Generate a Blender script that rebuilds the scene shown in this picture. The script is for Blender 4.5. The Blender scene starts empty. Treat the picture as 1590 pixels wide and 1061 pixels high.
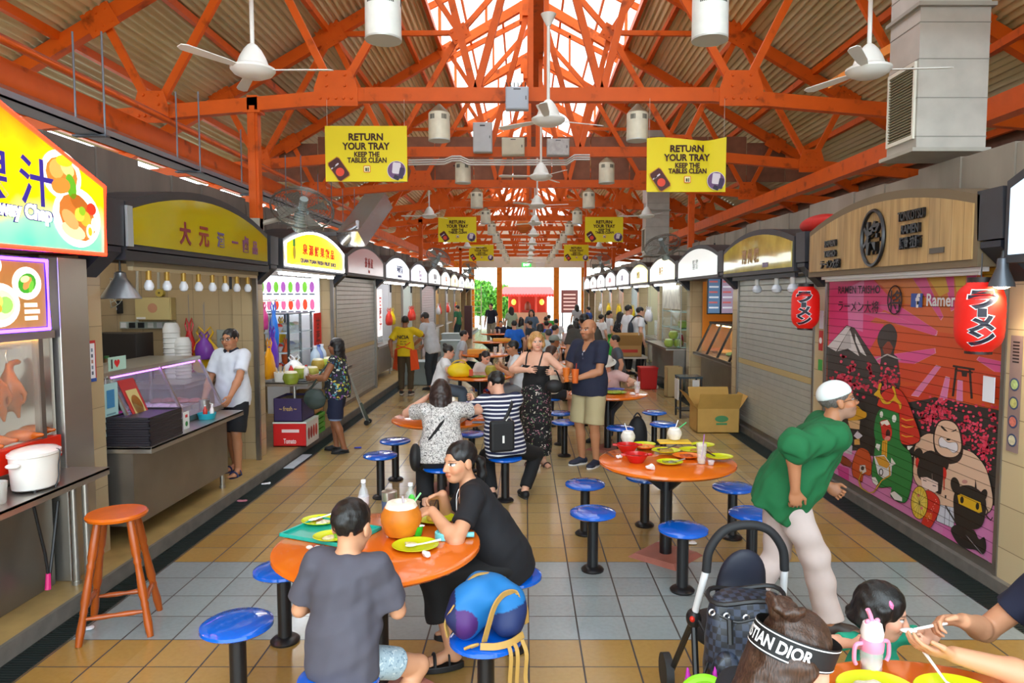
import bpy,math,random
import numpy as np
from mathutils import Vector,Matrix,Euler
random.seed(7)
sc=bpy.context.scene
COL=sc.collection
PI=math.pi
V=Vector
# camera
FPX,PCX,PCY,CAMH=1081.0,816.0,530.5,2.026
PITCH=math.atan(71.5/1081.0)
cam_d=bpy.data.cameras.new('camera')
cam=bpy.data.objects.new('camera',cam_d)
COL.objects.link(cam)
cam.location=(0,0,CAMH)
cam.rotation_euler=(PI/2-PITCH,0,0)
cam_d.sensor_fit='HORIZONTAL'
cam_d.sensor_width=36.0
cam_d.lens=36.0*FPX/1590.0
cam_d.shift_x=-(PCX-795.0)/1590.0
cam_d.clip_start=0.05
cam_d.clip_end=400
sc.camera=cam
# world, exposure
world=bpy.data.worlds.new('bright_overcast_sky')
sc.world=world
world.use_nodes=True
wn=world.node_tree.nodes
wn['Background'].inputs[0].default_value=(0.80,0.93,1.0,1)
wn['Background'].inputs[1].default_value=5.2
sc.view_settings.view_transform='Standard'
sc.view_settings.look='None'
sc.view_settings.exposure=0.3
sc.view_settings.gamma=1.0
sc.view_settings.use_curve_mapping=False
sc.cycles.use_denoising=True
sc.cycles.max_bounces=8
sc.cycles.diffuse_bounces=4
sc.cycles.glossy_bounces=3
sc.cycles.transmission_bounces=6
sc.cycles.transparent_max_bounces=12
sc.cycles.caustics_reflective=False
sc.cycles.caustics_refractive=False
sc.cycles.sample_clamp_indirect=6.0
# rays of the lens -> points of the place
_c,_s=math.cos(PITCH),math.sin(PITCH)
def ray(px,py):
 x=(px-PCX)/FPX;y=-(py-PCY)/FPX
 return(x,_c+_s*y,-_s+_c*y)
def gp(px,py,z=0.0):
 r=ray(px,py);k=(z-CAMH)/r[2]
 return V((r[0]*k,r[1]*k,z))
def xp(px,py,X):
 r=ray(px,py);k=X/r[0]
 return V((X,r[1]*k,CAMH+r[2]*k))
def yp(px,py,Y):
 r=ray(px,py);k=Y/r[1]
 return V((r[0]*k,Y,CAMH+r[2]*k))
 # materials
def lin(c):
 if isinstance(c,str):
  c=tuple(int(c[i:i+2],16)/255 for i in(0,2,4))
 return tuple(x/12.92 if x<=0.04045 else((x+0.055)/1.055)**2.4 for x in c[:3])
_mats={}
def NT(name):
 m=bpy.data.materials.new(name)
 m.use_nodes=True
 t=m.node_tree
 return m,t,t.nodes['Principled BSDF']
def nd(t,typ,**kw):
 n=t.nodes.new(typ)
 for k,v in kw.items():
  setattr(n,k,v)
 return n
def mixc(t,fac,a,b,blend='MIX'):
 n=nd(t,'ShaderNodeMix',data_type='RGBA',blend_type=blend)
 for sock,v in((n.inputs[0],fac),(n.inputs[6],a),(n.inputs[7],b)):
  if hasattr(v,'is_linked')or hasattr(v,'links'):
   t.links.new(v,sock)
  elif isinstance(v,(int,float)):
   sock.default_value=v
  else:
   sock.default_value=(*v[:3],1)
 return n.outputs[2]
def ramp(t,fac,stops,interp='LINEAR'):
 n=nd(t,'ShaderNodeValToRGB')
 n.color_ramp.interpolation=interp
 el=n.color_ramp.elements
 while len(el)<len(stops):
  el.new(0.5)
 for e,(p,c)in zip(el,stops):
  e.position=p;e.color=(*c[:3],1)
 t.links.new(fac,n.inputs[0])
 return n.outputs[0]
def coords(t,scale=(1,1,1),loc=(0,0,0),rot=(0,0,0),kind='Object'):
 tc=nd(t,'ShaderNodeTexCoord');mp=nd(t,'ShaderNodeMapping')
 mp.inputs['Scale'].default_value=scale;mp.inputs['Location'].default_value=loc;mp.inputs['Rotation'].default_value=rot
 t.links.new(tc.outputs[kind],mp.inputs[0])
 return mp.outputs[0]
def M(col,rough=0.5,metal=0.0,var=0.0,scale=6.0,bump=0.0,bscale=60.0,em=0.0,emc=None,trans=0.0,alpha=1.0,spec=0.5,coat=0.0,sheen=0.0,stretch=(1,1,1),name=None):
 key=(col,rough,metal,var,scale,bump,bscale,em,emc,trans,alpha,spec,coat,stretch,name)
 if key in _mats:
  return _mats[key]
 m,t,b=NT(name or 'mat_%s_%d'%(col if isinstance(col,str)else 'c',len(_mats)))
 c=lin(col)
 b.inputs['Base Color'].default_value=(*c,1)
 b.inputs['Roughness'].default_value=rough
 b.inputs['Metallic'].default_value=metal
 b.inputs['Specular IOR Level'].default_value=spec
 b.inputs['Transmission Weight'].default_value=trans
 b.inputs['Alpha'].default_value=alpha
 b.inputs['Coat Weight'].default_value=coat
 if em:
  b.inputs['Emission Color'].default_value=(*lin(emc or col),1)
  b.inputs['Emission Strength'].default_value=em
 if var or bump:
  co=coords(t,stretch)
  n=nd(t,'ShaderNodeTexNoise');n.inputs['Scale'].default_value=scale;n.inputs['Detail'].default_value=6
  t.links.new(co,n.inputs['Vector'])
  if var:
   lo=tuple(x*(1-var)for x in c);hi=tuple(min(1,x*(1+var))for x in c)
   t.links.new(ramp(t,n.outputs[0],[(0.3,lo),(0.7,hi)]),b.inputs['Base Color'])
  if bump:
   n2=nd(t,'ShaderNodeTexNoise');n2.inputs['Scale'].default_value=bscale;n2.inputs['Detail'].default_value=3
   t.links.new(co,n2.inputs['Vector'])
   bp=nd(t,'ShaderNodeBump');bp.inputs['Strength'].default_value=bump;bp.inputs['Distance'].default_value=0.01
   t.links.new(n2.outputs[0],bp.inputs['Height']);t.links.new(bp.outputs[0],b.inputs['Normal'])
 _mats[key]=m
 return m
def glass(col='ffffff',alpha=0.18,rough=0.05):
 key=('glass',col,alpha,rough)
 if key not in _mats:
  m,t,b=NT('clear_'+str(len(_mats)))
  b.inputs['Base Color'].default_value=(*lin(col),1);b.inputs['Roughness'].default_value=rough
  b.inputs['Alpha'].default_value=alpha;b.inputs['Specular IOR Level'].default_value=0.8
  _mats[key]=m
 return _mats[key]
def stripes(c1,c2,freq,duty=0.5,axis=2,rough=0.8,off=0.0):
 key=('st',c1,c2,freq,duty,axis)
 if key not in _mats:
  m,t,b=NT('striped_'+str(len(_mats)))
  co=coords(t);sp=nd(t,'ShaderNodeSeparateXYZ');t.links.new(co,sp.inputs[0])
  mu=nd(t,'ShaderNodeMath',operation='MULTIPLY_ADD');mu.inputs[1].default_value=freq;mu.inputs[2].default_value=10+off
  t.links.new(sp.outputs[axis],mu.inputs[0])
  fr=nd(t,'ShaderNodeMath',operation='FRACT');t.links.new(mu.outputs[0],fr.inputs[0])
  t.links.new(ramp(t,fr.outputs[0],[(0.0,lin(c1)),(duty,lin(c2))],'CONSTANT'),b.inputs['Base Color'])
  b.inputs['Roughness'].default_value=rough
  _mats[key]=m
 return _mats[key]
def blotches(base,cols,scale=30,size=0.35,rough=0.8,detail_dist=0.0):
 """cloth printed with small random spots of the colours given"""
 key=('bl',base,tuple(cols),scale,size)
 if key not in _mats:
  m,t,b=NT('printed_'+str(len(_mats)))
  co=coords(t)
  nz=nd(t,'ShaderNodeTexNoise');nz.inputs['Scale'].default_value=scale*0.8;t.links.new(co,nz.inputs['Vector'])
  va=mixc(t,0.05+detail_dist,co,nz.outputs[1],'LINEAR_LIGHT')
  vo=nd(t,'ShaderNodeTexVoronoi');vo.inputs['Scale'].default_value=scale;t.links.new(va,vo.inputs['Vector'])
  sp=nd(t,'ShaderNodeSeparateColor');t.links.new(vo.outputs['Color'],sp.inputs[0])
  n=len(cols)
  cc=ramp(t,sp.outputs[0],[(i/n,lin(c))for i,c in enumerate(cols)],'CONSTANT')
  fac=ramp(t,vo.outputs['Distance'],[(0,(1,1,1)),(size,(0,0,0))],'CONSTANT')
  t.links.new(mixc(t,fac,lin(base),cc),b.inputs['Base Color'])
  b.inputs['Roughness'].default_value=rough
  _mats[key]=m
 return _mats[key]
def vcol_mat(name,rough=0.5,spec=0.4,bump=0.0,bscale=200.0,sss=0.0):
 key=('vc',name)
 if key not in _mats:
  m,t,b=NT(name)
  a=nd(t,'ShaderNodeVertexColor');a.layer_name='Col'
  t.links.new(a.outputs[0],b.inputs['Base Color'])
  b.inputs['Roughness'].default_value=rough;b.inputs['Specular IOR Level'].default_value=spec
  _mats[key]=m
 return _mats[key]
 # mesh builder
class B:
 """collects shapes and links them as ONE mesh object"""
 def __init__(s):
  s.v=[];s.f=[];s.m=[];s.sm=[]
 def add(s,vs,fs,mi=0,smooth=False):
  o=len(s.v)
  s.v+=[tuple(v)for v in vs]
  s.f+=[tuple(i+o for i in f)for f in fs]
  s.m+=[mi]*len(fs);s.sm+=[smooth]*len(fs)
  return s
 def box(s,c,d,mi=0,R=None,taper=1.0):
  hx,hy,hz=d[0]/2,d[1]/2,d[2]/2
  vs=[]
  for z in(-1,1):
   k=taper if z>0 else 1.0
   for x,y in((-1,-1),(1,-1),(1,1),(-1,1)):
    p=V((x*hx*k,y*hy*k,z*hz))
    if R is not None:
     p=R@p
    vs.append(p+V(c))
  return s.add(vs,[(3,2,1,0),(4,5,6,7),(0,1,5,4),(1,2,6,5),(2,3,7,6),(3,0,4,7)],mi)
 def bb(s,lo,hi,mi=0):
  return s.box([(a+b)/2 for a,b in zip(lo,hi)],[abs(b-a)for a,b in zip(lo,hi)],mi)
 def beam(s,p,q,w,h,mi=0,up=(0,0,1)):
  p=V(p);q=V(q);d=q-p;L=d.length;d.normalize()
  u=V(up)
  if abs(u.dot(d))>0.98:
   u=V((0,1,0))
  x=d.cross(u).normalized();z=x.cross(d).normalized()
  R=Matrix((x,d,z)).transposed()
  return s.box((p+q)/2,(w,L,h),mi,R)
 def ring(s,c,ax,r,n,r2=None,ref=None):
  ax=V(ax).normalized()
  ref=V(ref)if ref is not None else(V((0,0,1))if abs(ax.z)<0.9 else V((1,0,0)))
  a=ref.cross(ax).normalized();b=ax.cross(a)
  r2=r if r2 is None else r2
  return[V(c)+a*(r*math.cos(2*PI*i/n))+b*(r2*math.sin(2*PI*i/n))for i in range(n)]
 def rings(s,rs,mi=0,smooth=True,caps=True,closed=False):
  n=len(rs[0]);vs=[p for r in rs for p in r];fs=[]
  for k in range(len(rs)-(0 if closed else 1)):
   k2=(k+1)%len(rs)
   for i in range(n):
    j=(i+1)%n
    fs.append((k*n+i,k*n+j,k2*n+j,k2*n+i))
  o=len(s.v)
  s.add(vs,fs,mi,smooth)
  if caps and not closed:
   s.f.append(tuple(o+i for i in reversed(range(n))));s.m.append(mi);s.sm.append(False)
   s.f.append(tuple(o+(len(rs)-1)*n+i for i in range(n)));s.m.append(mi);s.sm.append(False)
  return s
 def cyl(s,p,q,r,r2=None,n=16,mi=0,caps=True,smooth=True):
  p=V(p);q=V(q)
  return s.rings([s.ring(p,q-p,r,n),s.ring(q,q-p,r if r2 is None else r2,n)],mi,smooth,caps)
 def lathe(s,prof,c=(0,0,0),n=24,mi=0,ax=(0,0,1),caps=True):
  ax=V(ax).normalized()
  return s.rings([s.ring(V(c)+ax*z,ax,max(r,1e-4),n)for r,z in prof],mi,True,caps)
 def tube(s,pts,r,n=8,mi=0,caps=True,closed=False):
  pts=[V(p)for p in pts];rs=[]
  ref=None
  N=len(pts)
  for i,p in enumerate(pts):
   if closed:
    d=pts[(i+1)%N]-pts[i-1]
   else:
    d=pts[min(i+1,N-1)]-pts[max(i-1,0)]
   d.normalize()
   if ref is None:
    ref=V((0,0,1))if abs(d.z)<0.9 else V((1,0,0))
   a=ref.cross(d)
   if a.length<1e-4:
    a=V((1,0,0))
   a.normalize();b=d.cross(a);ref=b
   rr=r[i]if isinstance(r,(list,tuple))else r
   rs.append([p+a*(rr*math.cos(2*PI*k/n))+b*(rr*math.sin(2*PI*k/n))for k in range(n)])
  return s.rings(rs,mi,True,caps,closed)
 def ribbon(s,pts,w,th,side=(1,0,0),mi=0):
  rs=[]
  pts=[V(p)for p in pts]
  for i,p in enumerate(pts):
   d=(pts[min(i+1,len(pts)-1)]-pts[max(i-1,0)]).normalized();a=V(side);a=(a-d*a.dot(d)).normalized();n=d.cross(a)
   rs.append([p+a*w/2*x+n*th/2*y for x,y in((-1,-1),(1,-1),(1,1),(-1,1))])
  return s.rings(rs,mi,False)
 def sphere(s,c,r,mi=0,n=16,m=10,R=None):
  r=(r,r,r)if isinstance(r,(int,float))else r
  rs=[]
  for j in range(m+1):
   th=PI*j/m
   k=max(math.sin(th),1e-3)
   row=[]
   for i in range(n):
    p=V((r[0]*k*math.cos(2*PI*i/n),r[1]*k*math.sin(2*PI*i/n),-r[2]*math.cos(th)))
    row.append(V(c)+(R@p if R is not None else p))
   rs.append(row)
  return s.rings(rs,mi,True,True)
 def prism(s,pts,off,mi=0,side=None):
  """polygon pts (3D) extruded by vector off"""
  n=len(pts);off=V(off)
  vs=[V(p)for p in pts]+[V(p)+off for p in pts]
  s.add(vs,[tuple(reversed(range(n))),tuple(range(n,2*n))],mi)
  o=len(s.v)-2*n
  for i in range(n):
   j=(i+1)%n
   s.f.append((o+i,o+j,o+n+j,o+n+i));s.m.append(mi if side is None else side);s.sm.append(False)
  return s
 def poly(s,pts,mi=0):
  return s.add(pts,[tuple(range(len(pts)))],mi)
 def obj(s,name,mats,parent=None,loc=None,bevel=0.0,seg=2,angle=40,rotz=0.0):
  me=bpy.data.meshes.new(name)
  me.from_pydata(s.v,[],s.f)
  me.validate()
  mats=mats if isinstance(mats,(list,tuple))else[mats]
  for m in mats:
   me.materials.append(m)
  if len(me.polygons)==len(s.m):
   me.polygons.foreach_set('material_index',s.m)
   me.polygons.foreach_set('use_smooth',s.sm)
  if any(s.sm):
   me.set_sharp_from_angle(angle=math.radians(angle))
  o=bpy.data.objects.new(name,me)
  COL.objects.link(o)
  if parent is not None:
   o.parent=parent
  if loc is not None:
   o.location=loc
  if rotz:
   o.rotation_euler.z=rotz
  if bevel:
   md=o.modifiers.new('edge','BEVEL');md.width=bevel;md.segments=seg;md.limit_method='ANGLE';md.angle_limit=math.radians(50)
  return o
def tag(o,label,cat,group=None,kind=None):
 o['label']=label;o['category']=cat
 if group:o['group']=group
 if kind:o['kind']=kind
 return o
def struct(o,label,cat='building'):
 return tag(o,label,cat,None,'structure')
def thing(name,label,cat,loc=(0,0,0),rotz=0.0,group=None):
 o=bpy.data.objects.new(name,None)
 COL.objects.link(o)
 o.empty_display_size=0.1
 o.location=loc;o.rotation_euler=(0,0,rotz)
 return tag(o,label,cat,group)
_kids={}
def dup(root,loc,rotz=None,label=None,group=None):
 """copy of a thing with copies of its parts and sub-parts"""
 def cp(o,par):
  c=o.copy();COL.objects.link(c)
  if par is not None:
   c.parent=par
  for ch in[x for x in ALLOBJ()if x.parent==o]:
   cp(ch,c)
  return c
 def ALLOBJ():
  return kids
 kids=list(root.children_recursive)
 r=cp(root,None)
 r.location=loc
 if rotz is not None:r.rotation_euler.z=rotz
 if label:r['label']=label
 if group:r['group']=group
 return r
 # lettering (built-in font)
def text_mesh(body,size=1.0,bold=0.0,extrude=0.0,align='CENTER',spacing=1.0,lspace=1.0):
 cu=bpy.data.curves.new('lettering','FONT')
 cu.body=body;cu.size=size;cu.align_x=align;cu.align_y='CENTER'
 cu.offset=bold*size;cu.extrude=extrude;cu.space_character=spacing;cu.space_line=lspace
 cu.resolution_u=3
 o=bpy.data.objects.new('lettering',cu)
 COL.objects.link(o)
 dg=bpy.context.evaluated_depsgraph_get()
 me=bpy.data.meshes.new_from_object(o.evaluated_get(dg))
 COL.objects.unlink(o);bpy.data.objects.remove(o)
 return me
def lettering(body,size,mat,parent,pos,xdir,ydir,bold=0.02,extrude=0.001,align='CENTER',width=None,height=None,spacing=1.0,lspace=1.0,name='lettering'):
 """flat letters at pos with baseline direction xdir and up direction ydir, in the parent's frame"""
 me=text_mesh(body,size,bold,extrude,align,spacing,lspace)
 n=len(me.vertices)
 if n==0:
  return None
 co=np.empty(n*3);me.vertices.foreach_get('co',co);co=co.reshape(-1,3)
 w=co[:,0].max()-co[:,0].min();h=co[:,1].max()-co[:,1].min()
 if width:co[:,0]*=width/w
 if height:co[:,1]*=height/h
 if align=='CENTER':
  co[:,0]-=(co[:,0].max()+co[:,0].min())/2
 co[:,1]-=(co[:,1].max()+co[:,1].min())/2
 X=np.array(V(xdir).normalized());Y=np.array(V(ydir).normalized());Z=np.cross(X,Y)
 out=np.array(pos)[None]+co[:,0:1]*X+co[:,1:2]*Y+co[:,2:3]*Z
 me.vertices.foreach_set('co',out.ravel());me.update()
 me.materials.clear();me.materials.append(mat)
 o=bpy.data.objects.new(name,me);COL.objects.link(o)
 if parent is not None:o.parent=parent
 return o
 # signed-distance sculpting
def _rc(P,a,b,ra,rb):
 a=np.array(a,np.float32);b=np.array(b,np.float32)
 d=b-a;L2=float(d@d)+1e-9
 x,y,z=P[0]-a[0],P[1]-a[1],P[2]-a[2]
 t=np.clip((x*d[0]+y*d[1]+z*d[2])/L2,0,1)
 return np.sqrt((x-t*d[0])**2+(y-t*d[1])**2+(z-t*d[2])**2)-(ra+t*(rb-ra))
def _el(P,c,r,R):
 x,y,z=P[0]-c[0],P[1]-c[1],P[2]-c[2]
 if R is not None:
  x,y,z=(x*R[0][0]+y*R[0][1]+z*R[0][2],x*R[1][0]+y*R[1][1]+z*R[1][2],x*R[2][0]+y*R[2][1]+z*R[2][2])
 k0=np.sqrt((x/r[0])**2+(y/r[1])**2+(z/r[2])**2)
 k1=np.sqrt((x/r[0]**2)**2+(y/r[1]**2)**2+(z/r[2]**2)**2)+1e-9
 return k0*(k0-1)/k1
class Sculpt:
 def __init__(s,h):
  s.h=h;s.ops=[]
 def cone(s,a,b,ra,rb=None,k=0.02,op='+'):
  rb=ra if rb is None else rb
  m=max(ra,rb)
  lo=[min(a[i],b[i])-m for i in range(3)];hi=[max(a[i],b[i])+m for i in range(3)]
  s.ops.append((op,k,lo,hi,lambda P:_rc(P,a,b,ra,rb)));return s
 def cut(s,a,b,ra,rb,k=0.02):
  """tapered sleeve from a that ends flat at b"""
  a=V(a);b=V(b);d=(b-a).normalized();e=b+d*rb
  m=max(ra,rb)
  lo=[min(a[i],b[i])-m for i in range(3)];hi=[max(a[i],b[i])+m for i in range(3)]
  def f(P):
   return np.maximum(_rc(P,a,e,ra,rb),(P[0]-b.x)*d.x+(P[1]-b.y)*d.y+(P[2]-b.z)*d.z)
  s.ops.append(('+',k,lo,hi,f));return s
 def ell(s,c,r,R=None,k=0.02,op='+'):
  m=max(r)
  lo=[c[i]-m for i in range(3)];hi=[c[i]+m for i in range(3)]
  if R is not None:
   R=[list(x)for x in R]
  s.ops.append((op,k,lo,hi,lambda P:_el(P,c,r,R)));return s
 def plane(s,p,n,lo=None,hi=None):
  """removes what lies beyond the plane through p with outward normal n"""
  p=V(p);n=V(n).normalized()
  s.ops.append(('p',0,lo,hi,lambda P:(P[0]-p.x)*n.x+(P[1]-p.y)*n.y+(P[2]-p.z)*n.z));return s
 def noise(s,amp,freq,seed=0):
  rng=np.random.RandomState(seed)
  ks=rng.normal(size=(7,3))*freq;ph=rng.rand(7)*6.28
  def f(P):
   o=0
   for kk,p in zip(ks,ph):
    o=o+np.sin(P[0]*kk[0]+P[1]*kk[1]+P[2]*kk[2]+p)
   return o*(amp/2.5)
  s.ops.append(('n',0,None,None,f));return s
 def mesh(s):
  h=s.h
  adds=[o for o in s.ops if o[0]=='+']
  mg=0.03+3*h
  lo=np.array([min(o[2][i]for o in adds)for i in range(3)])-mg
  hi=np.array([max(o[3][i]for o in adds)for i in range(3)])+mg
  n=np.ceil((hi-lo)/h).astype(int)+1
  ax=[(lo[i]+h*np.arange(n[i])).astype(np.float32)for i in range(3)]
  F=np.full(n,0.25,np.float32)
  for op,k,l,u,f in s.ops:
   if l is None:
    sl=[slice(0,n[i])for i in range(3)]
   else:
    m=k+3*h+0.004
    sl=[slice(max(0,int((l[i]-m-lo[i])/h)),max(0,min(n[i],int((u[i]+m-lo[i])/h)+2)))for i in range(3)]
   P=(ax[0][sl[0]][:,None,None],ax[1][sl[1]][None,:,None],ax[2][sl[2]][None,None,:])
   S=F[tuple(sl)]
   if S.size==0:
    continue
   d=f(P)
   if op=='+':
    kk=max(k,1e-4);t=np.clip(0.5+0.5*(S-d)/kk,0,1)
    S[...]=S+(d-S)*t-kk*t*(1-t)
   elif op=='-':
    kk=max(k,1e-4);t=np.clip(0.5-0.5*(S+d)/kk,0,1)
    S[...]=S+(-d-S)*t+kk*t*(1-t)
   elif op=='p':
    np.maximum(S,d,out=S)
   else:
    S+=np.broadcast_to(d,S.shape)
  return surface_nets(F,lo,h)
def surface_nets(F,lo,h):
 I=F<0
 c=[I[:-1,:-1,:-1],I[1:,:-1,:-1],I[:-1,1:,:-1],I[1:,1:,:-1],I[:-1,:-1,1:],I[1:,:-1,1:],I[:-1,1:,1:],I[1:,1:,1:]]
 cnt=sum(x.astype(np.int8)for x in c)
 cells=np.argwhere((cnt>0)&(cnt<8))
 if len(cells)==0:
  return np.zeros((0,3)),np.zeros((0,4),int)
 idx=np.full(cnt.shape,-1,np.int32)
 idx[tuple(cells.T)]=np.arange(len(cells))
 offs=np.array([(0,0,0),(1,0,0),(0,1,0),(1,1,0),(0,0,1),(1,0,1),(0,1,1),(1,1,1)])
 vals=np.stack([F[tuple((cells+o).T)]for o in offs],1)
 acc=np.zeros((len(cells),3));num=np.zeros(len(cells))
 for a,b in((0,1),(2,3),(4,5),(6,7),(0,2),(1,3),(4,6),(5,7),(0,4),(1,5),(2,6),(3,7)):
  fa,fb=vals[:,a],vals[:,b]
  m=(fa<0)!=(fb<0)
  t=np.where(m,fa/np.where(m,fa-fb,1),0)
  p=offs[a]+t[:,None]*(offs[b]-offs[a])
  acc[m]+=p[m];num[m]+=1
 vs=(cells+acc/num[:,None])*h+lo
 quads=[]
 for axis in range(3):
  s0=[slice(1,-1)]*3;s1=[slice(1,-1)]*3
  s0[axis]=slice(0,-1);s1[axis]=slice(1,None)
  A=I[tuple(s0)];Bm=I[tuple(s1)]
  e=np.argwhere(A!=Bm)
  if len(e)==0:continue
  fl=A[tuple(e.T)]
  p=e.copy()
  for ax2 in range(3):
   if ax2!=axis:p[:,ax2]+=1
  u,w=[a for a in range(3)if a!=axis]
  if axis==1:u,w=w,u
  q=[]
  for du,dw in((0,0),(1,0),(1,1),(0,1)):
   cc=p.copy();cc[:,u]-=1-du;cc[:,w]-=1-dw
   q.append(idx[tuple(cc.T)])
  q=np.stack(q,1)
  q[~fl]=q[~fl][:,::-1]
  quads.append(q)
 Q=np.concatenate(quads)
 Q=Q[(Q>=0).all(1)]
 for _ in range(2):
  s=np.zeros_like(vs);n=np.zeros(len(vs))
  for a,b in((0,1),(1,2),(2,3),(3,0)):
   np.add.at(s,Q[:,a],vs[Q[:,b]]);np.add.at(n,Q[:,a],1)
   np.add.at(s,Q[:,b],vs[Q[:,a]]);np.add.at(n,Q[:,b],1)
  vs=np.where(n[:,None]>0,vs*0.45+0.55*s/np.maximum(n,1)[:,None],vs)
 return vs,Q
def sdf_obj(S,name,mats,parent=None,color=None,loc=None):
 vs,Q=S.mesh()
 me=bpy.data.meshes.new(name)
 me.vertices.add(len(vs));me.vertices.foreach_set('co',vs.astype(np.float32).ravel())
 me.loops.add(len(Q)*4);me.loops.foreach_set('vertex_index',Q.astype(np.int32).ravel())
 me.polygons.add(len(Q));me.polygons.foreach_set('loop_start',np.arange(0,len(Q)*4,4,dtype=np.int32))
 me.polygons.foreach_set('use_smooth',np.ones(len(Q),bool))
 me.update(calc_edges=True)
 for m in(mats if isinstance(mats,(list,tuple))else[mats]):
  me.materials.append(m)
 if color is not None:
  at=me.color_attributes.new('Col','FLOAT_COLOR','POINT')
  c=np.ones((len(vs),4),np.float32);c[:,:3]=color(vs)
  at.data.foreach_set('color',c.ravel())
 o=bpy.data.objects.new(name,me);COL.objects.link(o)
 if parent is not None:o.parent=parent
 if loc is not None:o.location=loc
 return o
 # people
def ik(a,b,l1,l2,hint):
 a=V(a);b=V(b);d=b-a;L=d.length
 mx=(l1+l2)*0.995
 if L>mx:
  b=a+d*(mx/L);d=b-a;L=mx
 x=(l1*l1-l2*l2+L*L)/(2*L)
 hgt=math.sqrt(max(l1*l1-x*x,0))
 u=d/L;h=V(hint);h=h-u*h.dot(u)
 h.normalize()
 return a+u*x+h*hgt,b
def frame(yaw=0,pitch=0,roll=0):
 """columns: right, forward, up"""
 return Euler((pitch,roll,yaw),'XYZ').to_matrix()if False else(Matrix.Rotation(yaw,3,'Z')@Matrix.Rotation(pitch,3,'X')@Matrix.Rotation(roll,3,'Y'))
SKIN={'light':'dba58a','fair':'e3ae93','tan':'b87f5c','mid':'c99270','brown':'8f5c3e','old':'a9714f','dark':'6b4630'}
def hand(S,W,d,n,side,curl,fs,k,spread=1.0,thumb=0.5):
 """palm, four fingers and a thumb at wrist W; d along the hand, n palm normal, side +1 = thumb towards +lat"""
 d=V(d).normalized();n=V(n);n=(n-d*n.dot(d)).normalized();lat=d.cross(n)*side
 pc=W+d*0.045*fs
 S.ell(pc,(0.040*fs,0.050*fs,0.017*fs),[lat,d,n],k=0.015)
 cl=curl if isinstance(curl,(list,tuple))else[curl]*4
 for i,(lo,L,r)in enumerate(((0.029,0.070,0.0088),(0.010,0.079,0.0090),(-0.010,0.073,0.0086),(-0.028,0.058,0.0076))):
  p=pc+lat*lo*fs+d*0.036*fs
  dd=(d+lat*(lo*4.0*spread)).normalized()
  a=0
  for sgl,rr in((0.45,1.0),(0.30,0.93),(0.25,0.82)):
   a+=cl[i]*(0.9 if sgl==0.45 else 1.0)
   v=dd*math.cos(a)+n*math.sin(a)
   q=p+v*(L*sgl*fs)
   S.cone(p,q,r*rr*fs,r*rr*0.92*fs,k=0.004)
   p=q
 p=W+d*0.025*fs+lat*0.026*fs
 v1=(d*0.75+lat*0.7+n*0.35*thumb).normalized()
 v2=(d*0.95+lat*(0.35-0.5*thumb)+n*0.6*thumb).normalized()
 q=p+v1*0.042*fs
 S.cone(p,q,0.0125*fs,0.0105*fs,k=0.008)
 S.cone(q,q+v2*0.036*fs,0.0100*fs,0.0082*fs,k=0.004)
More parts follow.
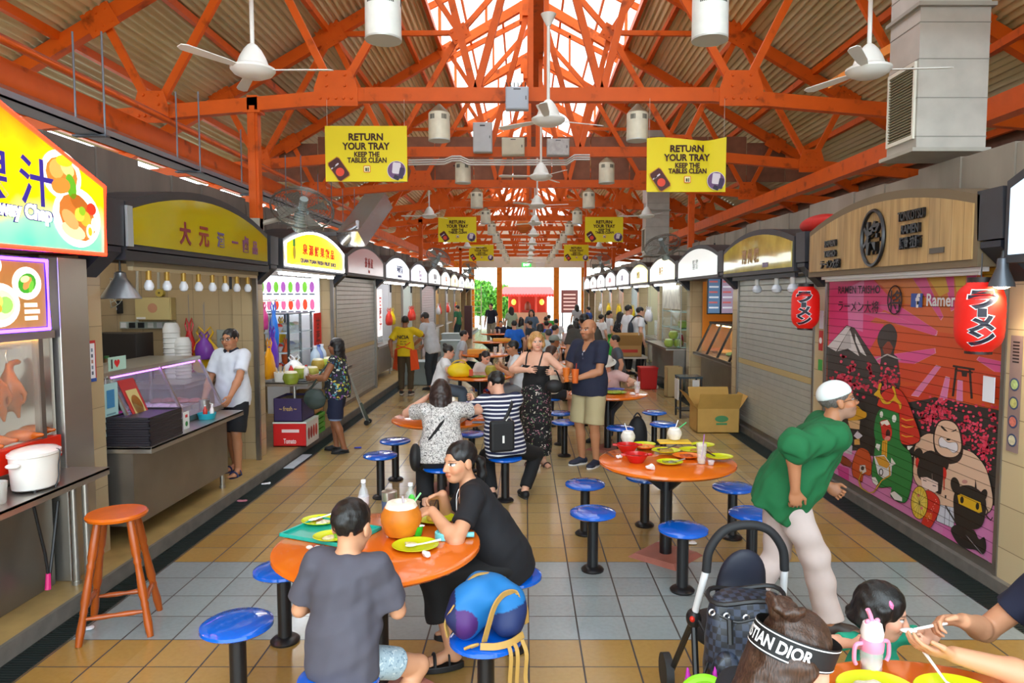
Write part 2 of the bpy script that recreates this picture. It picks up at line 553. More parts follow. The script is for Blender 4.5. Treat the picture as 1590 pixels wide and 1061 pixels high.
def person(label,at,yaw=0.0,H=1.68,skin='mid',sit=None,lean=0.0,side=0.0,twist=0.0,head=(0,0,0),hands=None,elbows=None,feet=None,knees=None,toes=None,fat=1.0,chest=0,hs=1.0,hair=('short','15110f'),top=None,bottom=None,shoes=None,detail=2,curl=(0.5,0.5),palms=None,hdir=None,base=0.0,face=True,group=None,sex='m',expr=0,beard=None,pelvis=None,name='person',specs=False):
 """builds one figure: body mesh plus hair and clothing children.  Local frame: +y faces forward, +x is the person's right."""
 s=H/1.70
 vox={3:0.0045,2:0.0065,1:0.0095,0:0.014}[detail]
 root=thing(name,label,'person',(at[0],at[1],base),yaw,group)
 r=V((1,0,0));f=V((0,1,0));z=V((0,0,1))
 P=V((0,0,0.905*s))if sit is None else V((0,0,sit+0.095*s))
 if pelvis is not None:P=V(pelvis)
 u=V((math.sin(side),math.sin(lean)*math.cos(side),math.cos(lean)*math.cos(side))).normalized()
 tw=Matrix.Rotation(twist,3,'Z')
 fr=tw@r;fr=(fr-u*fr.dot(u)).normalized();ff=u.cross(fr)
 N=P+u*0.50*s
 shw=(0.165 if sex=='m' else 0.148)*s*(0.6+0.4*fat)
 Sh=[N-u*0.055*s-fr*shw,N-u*0.055*s+fr*shw]
 Hp=[P-r*0.088*s-u*0.02,P+r*0.088*s-u*0.02]
 HF=Matrix.Rotation(head[0]+twist*0.6,3,'Z')@Matrix.Rotation(head[1],3,'X')@Matrix.Rotation(head[2],3,'Y')
 hr,hf,hu=HF.col[0].copy(),HF.col[1].copy(),HF.col[2].copy()
 q=s*hs
 HC=N+(u*0.5+hu*0.5).normalized()*0.095*s+hu*0.035*q+hf*0.022*s
 if feet is None:
  feet=[(-0.095*s,0.0,0.075*s),(0.095*s,0.0,0.075*s)]if sit is None else[(-0.13*s,0.40*s,0.075*s),(0.13*s,0.40*s,0.075*s)]
 knees=knees or[(-0.15,1,0.3),(0.15,1,0.3)]
 Kn,An=[],[]
 for i in range(2):
  k_,a_=ik(Hp[i],V(feet[i]),0.412*s,0.406*s,V(knees[i]))
  Kn.append(k_);An.append(a_)
 toes=toes or[(-0.15,1,0),(0.15,1,0)]
 if hands is None:
  hands=[(-0.25*s,0.06*s,P.z-0.06*s),(0.25*s,0.06*s,P.z-0.06*s)]
 elbows=elbows or[(-0.6,-0.8,-0.3),(0.6,-0.8,-0.3)]
 El,Wr=[],[]
 for i in range(2):
  e_,w_=ik(Sh[i],V(hands[i]),0.285*s,0.25*s,V(elbows[i]))
  El.append(e_);Wr.append(w_)
  # body
 S=Sculpt(vox)
 g=fat
 Rt=[fr,ff,u]
 S.ell(P,(0.155*s*g,0.105*s*g,0.12*s),[r,f,z],k=0.04)
 S.ell(P+u*0.16*s+ff*0.006,(0.132*s*g,0.098*s*g,0.15*s),Rt,k=0.05)
 S.ell(P+u*0.335*s,(0.152*s*(0.5+0.5*g),0.105*s*g,0.165*s),Rt,k=0.05)
 S.cone(Sh[0]*0.85+Sh[1]*0.15,Sh[1]*0.85+Sh[0]*0.15,0.052*s,k=0.04)
 if chest:
  for sg in(-1,1):
   S.ell(P+u*0.30*s+fr*sg*0.068*s+ff*0.075*s,(0.062*s*chest,0.055*s*chest,0.062*s*chest),Rt,k=0.03)
 S.cone(N-u*0.03*s,HC-hu*0.05*q-hf*0.02*q,0.056*s*(0.7+0.3*g)*(1 if sex=='m' else 0.86),0.052*s*(1 if sex=='m' else 0.86),k=0.03)
 for i in range(2):
  S.cone(Sh[i],El[i],0.050*s*g,0.040*s*(0.5+0.5*g),k=0.03)
  mid=El[i].lerp(Wr[i],0.3)
  S.cone(El[i],mid,0.040*s*(0.5+0.5*g),0.041*s*(0.5+0.5*g),k=0.015)
  S.cone(mid,Wr[i],0.041*s*(0.5+0.5*g),0.027*s,k=0.02)
  S.cone(Hp[i],Kn[i],0.082*s*g,0.055*s*(0.5+0.5*g),k=0.04)
  cf=Kn[i].lerp(An[i],0.32)
  back=(Kn[i]-(Hp[i]+An[i])/2);back=-back.normalized()if back.length>0.02 else-f
  S.cone(Kn[i],cf+back*0.010,0.052*s*(0.5+0.5*g),0.052*s*(0.5+0.5*g),k=0.02)
  S.cone(cf+back*0.010,An[i],0.052*s*(0.5+0.5*g),0.035*s,k=0.02)
  t=V(toes[i]).normalized();hz=V((0,0,1))-t*t.z;hz.normalize();lt=t.cross(hz)
  S.ell(An[i]-hz*0.045*s-t*0.018*s,(0.032*s,0.040*s,0.030*s),[lt,t,hz],k=0.02)
  S.cone(An[i]-hz*0.025*s,An[i]+t*0.115*s-hz*0.052*s,0.034*s,0.022*s,k=0.02)
  S.ell(An[i]+t*0.095*s-hz*0.055*s,(0.042*s,0.055*s,0.019*s),[lt,t,hz],k=0.015)
  if shoes and shoes[0]in('sandal','flip')and detail>=2:
   for j in range(5):
    S.cone(An[i]+t*(0.13-0.006*j)*s+lt*(0.026-0.014*j)*s*(1 if i==0 else-1)-hz*0.056*s,An[i]+t*(0.168-0.010*j)*s+lt*(0.03-0.016*j)*s*(1 if i==0 else-1)-hz*0.062*s,0.0095*s if j else 0.0125*s,k=0.003)
  hd=V(hdir[i])if hdir and hdir[i]else(Wr[i]-El[i]).normalized()
  pn=V(palms[i])if palms and palms[i]else(V((1,0,0))if i==0 else V((-1,0,0)))
  if detail>=1:
   sd=1 if(hd.cross(pn)).dot(f*0.6+z*0.6)>0 else-1
   hand(S,Wr[i],hd,pn,sd,curl[i],s*(0.92 if sex=='f' else 1.0),0.01)
  else:
   lat=hd.cross(pn);lat=lat.normalized()if lat.length>1e-3 else r
   S.ell(Wr[i]+hd*0.05*s,(0.036*s,0.05*s,0.018*s),[lat,hd,lat.cross(hd)],k=0.015)
   for j in(-1,0,1):
    S.cone(Wr[i]+hd*0.08*s+lat*j*0.02*s,Wr[i]+hd*0.135*s+lat*j*0.026*s+pn.normalized()*0.02,0.010*s,k=0.004)
    # head
 def hp(x,y,zz):return HC+(hr*x+hf*y+hu*zz)*q
 Rh=[hr,hf,hu]
 sm=q
 S.ell(hp(0,-0.012,0.032),(0.074*q,0.094*q,0.083*q),Rh,k=0.02)
 S.ell(hp(0,0.030,-0.035),(0.060*q,0.062*q,0.078*q),Rh,k=0.025)
 S.ell(hp(0,0.055,-0.088),(0.034*q,0.030*q,0.024*q),Rh,k=0.025)
 if face and detail>=1:
  S.ell(hp(0,0.076,0.022),(0.045*q,0.014*q,0.012*q),Rh,k=0.015)
  for sg in(-1,1):
   S.ell(hp(sg*0.040,0.060,-0.030),(0.024*q,0.024*q,0.026*q),Rh,k=0.018)
   S.ell(hp(sg*0.031,0.098,0.002),(0.019*q,0.014*q,0.011*q),Rh,k=0.010,op='-')
   S.ell(hp(sg*0.030,0.0745,0.001),(0.0155*q,0.0145*q,0.0105*q),Rh,k=0.004)
   S.ell(hp(sg*0.076,-0.006,-0.008),(0.010*q,0.022*q,0.033*q),Rh,k=0.006)
   S.ell(hp(sg*0.011,0.098,-0.036),(0.0085*q,0.010*q,0.0075*q),Rh,k=0.008)
  S.cone(hp(0,0.088,0.004),hp(0,0.110,-0.030),0.0085*q,0.0115*q,k=0.012)
  S.ell(hp(0,0.090,-0.0585),(0.023*q,0.011*q,0.0065*q),Rh,k=0.006)
  S.ell(hp(0,0.088,-0.0695),(0.019*q,0.011*q,0.0068*q),Rh,k=0.006)
 else:
  S.ell(hp(0,0.076,0.022),(0.045*q,0.014*q,0.012*q),Rh,k=0.015)
  for sg in(-1,1):
   S.ell(hp(sg*0.076,-0.006,-0.008),(0.010*q,0.022*q,0.033*q),Rh,k=0.006)
  S.cone(hp(0,0.085,0.0),hp(0,0.108,-0.030),0.010*q,0.013*q,k=0.012)
 sk=np.array(lin(SKIN.get(skin,skin)));HRc=np.array(lin(hair[1]))if hair else sk*0.3
 Hm=np.array(Rh);Hc=np.array(HC)
 def colour(vs):
  c=np.tile(sk,(len(vs),1))
  L=(vs-Hc)@Hm.T/q
  x,y,zz=np.abs(L[:,0]),L[:,1],L[:,2]
  hd_=(np.abs(L)<0.2).all(1)
  def paint(mask,col,a=1.0):
   m=mask&hd_
   c[m]=c[m]*(1-a)+np.array(col)*a
  paint((y>0.02)&(((x-0.040)/0.026)**2+((zz+0.032)/0.024)**2<1),sk*np.array([1.10,0.86,0.82]),0.5)
  lipc=sk*np.array([0.95,0.52,0.50])if sex=='f' else sk*np.array([0.85,0.58,0.55])
  paint((y>0.07)&((x/0.025)**2+((zz+0.064)/0.0125)**2<1),lipc,0.85)
  paint((y>0.07)&(x<0.022)&(np.abs(zz+0.064)<0.0022),sk*0.25,0.8)
  if detail>=1:
   paint((y>0.05)&(((x-0.031)/0.0185)**2+((zz-0.001)/0.0085)**2<1),(0.75,0.72,0.70))
   paint((y>0.05)&(((x-0.031)/0.0080)**2+((zz-0.001)/0.0080)**2<1),(0.02,0.013,0.01))
   paint((y>0.05)&(((x-0.031)/0.020)**2+((zz-0.0085)/0.0032)**2<1),(0.03,0.02,0.016))
   paint((y>0.04)&(((x-0.033)/0.022)**2+((zz-0.0235+0.25*(x-0.033)**2/0.022)/(0.0052 if sex=='m' else 0.0036))**2<1),HRc*0.8+0.004,0.85 if sex=='m' else 0.65)
  if beard:
   paint((y>-0.02)&(zz<-0.040)&(zz>-0.13)&~((x/0.026)**2+((zz+0.064)/0.013)**2<1),np.array(lin(beard)),0.38)
  if hair and hair[0]=='bald':
   paint((zz>0.0)&(y<0.02)&(zz<0.075),sk*0.55,0.4)
  if shoes and shoes[0]in('sandal','flip'):
   pass
  return c
 sdf_obj(S,'body',vcol_mat('skin',0.48),root,colour)
 # hair
 if hair and hair[0]!='bald':
  st=hair[0]
  hv=vox if detail>=1 else vox*0.9
  Hs=Sculpt(hv)
  thick={'short':0.0,'crop':-0.005,'long':0.006,'bob':0.008,'pony':0.0,'bun':0.0}.get(st,0.0)
  Hs.ell(hp(0,-0.015,0.036),((0.0785+thick)*q,(0.0975+thick)*q,(0.0865+thick)*q),Rh,k=0.01)
  if st in('long','bob'):
   Ld=hair[2]if len(hair)>2 else 0.22
   nb=11
   for i in range(nb):
    a=PI*(0.02+0.96*i/(nb-1))
    cx,cy=math.cos(a),-math.sin(a)
    a0=hp(cx*0.072,cy*0.078-0.004,0.03)
    dn=(V((0,0,-1))*0.75-hu*0.25).normalized()
    mid_=hp(cx*0.084,cy*0.090-0.010,-0.05)
    end=mid_+dn*(Ld-0.05+0.02*math.sin(i*2.3))*q+(hr*cx*0.01+hf*(cy*0.02-0.005))*q
    Hs.cone(a0,mid_,0.030*q,0.027*q,k=0.02)
    Hs.cone(mid_,end,0.027*q,0.013*q,k=0.015)
  Hs.ell(hp(0,0.118,-0.022),(0.074*q,0.078*q,0.096*q),Rh,k=0.006,op='-')
  if st in('short','crop','pony','bun'):
   n_=hu*-1+hf*0.36
   Hs.plane(hp(0,0,-0.022),n_)
   for sg in(-1,1):
    Hs.ell(hp(sg*0.088,0.004,-0.022),(0.018*q,0.026*q,0.036*q),Rh,k=0.004,op='-')
  if st=='pony':
   Ld=hair[2]if len(hair)>2 else 0.25
   p0=hp(0,-0.105,0.01);p1=hp(0.0,-0.145,-0.03);p2=p1+V((0,0,-1))*Ld*0.5*q-hf*0.01;p3=p2+V((0,0,-1))*Ld*0.5*q+hf*0.02
   Hs.cone(p0,p1,0.022*q,0.028*q,k=0.01);Hs.cone(p1,p2,0.028*q,0.028*q,k=0.01);Hs.cone(p2,p3,0.028*q,0.010*q,k=0.01)
  if st=='bun':
   Hs.ell(hp(0,-0.09,0.10),(0.04*q,0.04*q,0.036*q),Rh,k=0.01)
  if detail>=2:
   Hs.noise(0.0022,95,3)
  hcol=hair[1]
  sdf_obj(Hs,'hair',hair_mat(hcol),root)
 if hair and hair[0]=='short' and len(hair)>2 and hair[2]=='cap':
  pass
  # clothing
 if top:
  T=Sculpt(vox*1.05)
  t=top.get('fit',0.016)*s
  hem=top.get('hem',0.02)
  tl=max(t*1.3,(bottom.get('fit',0.014)*s+0.022)if bottom and hem>0.03 else 0)
  mat=top['mat']
  sl=top.get('sleeve',0.62)
  T.ell(P+u*0.335*s,(0.152*s*(0.5+0.5*g)+t,0.105*s*g+t,0.165*s+t*0.3),Rt,k=0.05)
  T.ell(P+u*0.16*s+ff*0.006,(0.134*s*g+t*1.1,0.100*s*g+t*1.1,0.16*s),Rt,k=0.05)
  if hem>-0.12:
   T.ell(P+u*0.01,(0.157*s*g+tl,0.110*s*g+tl*1.15,0.36*s),Rt,k=0.05)
  if top.get('kind','tee')=='tee':
   T.cone(Sh[0]*0.9+Sh[1]*0.1,Sh[1]*0.9+Sh[0]*0.1,0.053*s+t*0.6,k=0.04)
  if chest:
   for sg in(-1,1):
    T.ell(P+u*0.30*s+fr*sg*0.068*s+ff*0.075*s,tuple(0.062*s*chest+t*0.6 for _ in range(3)),Rt,k=0.04)
  if top.get('kind','tee')=='tee':
   for i in range(2):
    if sl<=1.0:
     b_=Sh[i].lerp(El[i],sl)
     T.cut(Sh[i],b_,0.050*s*g+t*0.9,0.046*s*g+t*1.15,k=0.035)
    else:
     T.cone(Sh[i],El[i],0.050*s*g+t,0.043*s*g+t,k=0.035)
     b_=El[i].lerp(Wr[i],min(sl-1.0,1.0))
     T.cut(El[i],b_,0.043*s*g+t,0.034*s*g+t,k=0.02)
  dn=P-u*hem*s
  T.plane(dn,-u,[min(P.x,dn.x)-0.4,min(P.y,dn.y)-0.4,dn.z-0.5],[P.x+0.4,P.y+0.4,dn.z+0.12])
  nk=top.get('neck','round')
  if nk=='strap':
   T.plane(N-u*0.165*s,u*1.0-ff*0.1,[N.x-0.3,N.y-0.3,N.z-0.4],[N.x+0.3,N.y+0.3,N.z+0.3])
  else:
   T.ell(N+u*0.035*s+ff*0.012,(0.068*s,0.062*s,0.062*s),Rt,k=0.008,op='-')
   if nk in('v','scoop'):
    w=0.042 if nk=='v' else 0.075
    T.ell(N-u*0.02*s+ff*0.10*s,(w*s,0.075*s,(0.095 if nk=='v' else 0.085)*s),Rt,k=0.008,op='-')
  if detail>=1:
   T.noise(top.get('fold',0.004),16,int(abs(at[0]*100))%50)
   T.noise(top.get('fold',0.004)*0.45,42,int(abs(at[1]*100))%50)
  sdf_obj(T,'shirt' if top.get('kind','tee')=='tee' else 'top',mat,root)
  if nk=='strap':
   for sg in(-1,1):
    bb=B()
    pts=[N-u*0.19*s+fr*sg*0.085*s+ff*0.118*s*g,N-u*0.06*s+fr*sg*0.10*s+ff*0.072*s,N+u*0.006*s+fr*sg*0.10*s+ff*0.0,N-u*0.06*s+fr*sg*0.10*s-ff*0.068*s,N-u*0.2*s+fr*sg*0.085*s-ff*0.108*s*g]
    bb.tube(smooth_path(pts,4),0.009*s,6);bb.obj('strap',mat,root)
  if top.get('collar'):
   bb=B()
   cpts=[N+u*0.018*s+fr*math.cos(a)*0.066*s+ff*(math.sin(a)*0.062*s+0.01)-u*(0.03*s*max(0,math.sin(a)))for a in np.linspace(PI/2+0.35,PI/2+2*PI-0.35,22)]
   bb.tube(cpts,[0.017*s]*22,8);bb.obj('collar',top['collar'],root)
 if bottom:
  kd=bottom.get('kind','pants')
  Bt=Sculpt(vox*1.05)
  t=bottom.get('fit',0.014)*s
  ln=bottom.get('len',1.9)
  Bt.ell(P,(0.156*s*g+t,0.108*s*g+t,0.125*s),[r,f,z],k=0.04)
  if kd!='skirt':
   for i in range(2):
    if ln<=1.0:
     Bt.cut(Hp[i],Hp[i].lerp(Kn[i],ln),0.083*s*g+t,0.060*s*g+t*(1.6 if ln>0.4 else 1),k=0.04)
    else:
     Bt.cone(Hp[i],Kn[i],0.083*s*g+t,0.057*s*g+t,k=0.04)
     Bt.cut(Kn[i],Kn[i].lerp(An[i],ln-1.0),0.056*s*g+t,bottom.get('cuff',0.045)*s+t,k=0.02)
  else:
   wid=bottom.get('wide',0.2)
   if sit is None:
    e=V((0,0.0,P.z-ln*0.42*s))
    Bt.cut(P,e,0.150*s*g+t,wid*s,k=0.04)
   else:
    for a_ in(0,0.5,1):
     hpt=Hp[0].lerp(Hp[1],a_);kpt=Kn[0].lerp(Kn[1],a_)
     Bt.cone(hpt,kpt,0.09*s*g,0.075*s,k=0.04)
    if ln>1:
     for i in range(2):
      Bt.cut(Kn[i],Kn[i].lerp(An[i],ln-1),0.075*s,0.095*s,k=0.05)
  wl=P+z*0.09*s+u*0.02
  Bt.plane(wl,(u+z*1.2)if sit is not None else u,[-0.4,-0.5,wl.z-0.12],[0.4,0.5 if sit is None else P.y+0.10+0.09*s*math.sin(max(lean,0)),wl.z+0.4])
  if detail>=1:
   Bt.noise(bottom.get('fold',0.003),18,5)
  sdf_obj(Bt,'skirt' if kd=='skirt' else('shorts' if ln<=1 else 'trousers'),bottom['mat'],root)
 if shoes:
  kd=shoes[0]
  for i in range(2):
   t=V(toes[i]).normalized();hz=V((0,0,1))-t*t.z;hz.normalize();lt=t.cross(hz)
   A=An[i]
   if kd in('shoe','flat','boot'):
    Sx=Sculpt(max(vox,0.006))
    Sx.ell(A-hz*0.035*s-t*0.02*s,(0.040*s,0.050*s,0.042*s),[lt,t,hz],k=0.02)
    Sx.cone(A-hz*0.02*s+t*0.01,A+t*0.13*s-hz*0.048*s,0.040*s,0.028*s,k=0.02)
    Sx.ell(A+t*0.11*s-hz*0.048*s,(0.047*s,0.07*s,0.030*s),[lt,t,hz],k=0.015)
    Sx.plane(A-hz*0.075*s,-hz)
    Sx.plane(A+hz*(0.022 if kd=='shoe' else-0.015)*s+t*0.0,hz+t*(-0.25),None,None)
    sh=sdf_obj(Sx,'shoe',shoes[1],root)
    bs=B();outl=[]
    for a in np.linspace(0,2*PI,20,endpoint=False):
     ca,sa=math.cos(a),math.sin(a)
     outl.append(A-hz*0.0755*s+t*(0.055+0.128*ca)*s+lt*sa*(0.044+0.006*ca)*s)
    bs.prism(outl,hz*0.016*s);bs.obj('sole',shoes[2]if len(shoes)>2 else shoes[1],sh)
   else:
    bs=B();outl=[]
    hh=0.035 if kd=='sandal' else 0.014
    for a in np.linspace(0,2*PI,22,endpoint=False):
     ca,sa=math.cos(a),math.sin(a)
     outl.append(A-hz*0.076*s+t*(0.055+0.125*ca)*s+lt*sa*(0.043+0.006*ca)*s)
    bs.prism(outl,-hz*hh*s)
    so=bs.obj('sandal',shoes[1],root,bevel=0.004)
    bt=B()
    for(ty,wv)in(((0.10,0.016),)if kd=='flip' else((0.10,0.018),(0.02,0.012))):
     pts=[A+t*ty*s+lt*math.cos(a)*0.047*s-hz*(0.072-(0.055 if ty>0.05 else 0.075)*math.sin(a))*s for a in np.linspace(0,PI,9)]
     bt.tube(pts,wv*s*0.55,6)
    bt.obj('strap',shoes[1]if len(shoes)<3 else shoes[2],so)
 if specs:
  bb=B()
  for sg in(-1,1):
   bb.tube([hp(sg*0.033+0.022*math.cos(a),0.100,0.0+0.016*math.sin(a))for a in np.linspace(0,2*PI,14,endpoint=False)],0.0018*q,5,closed=True)
   bb.tube([hp(sg*0.054,0.098,0.004),hp(sg*0.080,0.03,0.006),hp(sg*0.082,-0.015,0.0)],0.0018*q,5)
  bb.tube([hp(-0.012,0.103,0.003),hp(0.012,0.103,0.003)],0.0018*q,5)
  bb.obj('glasses',M('1b1b1d',0.3),root)
 root['_']=0
 del root['_']
 J=dict(N=N,P=P,Sh=Sh,El=El,Wr=Wr,HC=HC,hp=hp,u=u,fr=fr,ff=ff,Kn=Kn,An=An,s=s,q=q,Rh=Rh,Hp=Hp)
 return root,J
def hair_mat(col):
 key=('hair',col)
 if key not in _mats:
  m,t,b=NT('hair_'+col)
  co=coords(t,(1,1,0.12))
  n=nd(t,'ShaderNodeTexNoise');n.inputs['Scale'].default_value=260;t.links.new(co,n.inputs['Vector'])
  c=lin(col)
  t.links.new(ramp(t,n.outputs[0],[(0.35,tuple(x*0.6 for x in c)),(0.7,tuple(min(1,x*1.7+0.004)for x in c))]),b.inputs['Base Color'])
  b.inputs['Roughness'].default_value=0.42
  bp=nd(t,'ShaderNodeBump');bp.inputs['Strength'].default_value=0.35;bp.inputs['Distance'].default_value=0.004
  t.links.new(n.outputs[0],bp.inputs['Height']);t.links.new(bp.outputs[0],b.inputs['Normal'])
  _mats[key]=m
 return _mats[key]
def smooth_path(pts,n=5,closed=False):
 pts=[V(p)for p in pts];out=[]
 N=len(pts)
 for i in range(N if closed else N-1):
  p0=pts[i-1]if(i>0 or closed)else pts[0]*2-pts[1]
  p1=pts[i];p2=pts[(i+1)%N]
  p3=pts[(i+2)%N]if(i+2<N or closed)else pts[-1]*2-pts[-2]
  for k in range(n):
   t=k/n
   out.append(0.5*((2*p1)+(p2-p0)*t+(2*p0-5*p1+4*p2-p3)*t*t+(3*p1-p0-3*p2+p3)*t**3))
 if not closed:
  out.append(pts[-1])
 return out
 # THE HALL
XC=0.15
LF,RF=-2.87,3.22
LS,RS=-2.95,3.02
LD,RD=-3.15,3.28
YL=[1.83+3.2*k for k in range(13)]
YR=[1.44+3.13*k for k in range(13)]
TY=[1.8+3.2*k for k in range(13)]
YEND=42.0
# floor tiles
def floor_mat():
 m,t,b=NT('glazed_floor_tiles')
 co=coords(t)
 sp=nd(t,'ShaderNodeSeparateXYZ');t.links.new(co,sp.inputs[0])
 def math_(op,a,bb=None,c=None):
  n=nd(t,'ShaderNodeMath',operation=op)
  for i,v in enumerate((a,bb,c)):
   if v is None:continue
   if isinstance(v,(int,float)):n.inputs[i].default_value=v
   else:t.links.new(v,n.inputs[i])
  return n.outputs[0]
 ux=math_('MULTIPLY_ADD',sp.outputs[0],1/0.3,100-0.018/0.3)
 uy=math_('MULTIPLY_ADD',sp.outputs[1],1/0.3,100-3.979/0.3)
 fx=math_('FRACT',ux);fy=math_('FRACT',uy)
 ex=math_('MINIMUM',fx,math_('SUBTRACT',1.0,fx));ey=math_('MINIMUM',fy,math_('SUBTRACT',1.0,fy))
 g=math_('MINIMUM',math_('MULTIPLY',ex,0.75),ey)
 joint=math_('LESS_THAN',g,0.0125)
 ix=math_('FLOOR',ux);iy=math_('FLOOR',uy)
 cb=nd(t,'ShaderNodeCombineXYZ');t.links.new(ix,cb.inputs[0]);t.links.new(iy,cb.inputs[1])
 wn_=nd(t,'ShaderNodeTexWhiteNoise',noise_dimensions='2D');t.links.new(cb.outputs[0],wn_.inputs['Vector'])
 nz=nd(t,'ShaderNodeTexNoise');nz.inputs['Scale'].default_value=1.1;nz.inputs['Detail'].default_value=5;t.links.new(co,nz.inputs['Vector'])
 n3=nd(t,'ShaderNodeTexNoise');n3.inputs['Scale'].default_value=35;n3.inputs['Detail'].default_value=4;t.links.new(co,n3.inputs['Vector'])
 och=mixc(t,wn_.outputs[0],lin('96702a'),lin('ab853a'))
 och=mixc(t,ramp(t,nz.outputs[0],[(0.35,(0,0,0)),(0.65,(1,1,1))]),och,lin('a57a2c'))
 beige=mixc(t,wn_.outputs[0],lin('b8a06e'),lin('c6b184'))
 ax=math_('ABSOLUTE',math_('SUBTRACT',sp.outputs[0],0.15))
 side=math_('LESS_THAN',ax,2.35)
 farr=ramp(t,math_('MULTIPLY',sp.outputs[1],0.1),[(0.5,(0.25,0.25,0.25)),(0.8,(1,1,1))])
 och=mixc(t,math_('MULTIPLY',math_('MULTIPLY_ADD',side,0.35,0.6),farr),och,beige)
 grey=mixc(t,wn_.outputs[0],lin('8d9799'),lin('98a2a4'))
 def band(lo,hi):
  return math_('MULTIPLY',math_('GREATER_THAN',sp.outputs[1],lo),math_('LESS_THAN',sp.outputs[1],hi))
 bands=band(3.979,5.179)
 c=mixc(t,bands,och,grey)
 dirt=ramp(t,n3.outputs[0],[(0.3,(0.93,0.92,0.91)),(0.6,(1,1,1))])
 c=mixc(t,1.0,c,dirt,'MULTIPLY')
 c=mixc(t,joint,c,lin('3a3430'))
 t.links.new(c,b.inputs['Base Color'])
 rr=math_('MULTIPLY_ADD',nz.outputs[0],0.14,0.16)
 t.links.new(math_('MAXIMUM',rr,math_('MULTIPLY',joint,0.7)),b.inputs['Roughness'])
 b.inputs['Coat Weight'].default_value=0.35;b.inputs['Coat Roughness'].default_value=0.12;b.inputs['Specular IOR Level'].default_value=0.6
 bp=nd(t,'ShaderNodeBump');bp.inputs['Strength'].default_value=0.35;bp.inputs['Distance'].default_value=0.003;bp.invert=True
 t.links.new(joint,bp.inputs['Height']);t.links.new(bp.outputs[0],b.inputs['Normal'])
 return m
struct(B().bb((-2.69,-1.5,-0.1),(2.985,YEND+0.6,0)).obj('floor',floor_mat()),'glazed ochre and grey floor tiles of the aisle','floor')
struct(B().bb((-60,-60,-0.4),(60,110,-0.12)).obj('ground',M('b9b5ae',0.9,var=0.1)),'pale paving outside around the hall','ground')
steel_dark=M('2f3432',0.45,0.6)
def drain(x0,x1,name,label):
 b=B();y=-1.0
 b.bb((x0,-1.5,-0.1),(x1,YEND,-0.045),1)
 b.bb((x0,-1.5,-0.06),(x0+0.012,YEND,0.0),0);b.bb((x1-0.012,-1.5,-0.06),(x1,YEND,0.0),0)
 while y<16:
  b.bb((x0,y,-0.03),(x1,y+0.010,-0.002),0);y+=0.026
 b.bb((x0,16,-0.03),(x1,YEND,-0.004),0)
 struct(b.obj(name,[M('3d4543',0.4,0.7),M('0c0d0d',0.8)]),label,'drain')
drain(-2.87,-2.69,'trim_1','steel drain grating along the kerb of the roast duck row')
drain(2.985,3.22,'trim_2','steel drain grating along the kerb of the ramen row')
# raised stall floors with stone kerbs
kerb=M('6f6a63',0.6,var=0.18,scale=9)
kerbL=M('8a7a62',0.55,var=0.15,scale=9)
b=B();b.bb((-6.6,-1.5,-0.1),(LF,YEND,0.1),0);b.bb((LF-0.02,-1.5,0.0),(LF+0.004,YEND,0.104),1)
struct(b.obj('floor_left',[M('a98b55',0.4,var=0.2,scale=5),kerb]),'raised tiled floor and stone kerb of the roast duck row','floor')
b=B();b.bb((RF,-1.5,-0.1),(7.0,YEND,0.08),0);b.bb((RF-0.004,-1.5,0.0),(RF+0.05,YEND,0.085),1)
struct(b.obj('floor_right',[M('8d8678',0.5,var=0.2,scale=5),kerb]),'raised floor and stone kerb of the ramen row','floor')
# stall walls
def tile_mat(c1='b9a27c',size=(0.30,0.30),grout='8b7a5e',name='wall_tiles',axes=(1,2)):
 key=('wt',c1,size,axes)
 if key in _mats:return _mats[key]
 m,t,b=NT(name)
 co=coords(t);sp=nd(t,'ShaderNodeSeparateXYZ');t.links.new(co,sp.inputs[0])
 cb=nd(t,'ShaderNodeCombineXYZ');t.links.new(sp.outputs[axes[0]],cb.inputs[0]);t.links.new(sp.outputs[axes[1]],cb.inputs[1])
 br=nd(t,'ShaderNodeTexBrick',offset=0.0)
 br.inputs['Scale'].default_value=1.0;br.inputs['Brick Width'].default_value=size[0];br.inputs['Row Height'].default_value=size[1]
 br.inputs['Mortar Size'].default_value=0.003;br.inputs['Mortar Smooth'].default_value=0.1
 c=lin(c1)
 br.inputs['Color1'].default_value=(*c,1);br.inputs['Color2'].default_value=(*[x*0.9 for x in c],1);br.inputs['Mortar'].default_value=(*lin(grout),1)
 t.links.new(cb.outputs[0],br.inputs['Vector']);t.links.new(br.outputs[0],b.inputs['Base Color'])
 b.inputs['Roughness'].default_value=0.22
 _mats[key]=m
 return m
tileY=tile_mat();tileX=tile_mat(axes=(0,2))
def wall(lo,hi,name,label,mat,cat='wall'):
 return struct(B().bb(lo,hi).obj(name,mat),label,cat)
BL,BR=-4.75,5.3
wall((BL-0.1,-1.5,0.1),(BL,YEND,3.0),'wall_left','beige tiled rear wall of the roast duck row',tile_mat('c6ac82'))
wall((BR,-1.5,0.08),(BR+0.1,YEND,2.9),'wall_right','beige tiled rear wall of the ramen row',tile_mat('c0aa86'))
wall((-6.6,-1.5,3.0),(-3.47,YEND,3.06),'ceiling_left','flat ceiling over the stalls of the roast duck row',M('c9c4b8',0.8))
wall((3.53,-1.5,2.9),(7.0,YEND,2.96),'ceiling_right','flat ceiling over the stalls of the ramen row',M('c9c4b8',0.8))
def boards(name,label,x,z0,z1,mat,out):
 b=B();y=-1.0;i=0
 while y<YEND-0.3:
  d=0.012*((i*7)%3)
  b.bb((x-0.03+d*out,y,z0),(x+0.03+d*out,y+0.592,z1+0.012*((i*5)%4)),(i*3)%3);y+=0.6;i+=1
 struct(b.obj(name,mat),label,'wall')
